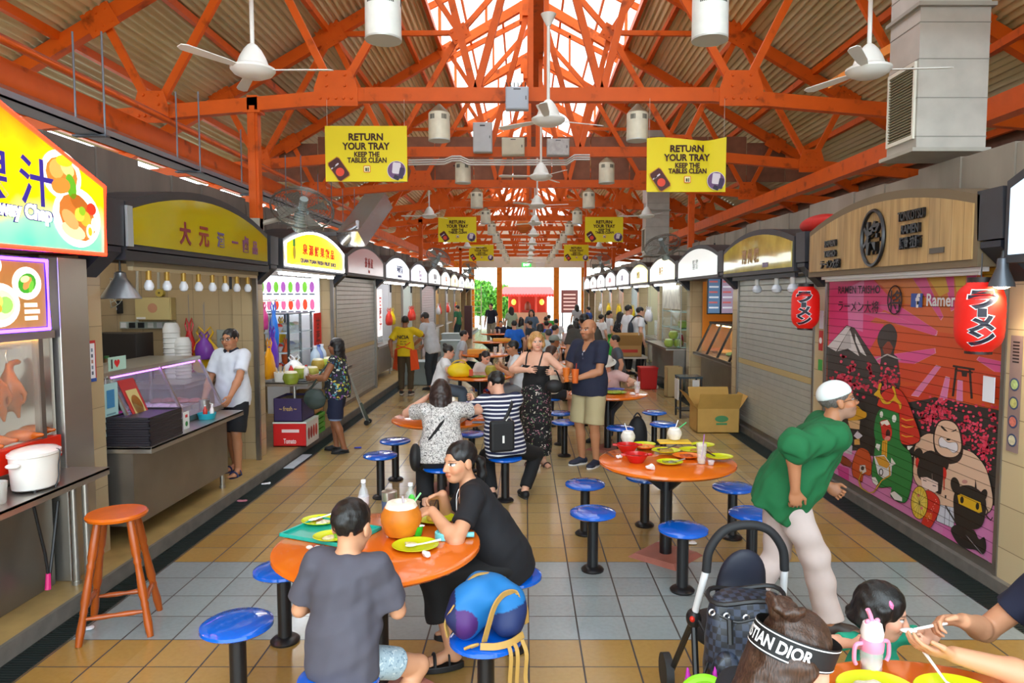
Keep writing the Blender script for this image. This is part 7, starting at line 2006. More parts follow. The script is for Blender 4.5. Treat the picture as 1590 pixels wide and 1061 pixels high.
t=thing('shrine','small red roofed shrine with warm lamps beyond the open end','shrine',(0.15,47.0,-0.12))
B().bb((-1.35,-0.2,0),(1.35,1.4,1.0)).obj('base',M('9a6a50',0.6),t);B().bb((-1.3,0.9,1.0),(1.3,1.0,2.2)).obj('back_panel',M('b8301c',0.5),t)
for x in(-1.25,-0.55,0.55,1.25):B().cyl((x,-0.1,1.0),(x,-0.1,2.2),0.06,n=10).obj('column',M('c83820',0.5),t)
B().prism([(-1.9,-0.7,2.15),(1.9,-0.7,2.15),(1.6,0.3,2.65),(-1.6,0.3,2.65)],(0,0.1,0.08)).obj('roof',M('d01c14',0.4),t);B().prism([(-1.6,0.3,2.65),(1.6,0.3,2.65),(1.9,1.4,2.15),(-1.9,1.4,2.15)],(0,0.1,0.08)).obj('roof',M('d01c14',0.4),t)
b=B();
for i in range(20):b.sphere((-1.85+i*0.195,-0.72,2.16),(0.10,0.05,0.11),0,8,6)
b.obj('fringe',M('e02418',0.5),t)
for x in(-0.95,0.95):B().sphere((x,0.2,1.7),(0.16,0.16,0.2)).obj('lamp',M('ffb050',0.4,em=2.5,emc='ff9a30'),t)
B().sphere((0,0.4,1.35),(0.22,0.2,0.4)).obj('statue',M('7a3a1c',0.5),t);B().bb((-0.4,-0.05,1.0),(0.4,0.25,1.15)).obj('altar',M('8a1c14',0.5),t)
solid('far_building','white rendered building across the lane beyond the open end','building',(-22,60,-0.12),(22,64,15),M('eeeae4',0.8),0);o=bpy.data.objects['far_building']
B().bb((3.0,-2.04,-3.0),(7.0,-1.98,3.0)).obj('window',M('9fb6d0',0.2),o);B().bb((-16,-2.05,-2),(16,-1.98,-1.7)).obj('ledge',M('d8d2c8',0.7),o)
for i in range(3):B().bb((3.3+i*1.2,-2.06,-2.5+i*0.8),(4.3+i*1.2,-2.03,-1.2+i*0.8)).obj('shutter',M(('7a88a8','c07a68','8a90a8')[i],0.5),o)
t=thing('standing_board','dark standing notice board beyond the opening, by the queue','notice board',(2.9,46.0,-0.12));B().bb((-0.55,0,1.0),(0.55,0.06,2.5)).obj('board',M('5a2a28',0.5),t)
for x in(-0.45,0.45):B().bb((x-0.04,0,0),(x+0.04,0.06,1.0)).obj('leg',DGREY,t)
for q in range(5):B().bb((-0.4,-0.01,1.2+q*0.24),(0.4,0,1.28+q*0.24)).obj('text_line',M('d8a8a0',0.5),t)
t=thing('ladder','white metal ladder leaning by the first orange end pillar','ladder',(-2.95,41.5,0))
for sx in(-0.3,0.3):B().beam((sx,0,0),(sx,0.3,2.6),0.05,0.05).obj('rail',WHITE,t)
for q in range(7):B().beam((-0.3,0.04+q*0.04,0.35+q*0.34),(0.3,0.04+q*0.04,0.35+q*0.34),0.03,0.03).obj('rung',WHITE,t)
solid('drum','tall dark brown cabinet at the far counter end of the roast duck row','cabinet',(-2.85,32.4,0),(-2.5,32.8,1.55),M('4a2a2e',0.5));bpy.data.objects['drum'].name='tall_cabinet'
# TABLES AND STOOLS
ORTOP=M('e46e16',0.16,coat=0.4)
BLUE=M('0a5ecc',0.12,coat=0.6)
POST=M('1b1a1c',0.3)
def round_table(label,x,y,slab=True):
 t=thing('round_table',label,'table',(x,y,0),0,'orange round tables')
 B().lathe([(0.02,0.715),(0.47,0.715),(0.505,0.722),(0.522,0.738),(0.520,0.753),(0.500,0.760),(0.02,0.760)],n=56).obj('tabletop',ORTOP,t)
 B().cyl((0,0,0),(0,0,0.70),0.047,n=18).obj('post',POST,t)
 for k in range(4):
  a=k*PI/2+0.4;b=B();d=V((math.cos(a),math.sin(a),0));n=V((-d.y,d.x,0))*0.01
  b.prism([V(q)-n for q in((d.x*0.04,d.y*0.04,0.52),(d.x*0.30,d.y*0.30,0.715),(d.x*0.04,d.y*0.04,0.715))],n*2);b.obj('bracket',POST,t)
 b=B();b.box((0,0,0.015),(0.42,0.42,0.03),0,Matrix.Rotation(PI/4+0.05,3,'Z'),0.82);b.obj('foot_slab',M('a8685a',0.5,var=0.15),t)
 return t
stool0=None
def stool(label,x,y):
 global stool0
 if stool0 is not None:
  return dup(stool0,(x,y,0),random.random()*6,label)
 t=thing('fixed_stool',label,'stool',(x,y,0),0,'blue fixed stools')
 B().lathe([(0.02,0.405),(0.12,0.405),(0.155,0.412),(0.170,0.425),(0.168,0.440),(0.150,0.449),(0.08,0.453),(0.01,0.454)],n=40).obj('seat',BLUE,t)
 B().cyl((0,0,0.02),(0,0,0.41),0.040,n=18).obj('post',POST,t)
 B().lathe([(0.02,0),(0.082,0),(0.085,0.012),(0.07,0.026),(0.042,0.036)],n=24).obj('base_flange',POST,t)
 stool0=t
 return t
T1,T2,T3=(-0.755,3.49),(1.09,5.30),(-0.87,7.18)
round_table('orange table with turquoise tray and big orange coconut',*T1)
for lb,p in(('blue stool with glary seat beside the turquoise tray end of the table',(-1.41,3.96)),('bright blue empty stool beside the boy in the grey shirt',(-1.40,3.28)),('blue stool the boy in the grey shirt sits on',(-0.777,2.80)),('blue stool carrying the blue backpack',(-0.185,3.14)),('blue stool under the woman in the black shirt',(-0.077,3.87))):
 stool(lb,*p)
round_table('orange table crowded with red bowls and dirty plates',*T2)
for lb,p in(('blue stool by the crowded table, far one on the aisle side',(0.505,5.80)),('blue stool by the crowded table, near one on the aisle side',(0.495,5.02)),('blue stool by the crowded table, in front towards the pushchair',(1.076,4.66)),('blue stool by the crowded table, beside the walking man',(1.66,5.0)),('blue glary stool by the crowded table, towards the plain shutter',(1.725,5.70)),('blue stool mostly hidden behind the crowded table',(1.05,6.02))):
 stool(lb,*p)
round_table('orange table between the woman in spotted blouse and the man in striped shirt',*T3)
for lb,p in(('glary blue stool at the spotted blouse table, farther empty one',(-1.43,7.55)),('glary blue stool at the spotted blouse table, nearer empty one',(-1.45,6.86)),('blue stool under the woman in the spotted blouse',(-0.78,6.36)),('blue stool under the man in the striped shirt',(-0.20,6.76)),('blue stool beyond the spotted blouse table',(-0.62,7.93))):
 stool(lb,*p)
far_t=[((-0.72,11.0),'with yellow bag and coconut'),((-0.88,15.05),'with an orange tray, behind the girl with tied hair'),((-0.95,19.3),'with an orange tray further back'),((-0.98,23.3),'small and far with glasses on it'),((1.08,9.05),'with green leaf plate behind the man in navy'),((1.15,13.2),'hidden among the seated crowd'),((1.2,17.4),'deep in the crowd on the ramen side')]
for(x,y),lb in far_t:round_table('orange round table %s'%lb,x,y)
for i,(x,y,lb)in enumerate(((1.14,8.30,'glary blue stool in front of the leaf plate table'),(1.76,9.42,'blue stool at the leaf plate table, farther one towards the shutter'),(1.71,8.55,'blue stool at the leaf plate table, nearer one towards the shutter'),(0.47,9.36,'blue stool seen between the dress and the man in navy, rear one'),(0.49,8.68,'blue stool seen between the dress and the man in navy, front one'),(-1.40,11.3,'blue stool at the yellow bag table, aisle side towards the juice stall'),(-0.10,11.25,'blue stool at the yellow bag table under the man in white'),(-0.75,10.28,'blue stool in front of the yellow bag table'),(-0.75,11.75,'blue stool under the girl with tied hair'),(-0.2,15.2,'blue stool at the orange tray table towards the ramen side'),(-0.3,19.5,'blue stool under the man in the bright blue shirt'),(0.45,13.0,'blue stool at the crowd table, inner side'),(1.8,13.4,'blue stool at the crowd table, shutter side'),(0.40,10.7,'blue stool under the woman in cream'),(0.6,17.2,'blue stool deep in the crowd, inner side'),(1.85,17.6,'blue stool deep in the crowd, outer side'))):
 stool(lb,x,y)
 # tall wooden stool by the roast duck counter
t=thing('wooden_stool','tall orange brown wooden stool with turned legs beside the drain','stool',(-2.47,4.13,0),0.35)
WD=M('9c4810',0.28,var=0.25,scale=6,stretch=(1,1,0.2))
B().lathe([(0.02,0.685),(0.14,0.685),(0.165,0.695),(0.170,0.71),(0.16,0.722),(0.02,0.725)],n=32).obj('seat',M('cc600a',0.25,var=0.12),t)
legs=[]
for sx in(-1,1):
 for sy in(-1,1):
  p=V((sx*0.085,sy*0.085,0.69));q=V((sx*0.185,sy*0.185,0));d=q-p;L=d.length
  legs.append((sx,sy,p,q))
  prof=[(0.022,0),(0.025,0.10),(0.026,0.2),(0.019,0.23),(0.024,0.25),(0.019,0.27),(0.020,0.32),(0.026,0.45),(0.019,0.49),(0.022,0.51),(0.019,0.53),(0.024,0.62),(0.018,L)]
  B().lathe(prof,c=p,n=14,ax=d).obj('leg',WD,t)
for(a,c,h)in((0,1,0.20),(2,3,0.20),(0,2,0.15),(1,3,0.15)):
 f=1-h/0.69
 p=legs[a][2].lerp(legs[a][3],f);q=legs[c][2].lerp(legs[c][3],f)
 pts=[p.lerp(q,u)for u in(0,0.12,0.2,0.35,0.5,0.65,0.8,0.88,1)]
 B().tube(pts,[0.010,0.011,0.015,0.016,0.012,0.016,0.015,0.011,0.010],10).obj('stretcher',WD,t)
 # TABLEWARE
PLATE=M('c8d018',0.25)
plate0=None
def plate(label,x,y,z,r=0.115,mat=None,rz=0.0,ry=0.85,food=None):
 t=thing('plate',label,'plate',(x,y,z),rz)
 rs=[]
 for k,zz in((0.55,0.0),(0.62,0.0),(0.86,0.008),(1.0,0.017),(0.98,0.019),(0.84,0.011),(0.6,0.004),(0.02,0.004)):
  rs.append([V((r*k*math.cos(a),r*ry*k*math.sin(a),zz))for a in np.linspace(0,2*PI,32,endpoint=False)])
 B().rings(rs).obj('dish',mat or PLATE,t)
 for i,(fx,fy,fr,fz,c)in enumerate(food or()):
  S=Sculpt(0.006);S.ell((fx,fy,0.008),(fr,fr*0.8,fz),k=0.01);S.ell((fx+fr*0.5,fy+fr*0.4,0.01),(fr*0.5,fr*0.6,fz*0.8),k=0.01);S.noise(0.004,60,i)
  sdf_obj(S,'food',M(c,0.5,var=0.3,scale=60),t)
 return t
def spoon(label,p,rz,mat,L=0.15,name='spoon',up=0.12):
 t=thing(name,label,'cutlery',p,rz)
 d=V((math.cos(0),0,math.sin(up)))
 if name=='chopsticks':
  for s_ in(-1,1):B().tube([(0,s_*0.006,0.004),(L,s_*0.012,0.004+L*up)],[0.0025,0.004],6).obj('stick',mat,t)
 else:
  B().tube([(0,0,0.006),(L*0.3,0,0.008),(L,0,0.006+L*up)],[0.005,0.004,0.006],6).obj('stem',mat,t);B().sphere((-0.02,0,0.006),(0.03,0.018,0.006),n=14,m=8).obj('bowl',mat,t)
 return t
def tissue(label,p,r,seed,c='eceaea'):
 S=Sculpt(0.006);rnd=random.Random(seed)
 for i in range(5):S.ell((rnd.uniform(-r,r)*0.5,rnd.uniform(-r,r)*0.4,r*0.3+rnd.random()*r*0.2),(r*0.6,r*(0.3+0.3*rnd.random()),r*0.3),Euler((rnd.random(),rnd.random(),rnd.random()*3)).to_matrix().transposed(),k=0.004)
 S.plane((0,0,0.0),(0,0,-1));S.noise(0.003,90,seed)
 return tag(sdf_obj(S,'tissue',M(c,0.8),None,None,p),label,'tissue')
def tz(px,py,z=0.762):return gp(px,py,z)
WHP=M('eceae6',0.3)
c_=tz(520,828);t=thing('serving_tray','turquoise serving tray on the turquoise tray table','tray',(c_.x-0.02,c_.y,0.761),-0.42)
b=B();w,l=0.215,0.155;b.bb((-w,-l,0),(w,l,0.006))
for lo,hi in(((-w,-l,0),(-w+0.012,l,0.02)),((w-0.012,-l,0),(w,l,0.02)),((-w,-l,0),(w,-l+0.012,0.02)),((-w,l-0.012,0),(w,l,0.02))):b.bb(lo,hi)
b.obj('tray_body',M('20a898',0.3),t,bevel=0.004)
p=tz(497,812,0.77);plate('yellow green plate with scraps and white spoon on the turquoise tray, far one',p.x,p.y+0.01,0.769,0.105,food=((0.02,-0.03,0.035,0.012,'d8d0b8'),(-0.03,0.02,0.03,0.01,'8a5a28')))
p2=tz(512,836,0.77);plate('yellow green plate with leaf scraps on the turquoise tray, near one',p2.x+0.02,p2.y-0.02,0.776,0.10,food=((0.03,0.02,0.035,0.015,'6a9a20'),(-0.02,-0.02,0.035,0.012,'d8c8a0')))
spoon('white spoon lying on the far plate of the turquoise tray',(p.x-0.02,p.y+0.01,0.785),0.7,WHP,0.12,up=0.1)
p=tz(490,852,0.77);t=thing('scrap_heap','small heap of prawn shells at the tray corner','food scraps',(p.x,p.y,0.768));
for i in range(4):B().sphere((0.02*i-0.03,0.012*(i%2),0.008),(0.018,0.012,0.010),n=10,m=6).obj('shell',M(('d8d0c8','a04028','e8e0d8','4a3028')[i],0.5),t)
p=tz(645,850);plate('yellow green plate with a fork in front on the turquoise tray table',p.x,p.y,0.761,0.118,ry=0.9,food=((-0.02,0.02,0.03,0.006,'d0c890'),));spoon('white plastic spoon on the front plate of the turquoise tray table',(p.x+0.0,p.y-0.01,0.772),0.25,WHP,0.13,up=0.12)
p=tz(676,808);plate('yellow green plate under the hands of the woman in black',p.x,p.y,0.761,0.115,ry=0.9,food=((0.0,0.0,0.05,0.015,'d8b040'),))
p=tz(507,800,0.762)
t=bottle('clear plastic water bottle on the turquoise tray table',(-0.93,3.93,0.761),0.21,glass('dfe8f0',0.30),M('f4f4f8',0.4),r=0.031)
B().lathe([(0.029,0.004),(0.029,0.10),(0.001,0.10)],n=16).obj('water',glass('d8c8c8',0.35),t);B().lathe([(0.0318,0.07),(0.0318,0.115)],n=16,caps=False).obj('paper_band',glass('e8e0e0',0.6),t)
t=thing('tumbler','steel tumbler with slate blue band behind the coconut','tumbler',(-0.76,3.82,0.761));B().lathe([(0.036,0),(0.043,0.16),(0.043,0.175),(0.03,0.18),(0.01,0.18)],n=22).obj('cup',STEEL,t);B().lathe([(0.0405,0.06),(0.0435,0.125)],n=22,caps=False).obj('band',M('4a5878',0.5),t)
t=bottle('clear bottle with green seal hanging on it behind the tumbler',(-0.655,3.90,0.761),0.20,glass('e0ece4',0.30),M('e8e8ec',0.4),r=0.032);B().sphere((0.012,-0.034,0.11),(0.02,0.008,0.035)).obj('green_seal',M('48c038',0.4),t)
t=coconut('big orange coconut with carved white rim and straw on the turquoise tray table',(-0.655,3.60,0.761),0.108,'d07818',None,'f0e8d8');B().cyl((0.02,-0.02,0.14),(0.01,-0.01,0.215),0.006,n=8).obj('spoon_handle',M('b8a8b0',0.3,0.5),t);B().tube([(0.05,0.02,0.15),(0.085,0.03,0.20),(0.10,0.03,0.22)],0.005,6).obj('straw',M('88d090',0.4),t)
p=tz(648,832);t=thing('sauce_cup','small bright green sauce cup beside the coconut','cup',(p.x,p.y,0.761));B().lathe([(0.020,0),(0.024,0.006),(0.033,0.055),(0.030,0.055),(0.02,0.01)],n=18).obj('cup',M('30b828',0.35),t);B().sphere((0.018,0.0,0.054),(0.022,0.012,0.006)).obj('spoon',WHP,t)
p=tz(690,836);t=thing('handheld_fan','turquoise handheld fan lying on the turquoise tray table','handheld fan',(p.x,p.y,0.761),0.05);tq=M('70c8d0',0.35)
B().lathe([(0.046,0),(0.05,0.004),(0.05,0.034),(0.045,0.038),(0.02,0.038)],n=26).obj('head',tq,t)
for q in range(12):B().box((0.033*math.cos(q*PI/6),0.033*math.sin(q*PI/6),0.0385),(0.02,0.003,0.002),0,Matrix.Rotation(q*PI/6+0.5,3,'Z')).obj('grille_slit',M('3a8088'),t)
B().cyl((0.045,0,0.018),(0.155,0,0.018),0.014,n=12).obj('handle',tq,t)
p=tz(662,866);tissue('crumpled white tissue at the front edge of the turquoise tray table',(p.x,p.y+0.01,0.761),0.036,1);p=tz(706,824);tissue('flat crumpled tissue by the elbow of the woman in black',(p.x,p.y,0.761),0.05,2)
p=tz(474,866);t=thing('round_sticker','small round sticker cap on the aisle edge of the turquoise tray table','cap',(p.x+0.05,p.y,0.761));B().cyl((0,0,0),(0,0,0.006),0.016,n=16).obj('disc',WHITE,t);B().cyl((0,0,0.006),(0,0,0.007),0.009,n=12).obj('mark',M('4a6a5a'),t)
ORP=M('e87818',0.3)
def t2(px,py):return tz(px,py)
for(px,py,r,m_,lb,fd)in((1000,692,0.10,PLATE,'yellow green plate at the far side by the coconut cup',()),(1034,704,0.115,PLATE,'yellow green plate with noodles in the middle of the crowded table',((0,0,0.06,0.012,'b08830'),(0.03,0.02,0.03,0.012,'8a5a20'))),(1075,703,0.11,PLATE,'yellow green plate touching the orange plate',((0.02,0,0.04,0.01,'a87828'),)),(1066,711,0.11,ORP,'orange plate with red sauce scraps on the crowded table',((0,0,0.05,0.012,'a84818'),)),(1000,697,0.09,ORP,'orange plate half under a red bowl',((0,0,0.04,0.012,'d89040'),)),(1040,721,0.10,PLATE,'yellow green plate at the front edge of the crowded table',((0.0,0.0,0.05,0.008,'888030'),)),(1116,715,0.11,PLATE,'yellow green plate at the shutter side rim of the crowded table',()),(1091,694,0.10,PLATE,'yellow green plate at the far rim of the crowded table',())):
 p=t2(px,py);plate(lb,p.x,p.y,0.761+0.006*((px+py)%4),r,m_,food=fd)
p=t2(1046,692);solid('food_tray','small yellow tray under the coconut cup on the crowded table','tray',(p.x-0.13,p.y-0.06,0.785),(p.x+0.14,p.y+0.08,0.80),M('e8c018',0.35))
def red_bowl(lb,px,py,z):
 p=t2(px,py);t=thing('soup_bowl',lb,'bowl',(p.x,p.y,z));m_=M('c01c1c',0.2)
 B().lathe([(0.05,0),(0.055,0.006),(0.085,0.05),(0.09,0.065),(0.086,0.066),(0.08,0.05),(0.05,0.012),(0.01,0.01)],n=30).obj('bowl',m_,t)
 for sg in(-1,1):B().tube([(sg*0.085,-0.02,0.058),(sg*0.115,-0.012,0.06),(sg*0.115,0.012,0.06),(sg*0.085,0.02,0.058)],0.007,8).obj('handle',m_,t)
 B().lathe([(0.07,0.04),(0.001,0.041)],n=24).obj('soup',M('7a2a14',0.15),t)
red_bowl('red handled soup bowl, farther one on the crowded table',974,702,0.762);red_bowl('red handled soup bowl, nearer one on the crowded table',988,718,0.762)
for(px,py,lb,z,st)in((975,688,'white peeled coconut with straw behind the red bowls',0.762,'f0f0f0'),(1047,690,'white peeled coconut with white and green straws on the yellow tray',0.80,'f0f0f0')):
 p=t2(px,py);t=coconut(lb,(p.x,p.y,z),0.062,'e4ddd0',None,'f0ece4');B().cyl((0,0,0.08),(-0.03 if px<1000 else 0.03,0,0.17),0.004,n=7).obj('straw',M(st,0.4),t)
 if px>1000:B().cyl((0.01,0,0.08),(0.10,0,0.15),0.005,n=7).obj('straw',M('58c878',0.4),t)
p=t2(1089,720);drink('tall clear cup with purple straw on the crowded table',(p.x,p.y,0.762),0.155,0.04,'c8a050',0.12,('a060b0',0.4))
p=t2(1104,722);t=thing('dipping_cup','tiny clear cup of orange sauce beside the tall cup','cup',(p.x,p.y,0.762));B().lathe([(0.02,0),(0.026,0.03),(0.024,0.03),(0.018,0.004)],n=16).obj('cup',glass('f0f0f0',0.4),t);B().lathe([(0.018,0.012),(0.001,0.012)],n=14).obj('sauce',M('d08830',0.3),t)
p=t2(1012,730);tissue('crumpled tissue at the front of the crowded table',(p.x,p.y,0.762),0.045,5);p=t2(962,712);tissue('white tissue wad beside the nearer red bowl',(p.x,p.y,0.762),0.035,6)
p=t2(952,710);spoon('brown chopsticks lying at the aisle rim of the crowded table',(p.x-0.0,p.y-0.02,0.763),1.8,M('6a4028',0.5),0.2,'chopsticks',0.02)
p=t2(1110,714);spoon('dark chopsticks leaning on the rim plate',(p.x,p.y,0.785),2.4,M('2a1a14',0.5),0.18,'chopsticks',0.35);p=t2(1036,703);spoon('dark fork on the noodle plate',(p.x-0.04,p.y,0.785),0.3,M('3a3430',0.4),0.13,'fork',0.2);p=t2(1046,721);spoon('steel spoon on the front edge plate',(p.x,p.y,0.775),0.4,STEEL,0.10)
p=tz(722,652);tissue('white napkin heap on the spotted blouse table',(-0.60,7.05,0.762),0.07,9);plate('yellow green plate on the spotted blouse table',-0.72,7.35,0.762,0.11);solid('phone','pale phone lying at the rim of the spotted blouse table','phone',(-0.53,6.83,0.762),(-0.40,6.91,0.772),M('8a94a0',0.2));bottle('green sauce bottle on the spotted blouse table',(-0.62,7.22,0.762),0.12,M('3a9a3a',0.3),M('208030',0.4))
t=thing('lunch_bag','bright yellow padded bag on the orange table before the woman in white','bag',(-1.03,10.78,0.762),0.2);S=Sculpt(0.012);S.ell((0,0,0.10),(0.19,0.12,0.12),k=0.03);S.ell((0.04,0,0.06),(0.18,0.12,0.08),k=0.03);S.plane((0,0,0),(0,0,-1));sdf_obj(S,'bag_body',M('e8c80c',0.5),t);B().tube(smooth_path([(-0.12,0,0.2),(-0.05,0,0.25),(0.06,0,0.25),(0.12,0,0.19)],4),0.010,6).obj('handle',M('d8b008',0.5),t);B().bb((0.14,-0.10,0.02),(0.20,0.02,0.12)).obj('red_patch',M('d04a20',0.5),t)
coconut('green coconut on the yellow bag table',(-0.55,10.95,0.762),0.095,'9a9430',None,'b8a848');plate('green leaf lined plate on the yellow bag table',-0.75,10.72,0.762,0.14,M('78a828',0.4),food=((0,0,0.07,0.02,'5a7a20'),));plate('yellow green plate at the rim of the yellow bag table',-0.42,10.72,0.762,0.12);solid('blue_packet','pale blue packet beside the green coconut','packet',(-0.42,11.0,0.762),(-0.28,11.12,0.80),M('4a88c8',0.4))
plate('wide green leaf plate on the table behind the man in navy',1.15,8.95,0.762,0.16,M('8ab028',0.4),food=((0,0,0.09,0.03,'9aa838'),(0.05,0.02,0.05,0.03,'b8b050')));p=tz(995,605);drink('clear cup with pale straw on the leaf plate table',(1.45,8.98,0.762),0.15,0.042,'e0d0d8',0.3,('c8a8d0',-0.2));plate('blue plate standing on the leaf plate table',1.2,9.25,0.762,0.13,M('3048a0',0.3));plate('orange plate by the elbow of the man in navy',0.78,9.0,0.762,0.12,ORP);tissue('tissue by the clear cup on the leaf plate table',(1.36,8.78,0.762),0.045,12)
solid('food_tray','orange yellow tray stacked on the table behind the tied hair girl','tray',(-1.25,14.9,0.762),(-0.85,15.2,0.86),M('e8a010',0.4));solid('food_tray','orange yellow tray on the table with the blue shirt man','tray',(-0.9,19.1,0.762),(-0.4,19.4,0.84),M('e8a818',0.4))
for i in range(3):drink('clear glass on the far small table, %s'%ORDW[i],(-1.15+0.14*i,23.1,0.762),0.15,0.04,'d8c8a0',0.5)
for i in range(2):drink('pale plastic cup on the table behind the tied hair girl, %s'%ORDW[i],(-0.65+0.16*i,14.95,0.762),0.16,0.045,'e0e4e8',0.6)
plate('yellow green plate on the crowd table',1.1,13.0,0.762,0.12);drink('orange drink on the crowd table',(1.3,13.1,0.762),0.15,0.042,'d87820',0.7);plate('yellow green plate deep in the crowd',1.2,17.3,0.762,0.12)
T5=(1.24,1.84);round_table('orange table at the picture corner where the girl is fed',*T5)
p=tz(1335,1055);plate('yellow green plate with rice at the corner table, by the headband woman',1.12,2.14,0.762,0.125,food=((-0.02,0,0.05,0.02,'dcd4c0'),));plate('yellow green plate with a white spoon at the corner table, by the feeding man',1.36,2.12,0.762,0.125);spoon('white plastic spoon standing on the corner plate',(1.37,2.14,0.772),1.9,WHP,0.12,up=0.5)
t=thing('baby_bottle','pink and white two handled baby bottle on the corner table','baby bottle',(1.165,2.27,0.762),0.2);pk=M('e890b0',0.35)
B().lathe([(0.030,0),(0.034,0.01),(0.036,0.07),(0.033,0.08)],n=22).obj('flask',glass('e8e4e4',0.35),t);B().lathe([(0.037,0.075),(0.039,0.10),(0.034,0.115)],n=22).obj('collar',pk,t);B().lathe([(0.034,0.113),(0.037,0.135),(0.030,0.165),(0.012,0.175)],n=22).obj('cap',M('f2eef0',0.35),t);B().lathe([(0.028,0.012),(0.032,0.03),(0.001,0.03)],n=18).obj('milk',M('e8dcd8',0.3),t)
for sg in(-1,1):B().tube(smooth_path([(sg*0.035,0,0.10),(sg*0.062,0,0.095),(sg*0.066,0,0.05),(sg*0.058,0,0.03)],4),0.007,8).obj('handle',pk,t);B().sphere((sg*0.018,0,0.172),(0.010,0.008,0.010)).obj('ear',pk,t)
B().tube([(0.0,0.0,0.165),(-0.01,0.0,0.195),(-0.02,0,0.215)],0.008,8).obj('spout',pk,t);B().cyl((0,0,0.02),(0,0,0.1),0.004,n=6).obj('straw',M('c8c4c8',0.3),t)
# BAGS AND PUSHCHAIR
t=thing('backpack','blue and violet backpack with tan straps resting on a blue stool','backpack',(-0.185,3.16,0.455),0.15)
S=Sculpt(0.008)
for q in((-0.10,-0.05,0.075),(0.10,-0.05,0.075),(-0.10,0.05,0.075),(0.10,0.05,0.075),(-0.11,-0.035,0.14),(-0.05,-0.03,0.20),(0.03,0.0,0.195),(0.11,-0.01,0.15),(-0.02,0.05,0.18)):S.ell(q,(0.075,0.07,0.075),k=0.07)
S.plane((0,0,0.0),(0,0,-1));S.noise(0.006,30,3)
def bagcol(vs):
 c=np.tile(np.array(lin('1c6fb0')),(len(vs),1));m=(vs[:,2]<0.12+0.25*(vs[:,0]-0.02))&(vs[:,0]>0.01);c[m]=lin('1a2a5a');m=((vs[:,0]+0.12)/0.075)**2+((vs[:,2]-0.09)/0.075)**2<1;c[m]=lin('4a2468');c[(vs[:,0]<-0.145)]=lin('1f2450');return c
sdf_obj(S,'bag_body',vcol_mat('backpack_cloth',0.6),t,bagcol)
TAN=M('b8904a',0.6)
B().ribbon(smooth_path([(-0.02,-0.13,0.02),(0.0,-0.138,0.10),(0.03,-0.122,0.18),(0.08,-0.085,0.215),(0.14,-0.055,0.20),(0.178,-0.045,0.13),(0.185,-0.045,0.05)],6),0.026,0.008,(0.6,0.5,-0.6)).obj('trim',TAN,t);B().ribbon(smooth_path([(-0.12,-0.045,0.235),(-0.05,-0.01,0.278),(0.03,0.02,0.27),(0.10,0.04,0.235)],5),0.016,0.006,(0,1,0)).obj('handle_strap',TAN,t);B().ribbon(smooth_path([(-0.178,-0.06,0.02),(-0.188,-0.07,0.10),(-0.15,-0.09,0.18)],5),0.022,0.007,(0.5,1,0)).obj('trim',TAN,t)
B().ribbon(smooth_path([(-0.04,-0.155,0.012),(0.03,-0.165,0.012),(0.10,-0.15,0.018),(0.16,-0.11,0.03)],5),0.03,0.007,(0,0.3,1)).obj('strap',TAN,t);B().tube(smooth_path([(-0.11,-0.15,0.004),(-0.08,-0.16,0.02),(-0.05,-0.15,0.02),(-0.08,-0.14,0.004)],4),0.007,6).obj('buckle_loop',TAN,t)
for x,L in((0.08,0.30),(0.11,0.36),(0.15,0.24)):B().ribbon(smooth_path([(x,-0.14,0.02),(x+0.015,-0.178,-0.03),(x+0.01,-0.18,-L*0.6),(x+0.04,-0.185,-L)],5),0.018,0.004,(1,0.3,0)).obj('loose_strap',TAN,t)
t=thing('black_bag','tall black bag standing on the floor under the leaf plate table','bag',(1.42,8.75,0));S=Sculpt(0.014);S.ell((0,0,0.24),(0.13,0.11,0.26),k=0.03);S.plane((0,0,0),(0,0,-1));sdf_obj(S,'bag_body',M('141416',0.7),t);B().tube(smooth_path([(-0.05,0,0.48),(0,0,0.54),(0.05,0,0.48)],4),0.01,6).obj('handle',BLACK,t)
t=thing('hand_trolley','folding hand trolley with green grey plate leaning on the kerb by the pink sign shutter','hand trolley',(-2.64,10.75,0.0),0.9);t.scale=(0.8,0.8,0.8);sv=M('b8bcb8',0.3,0.7)
B().tube(smooth_path([(0.16,-0.12,0.04),(0.1,-0.02,0.32),(-0.02,0.10,0.85),(-0.04,0.12,0.98)],4),0.012,8).obj('frame_rail',sv,t);B().tube(smooth_path([(0.30,-0.02,0.04),(0.22,0.08,0.32),(0.06,0.18,0.85),(0.02,0.16,0.98),(-0.04,0.12,0.98)],4),0.012,8).obj('frame_rail',sv,t)
B().prism([(0.15,-0.11,0.08),(0.29,-0.01,0.08),(0.20,0.09,0.42),(0.08,0.02,0.42)],(0.012,-0.012,0)).obj('plate',M('3a4a40',0.5),t);B().tube([(0.16,-0.12,0.04),(0.30,-0.02,0.04)],0.016,8).obj('axle',sv,t)
for q in((0.15,-0.13,0.05),(0.31,-0.01,0.05)):B().cyl(V(q)-V((0.02,0.015,0)),V(q)+V((0.02,0.015,0)),0.05,n=18).obj('wheel',BLACK,t)
t=thing('pushchair','black pushchair with white handle struts parked by the corner table','pushchair',(0.98,3.05,0),0.05)
NV=M('1c2030',0.6);WS=M('e4e6ea',0.3)
hp_=[(-0.185,-0.06,0.62),(-0.175,-0.075,0.80)]
B().tube(smooth_path([(-0.178,-0.02,0.80),(-0.165,-0.02,0.90),(-0.10,-0.02,0.985),(0.0,-0.02,1.01),(0.10,-0.02,0.985),(0.165,-0.02,0.90),(0.178,-0.02,0.80)],6),0.020,10).obj('handle',M('17181c',0.7),t)
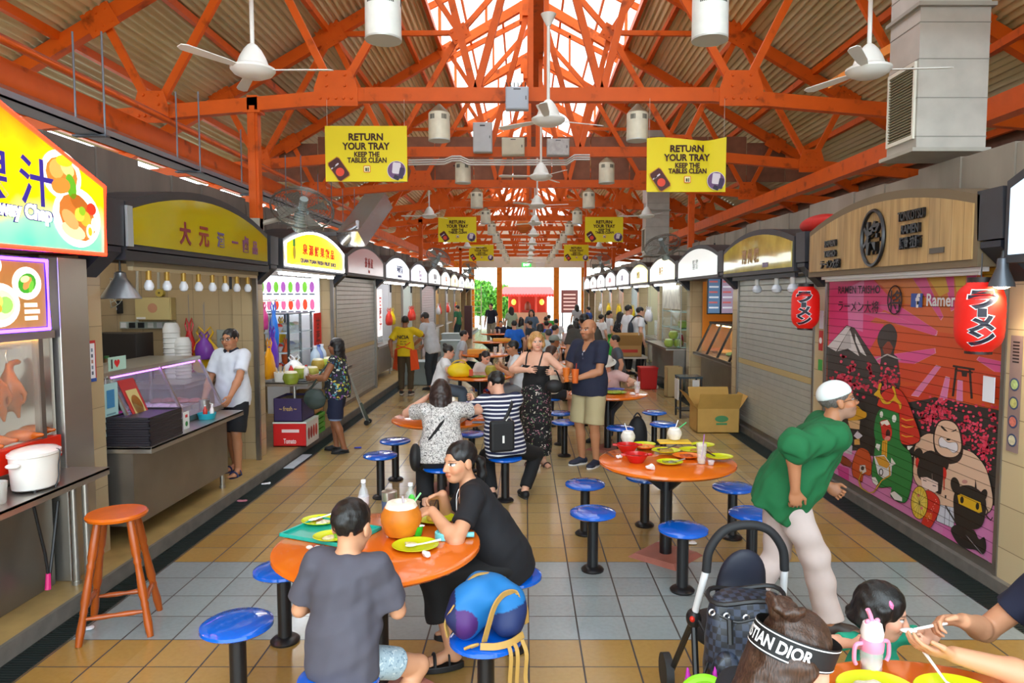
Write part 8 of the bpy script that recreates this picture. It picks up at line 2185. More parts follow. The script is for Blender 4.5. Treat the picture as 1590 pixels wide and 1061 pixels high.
for sg in(-1,1):
 B().tube([(sg*0.178,-0.02,0.81),(sg*0.205,0.06,0.56)],0.016,10).obj('strut',WS,t);B().sphere((sg*0.207,0.06,0.55),(0.035,0.04,0.045)).obj('hinge',BLACK,t)
 B().tube([(sg*0.207,0.06,0.55),(sg*0.23,-0.12,0.10)],0.015,8).obj('frame_leg',BLACK,t);B().tube([(sg*0.207,0.06,0.55),(sg*0.21,0.42,0.10)],0.015,8).obj('frame_leg',BLACK,t)
 for y in(-0.12,0.44):B().cyl((sg*0.23-0.02,y,0.09),(sg*0.23+0.02,y,0.09),0.09,n=22).obj('wheel',M('202022',0.6),t)
B().sphere((-0.222,0.03,0.56),(0.012,0.014,0.014)).obj('red_button',M('d02818',0.4),t)
S=Sculpt(0.009);S.ell((0.03,0.11,0.70),(0.115,0.045,0.17),Matrix.Rotation(-0.25,3,'X'),k=0.05);S.ell((0.02,0.08,0.52),(0.165,0.05,0.17),k=0.06);sdf_obj(S,'seat_back',NV,t);S=Sculpt(0.012);S.ell((0,0.25,0.40),(0.17,0.20,0.06),k=0.03);sdf_obj(S,'seat',M('15161a',0.7),t)
def damier():
 m,tt,b=NT('checked_coated_canvas');ch=nd(tt,'ShaderNodeTexChecker');ch.inputs['Scale'].default_value=38;ch.inputs['Color1'].default_value=(*lin('22242b'),1);ch.inputs['Color2'].default_value=(*lin('363e50'),1);tt.links.new(coords(tt),ch.inputs[0]);tt.links.new(ch.outputs[0],b.inputs['Base Color']);b.inputs['Roughness'].default_value=0.35;return m
DM=damier()
t=thing('backpack','dark blue grey checked backpack hanging on the pushchair handle','backpack',(0.93,2.86,0.34),0.1)
S=Sculpt(0.009);S.ell((0,0,0.22),(0.17,0.10,0.24),k=0.04);S.ell((0,0,0.12),(0.18,0.11,0.14),k=0.04);S.ell((0,0.0,0.36),(0.165,0.085,0.12),k=0.04);S.plane((0,0,0.43),(0,0,1));S.noise(0.006,20,9);sdf_obj(S,'bag_body',DM,t)
B().tube([(0.165*math.cos(a),0.09*math.sin(a),0.425+0.012*math.sin(3*a))for a in np.linspace(0,2*PI,24,endpoint=False)],0.010,6,closed=True).obj('rim',BLACK,t)
for i in range(6):
 a=PI+0.35+i*0.49;B().tube([(0.172*math.cos(a)+0.012*math.cos(q),0.098*math.sin(a)-0.006,0.375+0.012*math.sin(q))for q in np.linspace(0,2*PI,10,endpoint=False)],0.004,5,closed=True).obj('eyelet',M('d0d0d4',0.2,0.9),t)
B().tube(smooth_path([(-0.14,-0.07,0.375),(-0.08,-0.105,0.36),(0.0,-0.112,0.375),(0.08,-0.105,0.36),(0.14,-0.07,0.375)],4),0.006,6).obj('drawstring',BLACK,t);B().tube([(-0.11,-0.1,0.37),(-0.115,-0.125,0.28)],0.012,6).obj('tassel',BLACK,t)
B().beam((0.0,-0.115,0.33),(-0.01,-0.13,0.06),0.032,0.012).obj('strap',M('1a1c22',0.5),t);B().box((0.0,-0.128,0.20),(0.045,0.012,0.035)).obj('buckle',M('c8c8cc',0.2,0.9),t);S=Sculpt(0.009);S.ell((0.06,-0.10,0.12),(0.09,0.045,0.10),k=0.02);S.ell((-0.11,-0.08,0.12),(0.07,0.05,0.11),k=0.02);sdf_obj(S,'pocket',DM,t)
t=thing('toy','magenta and lime toy tied to the bottom of the pushchair','toy',(0.70,2.68,0.46));S=Sculpt(0.008);
for sx in(-1,0,1):S.cone((sx*0.05,0,0),(sx*0.055,0,0.09-0.03*(sx==0)),0.022,0.006,k=0.01)
sdf_obj(S,'crown_points',M('b020a0',0.4),t);B().tube([(0.075*math.cos(a),-0.03,0.0+0.06*math.sin(a))for a in np.linspace(0.2,PI-0.2,14)],0.018,8).obj('lime_ring',M('88e020',0.4),t);B().sphere((0,-0.02,-0.02),(0.06,0.04,0.05)).obj('pink_body',M('e868b8',0.4),t);B().tube([(0,0.02,0.0),(0.1,0.2,0.06),(0.07,0.33,0.12)],0.006,6).obj('cord',BLACK,t)
for i,(px,py,c,nm,lb)in enumerate(((388,800,'e8e8ea','tissue','white scrap'),(130,980,'e4e6ea','tissue','white scrap at the foot of the wooden stool'),(555,697,'2a38b0','wrapper','small blue wrapper on the floor in front of the juice stall'),(412,753,'e8e8ec','tissue','white tissue scrap on the drain grating'),(375,780,'b06878','wrapper','pinkish scrap on the drain grating below the open stall'),(1072,846,'e8e4e0','tissue','white scrap ball beside the foot of the crowded table'))):
 if i==0:continue
 g=gp(px,py)
 S=Sculpt(0.007);S.ell((0,0,0.010),(0.045,0.022,0.010));S.ell((0.03,0.01,0.012),(0.025,0.03,0.011),k=0.005);S.plane((0,0,0),(0,0,-1));S.noise(0.003,80,i)
 tag(sdf_obj(S,nm,M(c,0.7),None,None,(g.x,g.y,0.001)),lb,'litter')
b=B();g0,g1=gp(450,725),gp(415,752)
solid('drain_mat','white ribbed plastic strip laid over the drain by the juice stall','mat',(-2.84,8.05,0.0),(-2.72,8.75,0.008),M('b8c0c8',0.5,var=0.1),0)
# PEOPLE
def who(label,at,yaw,whands=None,wfeet=None,wel=None,**kw):
 Ri=Matrix.Rotation(-yaw,3,'Z');base=kw.get('base',0.0)
 def L(p):return Ri@(V(p)-V((at[0],at[1],base)))
 def D(p):return Ri@V(p)
 if whands:kw['hands']=[L(p)if p is not None else None for p in whands]
 if wfeet:kw['feet']=[L(p)for p in wfeet]
 if wel:kw['elbows']=[D(p)for p in wel]
 for k in('hdir','palms','toes','knees'):
  if kw.get(k):kw[k]=[D(p)if p else None for p in kw[k]]
 r_,J=person(label,at,yaw,**kw)
 J['W']=lambda p:Matrix.Rotation(yaw,3,'Z')@V(p)+V((at[0],at[1],base))
 return r_,J
def tee(c,**k):return dict(mat=M(c,0.85,var=0.06,scale=12),**k)
def pants(c,ln=1.92,**k):return dict(mat=M(c,0.85,var=0.06,scale=10),len=ln,**k)
BLK=M('141416',0.6)
who('boy with short black hair in grey T-shirt sitting with his back turned',(-0.765,2.82),-0.22,H=1.40,hs=1.22,skin='mid',sit=0.45,lean=0.14,hair=('short','0d0b0a'),top=tee('4c4a55',hem=0.12,sleeve=0.78,fit=0.030,fold=0.007),bottom=dict(mat=blotches('9fb4c0',['c8d4d8','7890a0'],40),len=0.62,fit=0.012),shoes=('flip',M('3a3a40')),whands=[(-0.92,3.12,0.66),(-0.60,3.10,0.66)],wel=[(-0.5,-0.5,-0.8),(0.5,-0.5,-0.8)],feet=[(-0.12,0.14,0.075),(0.16,0.05,0.12)],knees=[(-0.4,1,0.4),(0.75,1,0.6)],toes=[(-0.2,1,0),(0.4,1,0)],detail=3,fat=0.98,head=(-0.05,-0.22,0))
r_,J=who('woman in black V-neck T-shirt with low ponytail eating beside the orange coconut',(-0.13,3.87),1.72,H=1.64,skin='mid',sex='f',chest=1.0,sit=0.45,lean=0.42,hair=('pony','0e0c0d',0.16),top=tee('121218',neck='scoop',sleeve=0.60,hem=0.12,fit=0.012),bottom=dict(mat=M('0e0e11',0.8),len=1.55,cuff=0.075,fit=0.03,fold=0.006),shoes=('sandal',M('151517',0.5)),whands=[(-0.50,3.66,0.875),(-0.47,3.88,0.90)],wel=[(0.5,-0.7,-0.5),(0.4,0.6,-0.6)],wfeet=[(-0.40,3.66,0.11),(-0.34,3.86,0.17)],knees=[(-1,-0.1,0.5),(-1,0.05,0.55)],toes=[(-0.95,-0.25,0),(-0.95,-0.2,0.1)],detail=3,curl=(0.6,0.75),head=(0.55,-0.05,0.03),palms=[(0,0.3,-1),(0,-0.5,-0.8)],hdir=[(-0.85,0.35,-0.1),(-0.9,-0.2,-0.2)])
b=B();N_,ff_,u_,fr_=J['N'],J['ff'],J['u'],J['fr']
b.tube(smooth_path([N_+fr_*0.065,N_+ff_*0.085+fr_*0.05-u_*0.05,N_+ff_*0.135-u_*0.16,N_+ff_*0.085-fr_*0.05-u_*0.05,N_-fr_*0.065],5),0.0025,5);b.obj('necklace',M('c8c4c0',0.3,0.6),r_)
r_,J=who('woman in black spotted white blouse with long dark hair seen from behind',(-0.78,6.36),0.12,H=1.62,skin='light',sex='f',sit=0.45,lean=0.22,hair=('long','2a1a14',0.20),top=dict(mat=blotches('dcd8d4',['1a1818','242020'],62,0.42),hem=0.06,sleeve=0.62,fit=0.022),bottom=dict(mat=M('17171a',0.8),len=1.9,fit=0.03,cuff=0.06),shoes=('flat',BLK),whands=[(-0.98,6.74,1.02),(-0.52,6.88,0.98)],wel=[(-0.9,-0.1,-0.5),(0.8,-0.1,-0.3)],feet=[(-0.15,0.12,0.075),(0.16,0.16,0.075)],detail=2,fat=1.12,head=(0.05,-0.2,0))
b=B();N_,ff_,u_,fr_=J['N'],J['ff'],J['u'],J['fr']
b.tube(smooth_path([N_+fr_*0.10+ff_*0.02,N_+fr_*0.03-ff_*0.115-u_*0.14,N_-fr_*0.10-ff_*0.125-u_*0.32,N_-fr_*0.19-u_*0.44],6),0.016,6);b.obj('bag_strap',BLK,r_)
p=J['W'](N_-fr_*0.235-u_*0.48-ff_*0.04);t=thing('shoulder_bag','black shoulder bag at the side of the woman in the spotted blouse','bag',p,0.1);S=Sculpt(0.01);S.ell((0,0,0),(0.055,0.12,0.13),k=0.03);sdf_obj(S,'bag_body',M('1b1b1d',0.6),t)
who_,J=who('man in navy and white striped T-shirt seen from behind with a black sling bag',(-0.20,6.76),0.42,H=1.72,skin='light',sit=0.45,lean=0.30,hair=('short','100e0d'),top=dict(mat=stripes('1b2142','e0dfe2',26,0.62),hem=0.10,sleeve=0.78,fit=0.026),bottom=pants('151518'),shoes=('shoe',BLK,M('3a3a3a')),whands=[(-0.62,6.92,0.82),(-0.50,7.18,0.82)],wel=[(-0.7,-0.6,-0.4),(0.6,0.2,-0.6)],feet=[(-0.10,0.10,0.075),(0.22,0.02,0.075)],knees=[(-0.3,1,0.3),(0.6,1,0.3)],detail=2,fat=1.08,head=(0.3,-0.3,0))
b=B();N_,ff_,u_,fr_=J['N'],J['ff'],J['u'],J['fr']
b.tube(smooth_path([N_+fr_*0.11+ff_*0.03,N_+fr_*0.06-ff_*0.12-u_*0.12,N_-fr_*0.05-ff_*0.15-u_*0.30],6),0.020,6);b.obj('bag_strap',BLK,who_)
p=J['W'](N_-fr_*0.10-ff_*0.20-u_*0.42);t=thing('sling_bag','black rectangular sling bag on the back of the man in the striped shirt','bag',p,0.35);B().bb((-0.12,-0.04,-0.15),(0.12,0.045,0.15)).obj('bag_body',M('19191b',0.65),t,bevel=0.025);B().bb((-0.01,-0.045,-0.06),(0.01,-0.039,0.01)).obj('white_tag',WHITE,t);B().tube([(0.03,-0.03,0.15),(0.06,-0.03,0.19),(0.09,-0.03,0.15)],0.006,6).obj('buckle',STEEL,t)
FLOR=blotches('17161a',['c890a0','d8d4c0','6a8a6a','b06a80','8a9a70','e0d8d0'],30,0.30)
r_,J=who('blonde woman in black camisole and long flowered skirt standing and smiling',(0.13,8.24),PI-0.45,H=1.64,skin='fair',sex='f',chest=1.1,fat=1.1,hair=('bob','b88a50',0.07),top=dict(kind='camisole',mat=M('141316',0.8),neck='strap',hem=-0.04,fit=0.010),bottom=dict(kind='skirt',mat=FLOR,len=1.80,wide=0.20,fold=0.006),shoes=('flip',M('3a1a18')),detail=2,head=(0.62,0.02,0.05),whands=[(0.33,7.98,1.14),(0.02,7.96,1.17)],wel=[(0.8,0.3,-0.6),(-1,-0.1,-0.5)],toes=[(0.5,-1,0),(-0.1,-1,0)])
t=thing('handbag','black handbag held before the blonde woman','bag',(0.33,7.98,0.98));S=Sculpt(0.01);S.ell((0,0,0),(0.11,0.06,0.08),k=0.02);sdf_obj(S,'bag_body',BLK,t);B().tube(smooth_path([(-0.08,0,0.06),(-0.05,-0.02,0.14),(0.02,-0.02,0.18),(0.07,0,0.06)],4),0.010,6).obj('handle',BLK,t)
r_,J=who('bald man in navy T-shirt and khaki shorts holding an orange drink',(0.76,8.22),2.45,H=1.80,skin='tan',hair=('bald','1a1210'),beard='2a1c16',top=tee('1d2238',neck='v',sleeve=0.70,hem=0.10,fit=0.020),bottom=dict(mat=M('b0a27c',0.85),len=0.98,fit=0.028),shoes=('shoe',M('20263a',0.6),M('d8d8d8')),detail=2,fat=1.08,head=(-0.1,0.0,0),whands=[(0.60,8.00,1.07),(0.44,8.10,1.08)],wel=[(0.9,-0.2,-0.6),(-0.2,0.5,-0.9)],palms=[(-0.7,0.3,0.2),(0.8,0.2,0.1)],toes=[(-0.6,-0.8,0),(-0.9,-0.5,0)],curl=(0.8,0.8))
N_=J['N'];b=B();b.tube([N_+J['ff']*0.105-J['u']*0.10,N_+J['ff']*0.13-J['u']*0.14+J['fr']*0.01,N_+J['ff']*0.135-J['u']*0.20],0.006,6);b.obj('sunglasses',M('9a9aa4',0.2,0.6),r_)
drink('plastic cup of orange juice in the hands of the man in navy',(0.47,8.0,1.03),0.16,0.045,'ec7008',0.85,None,cupm=glass('f08028',0.7,0.3));drink('second orange drink held against the man in navy',(0.57,7.96,1.02),0.16,0.045,'e05a20',0.8,('d04020',0.2),cupm=glass('f07830',0.7,0.3))
r_,J=who('woman in colourful flowered blouse and navy shorts leaning at the juice counter',(-2.42,8.93),1.50,H=1.52,skin='brown',sex='f',chest=1.0,fat=1.12,hair=('long','0f0d0e',0.30),top=dict(mat=blotches('1c2226',['9ab83a','d8d8c8','8a5aa0','4a90a0','c8b040','2a3a60'],24,0.42),hem=0.12,sleeve=0.25,fit=0.02),bottom=dict(mat=M('151c38',0.85),len=0.92,fit=0.024),shoes=('flat',BLK),detail=2,head=(0.1,0.02,0),whands=[(-2.72,8.80,0.97),(-2.74,8.92,0.98)],wel=[(0.3,-0.6,-0.6),(0.3,0.5,-0.6)],wfeet=[(-2.33,8.83,0.075),(-2.47,8.99,0.075)],toes=[(-0.95,-0.3,0),(-1,0,0)],specs=True)
for i in range(2):
 kn=J['Hp'][i].lerp(J['Kn'][i],0.88);B().cyl(kn,kn+(J['Kn'][i]-J['Hp'][i]).normalized()*0.035,0.082,0.084,18).obj('turned_cuff',M('7a8aa8',0.8),r_)
t=thing('shoulder_bag','dark green shoulder bag hanging at the hip of the woman in the flowered blouse','bag',(-2.66,8.72,0.72));S=Sculpt(0.01);S.ell((0,0,0),(0.14,0.06,0.13),k=0.03);S.noise(0.004,30,2);sdf_obj(S,'bag_body',M('33403c',0.6),t);B().tube(smooth_path([(-0.06,0,0.1),(0.02,0.0,0.24),(0.16,0.04,0.44),(0.24,0.08,0.50)],5),0.010,6).obj('strap',M('2c3834',0.6),t)
r_,J=who('stall man in white polo shirt and black shorts leaning on the steel counter end',(-3.14,7.42),PI-0.25,H=1.62,base=0.1,skin='tan',hair=('short','151413'),top=tee('d6dae2',sleeve=0.72,hem=0.12,fit=0.024,collar=M('1c2030',0.8)),bottom=dict(mat=M('15171c',0.85),len=0.95,fit=0.026),shoes=('sandal',M('24305a',0.5)),detail=2,specs=True,head=(0.05,-0.03,0),whands=[(-3.02,6.98,0.905),(-3.42,7.30,0.86)],wel=[(0.4,0.7,-0.2),(-0.8,0.4,-0.3)],wfeet=[(-3.08,7.36,0.175),(-3.2,7.58,0.175)])
r_,J=who('man in green long sleeved shirt and white cap striding past the painted shutter',(1.56,4.12),-PI/2-0.12,H=1.66,skin='old',lean=0.56,hair=('short','5a5450'),top=tee('0d6034',sleeve=1.10,hem=0.16,fit=0.040,fold=0.011),bottom=dict(mat=M('c9b8b4',0.85,var=0.05),len=1.94,fit=0.026,cuff=0.055,fold=0.006),shoes=('shoe',M('3a2e2a',0.5)),detail=2,specs=True,beard='8a8480',pelvis=(0,0,0.86),whands=[(1.86,4.22,0.86),(1.52,3.86,0.93)],wel=[(-0.8,0.6,0.1),(-1,-0.25,0.45)],wfeet=[(1.36,4.22,0.10),(1.80,4.0,0.085)],toes=[(1,0,-0.25),(1,-0.1,0.05)],knees=[(1,0,0.2),(1,0,0.2)],head=(0,0.22,0),curl=(0.9,0.9))
hp=J['hp'];S=Sculpt(0.006);S.ell(hp(0,-0.014,0.045),(0.086*J['q'],0.104*J['q'],0.086*J['q']),J['Rh'],k=0.01);S.plane(hp(0,0,0.035),-J['Rh'][2]+J['Rh'][1]*0.12);sdf_obj(S,'cap',M('d4dcdc',0.8),r_)
for lb,x,y in(('blue stool under the headband woman',0.56,1.66),('blue stool under the little girl',1.33,2.58),('blue stool under the feeding man',1.99,2.30)):stool(lb,x,y)
r_,J=who('woman with brown hair in a bun and black lettered headband seen from behind',(0.555,1.66),-PI/2+0.35,H=1.62,skin='light',sex='f',sit=0.45,lean=0.16,hair=('bun','3a2418'),top=tee('1c1c22',hem=0.08),bottom=pants('24242c'),shoes=('flat',BLK),detail=2,head=(-0.1,-0.42,0.0),whands=[(0.86,1.92,0.80),(0.84,1.60,0.80)])
hp,q_,Rh=J['hp'],J['q'],J['Rh']
S=Sculpt(0.006)
for i in range(14):
 a=i*2.4;S.cone(hp(0.03*math.cos(a),-0.085+0.03*math.sin(a),0.10),hp(0.048*math.cos(a),-0.09+0.045*math.sin(a),0.112+0.012*math.sin(i)),0.014,0.010,k=0.012)
for i in range(9):
 a=PI*1.05+PI*0.9*i/8;S.cone(hp(0.078*math.cos(a),0.09*math.sin(a)-0.01,0.0),hp(0.07*math.cos(a),0.085*math.sin(a)-0.03,-0.16),0.028,0.016,k=0.015)
S.noise(0.002,90,1);sdf_obj(S,'loose_hair',hair_mat('3a2418'),r_)
def band_pt(a,h,dr=0.0):
 return hp((0.097+dr)*math.cos(a),-0.020+(0.116+dr)*math.sin(a),0.030+h+0.012*math.sin(a))
b=B();n=40
for h0,h1,mi,dr in((-0.032,0.032,0,0),(0.025,0.028,1,0.0015),(-0.028,-0.025,1,0.0015)):
 vs=[];fs=[]
 for i in range(n):
  a=2*PI*i/n;vs+=[band_pt(a,h0,dr),band_pt(a,h1,dr)]
 for i in range(n):j=(i+1)%n;fs.append((2*i,2*j,2*j+1,2*i+1))
 b.add(vs,fs,mi,True)
b.obj('headband',[M('101012',0.7),M('e8e8ea',0.7)],r_)
for mid_a,txt in((-PI/2+0.16,'CHRISTIAN DIOR'),):
 me=text_mesh(txt,0.044,0.03,0.0)
 co=[v.co.copy()for v in me.vertices];w=max(c.x for c in co)-min(c.x for c in co);cx=(max(c.x for c in co)+min(c.x for c in co))/2;cyy=(max(c.y for c in co)+min(c.y for c in co))/2
 for v,c in zip(me.vertices,co):v.co=band_pt(mid_a+(c.x-cx)/0.106*0.78,(c.y-cyy)*0.98,0.002)
 me.materials.append(M('f0f0f2',0.6));o=bpy.data.objects.new('headband_lettering',me);COL.objects.link(o);o.parent=r_
r_,J=who('little girl with pink hair clips and teal top being fed at the corner table',(1.33,2.58),PI+0.25,H=0.92,hs=1.60,skin='fair',sex='f',sit=0.43,hair=('bob','0e0c0c',0.05),top=tee('20a080',sleeve=0.6,hem=0.06),bottom=pants('c87890',0.9),shoes=('flat',M('e8a0b8')),detail=3,head=(0.95,-0.22,0),whands=[(1.42,2.40,0.80),(1.16,2.38,0.80)],feet=[(-0.09,0.2,0.24),(0.09,0.2,0.24)])
hp=J['hp']
for(x,y,z_,x2,y2,z2)in((0.062,0.0,0.085,0.080,0.018,0.045),(0.078,-0.045,0.055,0.088,-0.03,0.005)):B().tube([hp(x,y,z_),hp((x+x2)/2+0.006,(y+y2)/2+0.004,(z_+z2)/2),hp(x2,y2,z2)],[0.006,0.010,0.006],8).obj('hair_clip',M('e878a8',0.3),r_)
B().sphere(hp(0.085,-0.04,-0.03),0.014).obj('hair_tie',M('d83868',0.5),r_);B().tube([hp(0.085,-0.045,-0.035),hp(0.095,-0.05,-0.09),hp(0.085,-0.05,-0.14)],[0.02,0.022,0.008],10).obj('pigtail',hair_mat('0e0c0c'),r_)
r_,J=who('man in navy T-shirt reaching across to feed the little girl',(1.99,2.30),PI/2-0.12,H=1.70,skin='mid',sit=0.45,lean=0.24,hair=('short','0f0d0d'),top=tee('1a2038',sleeve=0.6,hem=0.08),bottom=pants('2a2c34'),shoes=('shoe',BLK),detail=3,head=(0.12,-0.32,0),whands=[(1.40,2.20,0.855),(1.56,2.41,0.868)],wel=[(0.3,-0.3,-0.8),(0.3,0.6,-0.7)],hdir=[(-0.85,0.15,0.1),(-0.9,0.05,0.05)],palms=[(0.1,0.5,0.85),(0.0,-0.6,-0.7)],curl=(0.35,0.85))
w_=V((1.475,2.40,0.865));t=thing('spoon','white plastic spoon held to the mouth of the little girl','spoon',w_);B().tube([(0.02,0,0.0),(-0.10,-0.01,-0.018)],[0.006,0.005],8).obj('stem',WHP,t);B().sphere((-0.12,-0.01,-0.022),(0.03,0.017,0.007)).obj('bowl',WHP,t)
r_,J=who('seller in yellow T-shirt with dark back print and orange apron reaching to a counter',(-2.46,14.2),-0.1,H=1.66,skin='brown',hair=('short','0e0c0b'),top=tee('d8b80c',sleeve=0.8,hem=0.10,fit=0.024),bottom=pants('4a3c28'),shoes=('shoe',M('2a2420'),M('c8c8c8')),detail=1,whands=[(-2.72,14.1,0.85),(-2.18,14.6,1.22)],wel=[(-0.8,-0.2,-0.5),(0.8,0.2,-0.5)],head=(0.1,0,0))
for txt,dz,sz in(('NCIA',0.30,0.10),('we care',0.21,0.04),('every day',0.16,0.035)):lettering(txt,sz,M('1a1a14',0.7),r_,(0,-0.150,J['P'].z+dz),(1,0,0),(0,0,1),bold=0.02)
AP=M('e04a10',0.6)
for sg in(-1,1):B().prism([(sg*0.13,-0.13,0.92),(sg*0.22,0.02,0.92),(sg*0.27,0.04,0.52),(sg*0.14,-0.10,0.50)],(sg*0.012,0.01,0)).obj('apron',AP,r_)
B().tube([(-0.17,-0.10,0.93),(0,-0.160,0.99),(0.17,-0.10,0.93)],0.014,6).obj('apron_tie',AP,r_);B().tube([(-0.13,-0.13,1.02),(0.0,-0.16,0.98),(0.14,-0.12,1.08)],0.010,6).obj('apron_tie',AP,r_)
who('man in pale grey shirt bending over the goods beside the yellow shirt seller',(-2.0,14.9),1.15,H=1.74,skin='tan',lean=0.25,hair=('short','1a1614'),top=tee('bfc2c8',sleeve=0.9,hem=0.14,fit=0.03),bottom=pants('2a3038'),shoes=('shoe',BLK),detail=1,hands=[(-0.2,0.35,0.95),(0.22,0.38,0.92)],head=(0,-0.3,0))
who('woman in white T-shirt with tied up hair seated before the yellow bag',(-1.40,11.25),-PI/2+0.15,H=1.60,skin='light',sex='f',sit=0.45,lean=0.22,hair=('bun','1a1210'),top=tee('dedee2',sleeve=0.65,fit=0.026),bottom=dict(mat=M('5a6878',0.85),len=1.9,fit=0.022),shoes=('shoe',M('d8d8d8')),detail=1,specs=True,whands=[(-1.02,11.15,0.95),(-1.0,11.0,0.86)],head=(0,-0.25,0))
who('girl with two tufts of tied hair sitting behind the green coconut',(-0.75,11.78),PI+0.6,H=1.30,hs=1.2,skin='fair',sex='f',sit=0.45,lean=0.2,hair=('pony','1a1212',0.12),top=tee('e0d8d4'),bottom=pants('b03040',0.9),shoes=('flat',BLK),detail=1,head=(0.2,-0.45,0))
who('man in white shirt facing the yellow bag table from the ramen side',(-0.08,11.28),PI/2+0.15,H=1.74,skin='tan',sit=0.45,lean=0.18,hair=('short','110f0e'),top=tee('d4d8de',sleeve=0.8,fit=0.028),bottom=pants('8a8c92'),shoes=('shoe',BLK),detail=1,whands=[(-0.42,11.1,0.86),(-0.40,11.42,0.86)],head=(0.05,-0.1,0))
who('woman in cream blouse with long brown hair and bare crossed legs',(0.40,10.7),-1.25,H=1.62,skin='light',sex='f',chest=0.9,sit=0.45,hair=('long','3a2218',0.24),top=tee('d8d0c0',sleeve=0.7,fit=0.026),bottom=pants('20222a',0.5),shoes=('flat',BLK),detail=1,head=(-0.5,0.05,0),hands=[(-0.12,0.35,0.75),(0.1,0.3,0.95)])
r_,J=who('woman in pink top and pale bucket hat behind the man in navy',(1.22,9.85),PI-0.5,H=1.55,skin='light',sex='f',sit=0.45,lean=0.3,hair=('bob','1a1412',0.12),top=tee('d8b4b0',sleeve=0.6),bottom=pants('3a3c44'),shoes=('flat',BLK),detail=1,head=(0.2,-0.4,0),whands=[(1.42,9.42,0.82),(1.1,9.45,0.82)])
hp,q_=J['hp'],J['q'];S=Sculpt(0.008);S.ell(hp(0,-0.01,0.06),(0.092*q_,0.105*q_,0.075*q_),J['Rh'],k=0.02);S.ell(hp(0,0.0,0.02),(0.15*q_,0.16*q_,0.018*q_),J['Rh'],k=0.03);sdf_obj(S,'hat',M('d0ccc4',0.8),r_)
who('large man in charcoal T-shirt standing behind the bald man, back turned',(0.93,11.0),0.1,H=1.79,skin='tan',fat=1.15,hair=('short','0f0d0d'),top=tee('3c3832',fit=0.03),bottom=pants('2a2a2c',0.95),shoes=('shoe',BLK),detail=1)
random.seed(11)
def crowd(label,x,y,yaw,c,b='26282e',hair=('short','12100f'),sit=None,H=1.66,skin='light',sex='m',**kw):
 return who(label,(x,y),yaw,H=H,skin=skin,sex=sex,sit=0.45 if sit else None,lean=0.15 if sit else 0.03,hair=hair,top=tee(c),bottom=pants(b,kw.pop('ln',1.9)),shoes=('shoe',BLK),detail=0,**kw)
LH=('long','141110',0.24)
crowd('man in green T-shirt standing at the far counter of the roast duck row',-2.62,27.0,1.2,'2a6a48','2a4048',H=1.70)
crowd('man in navy T-shirt with sling strap standing by the far tables',-1.35,27.5,PI-0.4,'1a2034','8a8678',H=1.76)
crowd('boy in navy top seated at the far small table',-0.85,23.95,PI,'22304c',sit=1,H=1.45)
crowd('man in bright blue shirt seated with his back turned',-0.30,19.5,0.2,'1a6ad8',sit=1,H=1.78,fat=1.1)
crowd('woman with long black hair and pale green top standing beyond the blue shirt',-0.52,25.6,0.3,'b0c4a8',hair=LH,sex='f',H=1.66)
crowd('woman in blue checked shirt and black trousers walking in the middle of the hall',0.2,22.5,PI-0.2,'5a7088','141418',hair=LH,sex='f',H=1.62)
crowd('man in grey blue shirt seated past the checked shirt',-0.12,24.4,0.5,'7a8a9c',sit=1)
crowd('man in royal blue shirt with dark bag seated in the crowd',0.62,20.4,0.0,'2a4ab0',sit=1,H=1.7)
crowd('person in leaf green shirt seated far down the middle',0.95,27.5,0.3,'3aa040',sit=1)
crowd('man in white shirt seated sideways in the crowd',0.66,17.2,-0.9,'d8d8dc',sit=1,H=1.74)
crowd('woman in pinkish grey top seated facing the ramen row',1.16,18.2,-0.4,'c8b4b4',hair=LH,sex='f',sit=1)
r_,J=crowd('old man in pale blue shirt and grey cap seated in the crowd',0.45,13.05,-1.2,'a8bccc',sit=1,skin='old',H=1.68)
hp=J['hp'];S=Sculpt(0.012);S.ell(hp(0,-0.01,0.05),(0.088,0.105,0.08),J['Rh'],k=0.02);S.ell(hp(0,0.10,0.03),(0.07,0.07,0.014),J['Rh'],k=0.02);S.plane(hp(0,0,0.02),-J['Rh'][2]);sdf_obj(S,'cap',M('8a948c',0.8),r_)
crowd('woman with brown hair and light grey top seated behind the cream blouse',1.1,14.1,PI,'c4c4c8',hair=('long','3a2418',0.2),sex='f',sit=1)
crowd('man in slate shirt seated at the shutter side of the crowd table',1.82,13.4,PI/2,'5a6470',sit=1)
crowd('man in olive top seated deep in the crowd',1.85,17.6,PI/2,'6a6a4c',sit=1)
crowd('woman in white T-shirt looking down in the queue with a cream bag',2.05,19.0,-0.9,'e4e4e6','9a9078',sex='f',H=1.56)
crowd('woman in white blouse with ponytail in the queue',2.42,20.3,-1.2,'e0e2e8','20222c',hair=('pony','100e0e',0.25),sex='f',H=1.64)
r_,J=who('woman in black dress with very long hair in the queue',(2.50,18.4),-1.1,H=1.64,skin='light',sex='f',hair=('long','0c0b0c',0.40),top=dict(mat=blotches('14161c',['8a98a8','3a4a50'],26,0.25),sleeve=0.9),bottom=dict(kind='skirt',mat=blotches('14161c',['8a98a8','3a4a50'],26,0.25),len=0.95,wide=0.22),shoes=('flat',BLK),detail=0)
plastic_bag('bright orange plastic bag carried by the woman in the black dress',(2.62,17.95,0.52),(0.22,0.14,0.34),'e85018')
crowd('tall young man in white shirt ordering, next to the one with the backpack',2.62,17.9,-PI/2+0.3,'e6e8ee','1c1c22',H=1.84)
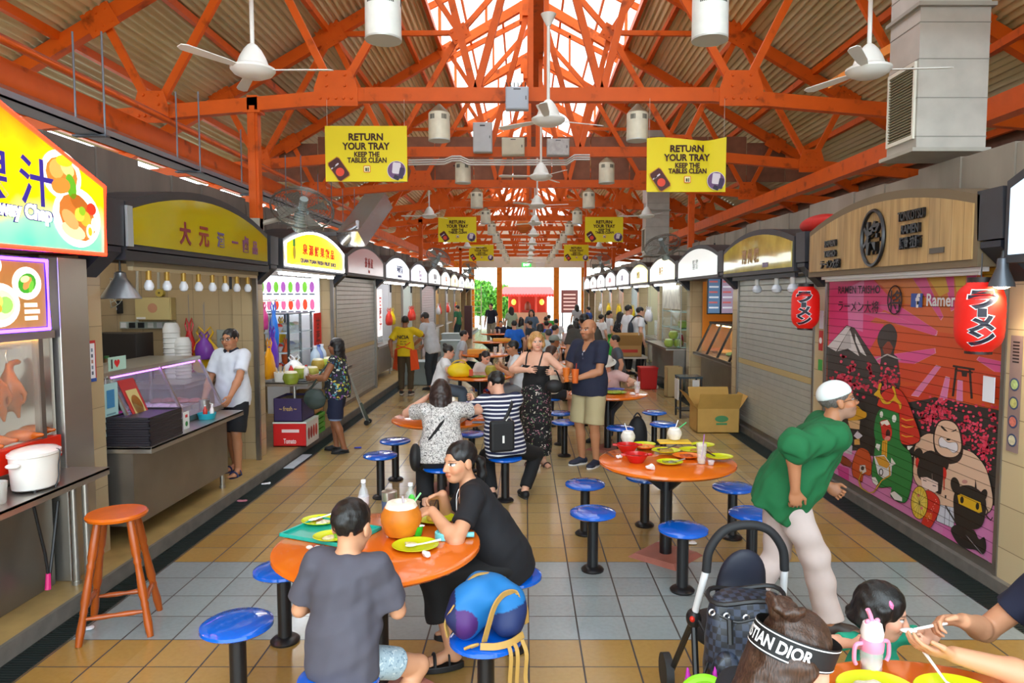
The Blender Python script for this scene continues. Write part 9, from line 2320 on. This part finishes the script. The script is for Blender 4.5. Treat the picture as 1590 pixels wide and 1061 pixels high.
r_,J=crowd('heavy man in white shirt with a black sling backpack ordering food',2.80,17.2,-PI/2+0.1,'eceef2','1a1a20',H=1.80,fat=1.15)
t=thing('sling_backpack','black sling backpack worn by the heavy man in white','backpack',(2.58,17.1,1.18));S=Sculpt(0.014);S.ell((0,0,0),(0.07,0.14,0.21),k=0.03);sdf_obj(S,'bag_body',M('2a3440',0.6),t);B().tube(smooth_path([(0.0,0,0.2),(0.1,-0.05,0.33),(0.24,-0.1,0.34),(0.38,-0.1,0.15)],4),0.02,6).obj('strap',M('20262c',0.6),t)
crowd('woman in grey top with blue strap standing near the far board',2.25,30.5,0.2,'b8bcc8','2a2c34',hair=LH,sex='f',H=1.68)
crowd('man in blue T-shirt standing past the queue',2.55,28.0,1.0,'2a4a8c',H=1.62)
for i,(x,y,yw,c,hr_,sx_,lb)in enumerate(((-1.45,15.3,-1.4,'b8c0c8',('short','14110f'),'m','man in light grey shirt at the orange tray table, aisle side'),(0.55,15.6,0.4,'c8d4dc',('short','3a3634'),'m','man in pale blue shirt with greying hair in the crowd'),(1.55,15.2,0.7,'7a3a3a',LH,'f','woman in dull red top seated in the crowd'),(0.35,18.6,-0.6,'8a9a6a',('bob','1a1412',0.1),'f','woman in sage top with short bob in the crowd'),(1.55,20.8,0.5,'d8c8b8',LH,'f','woman in beige top seated by the queue'),(0.2,21.2,1.0,'303640',('short','100e0e'),'m','man in charcoal shirt seated behind the checked shirt'),(1.0,22.6,0.0,'e0e0e4',('short','14110f'),'m','man in white shirt far in the crowd, back turned'),(1.7,23.6,-0.5,'3a5a8a',('short','14110f'),'m','man in denim blue shirt far in the crowd'),(-0.2,23.0,-0.9,'a8b4a0',LH,'f','woman in grey green top at the far glasses table'),(0.75,25.0,0.2,'c05048',('short','14110f'),'m','man in brick red shirt at the far end of the crowd'))):
 crowd(lb,x,y,yw,c,hair=hr_,sex=sx_,sit=1)
 stool('blue stool under the '+lb.split(' in ')[0]+' in '+' '.join(lb.split(' in ')[1].split()[:3])+', in the crowd',x,y)
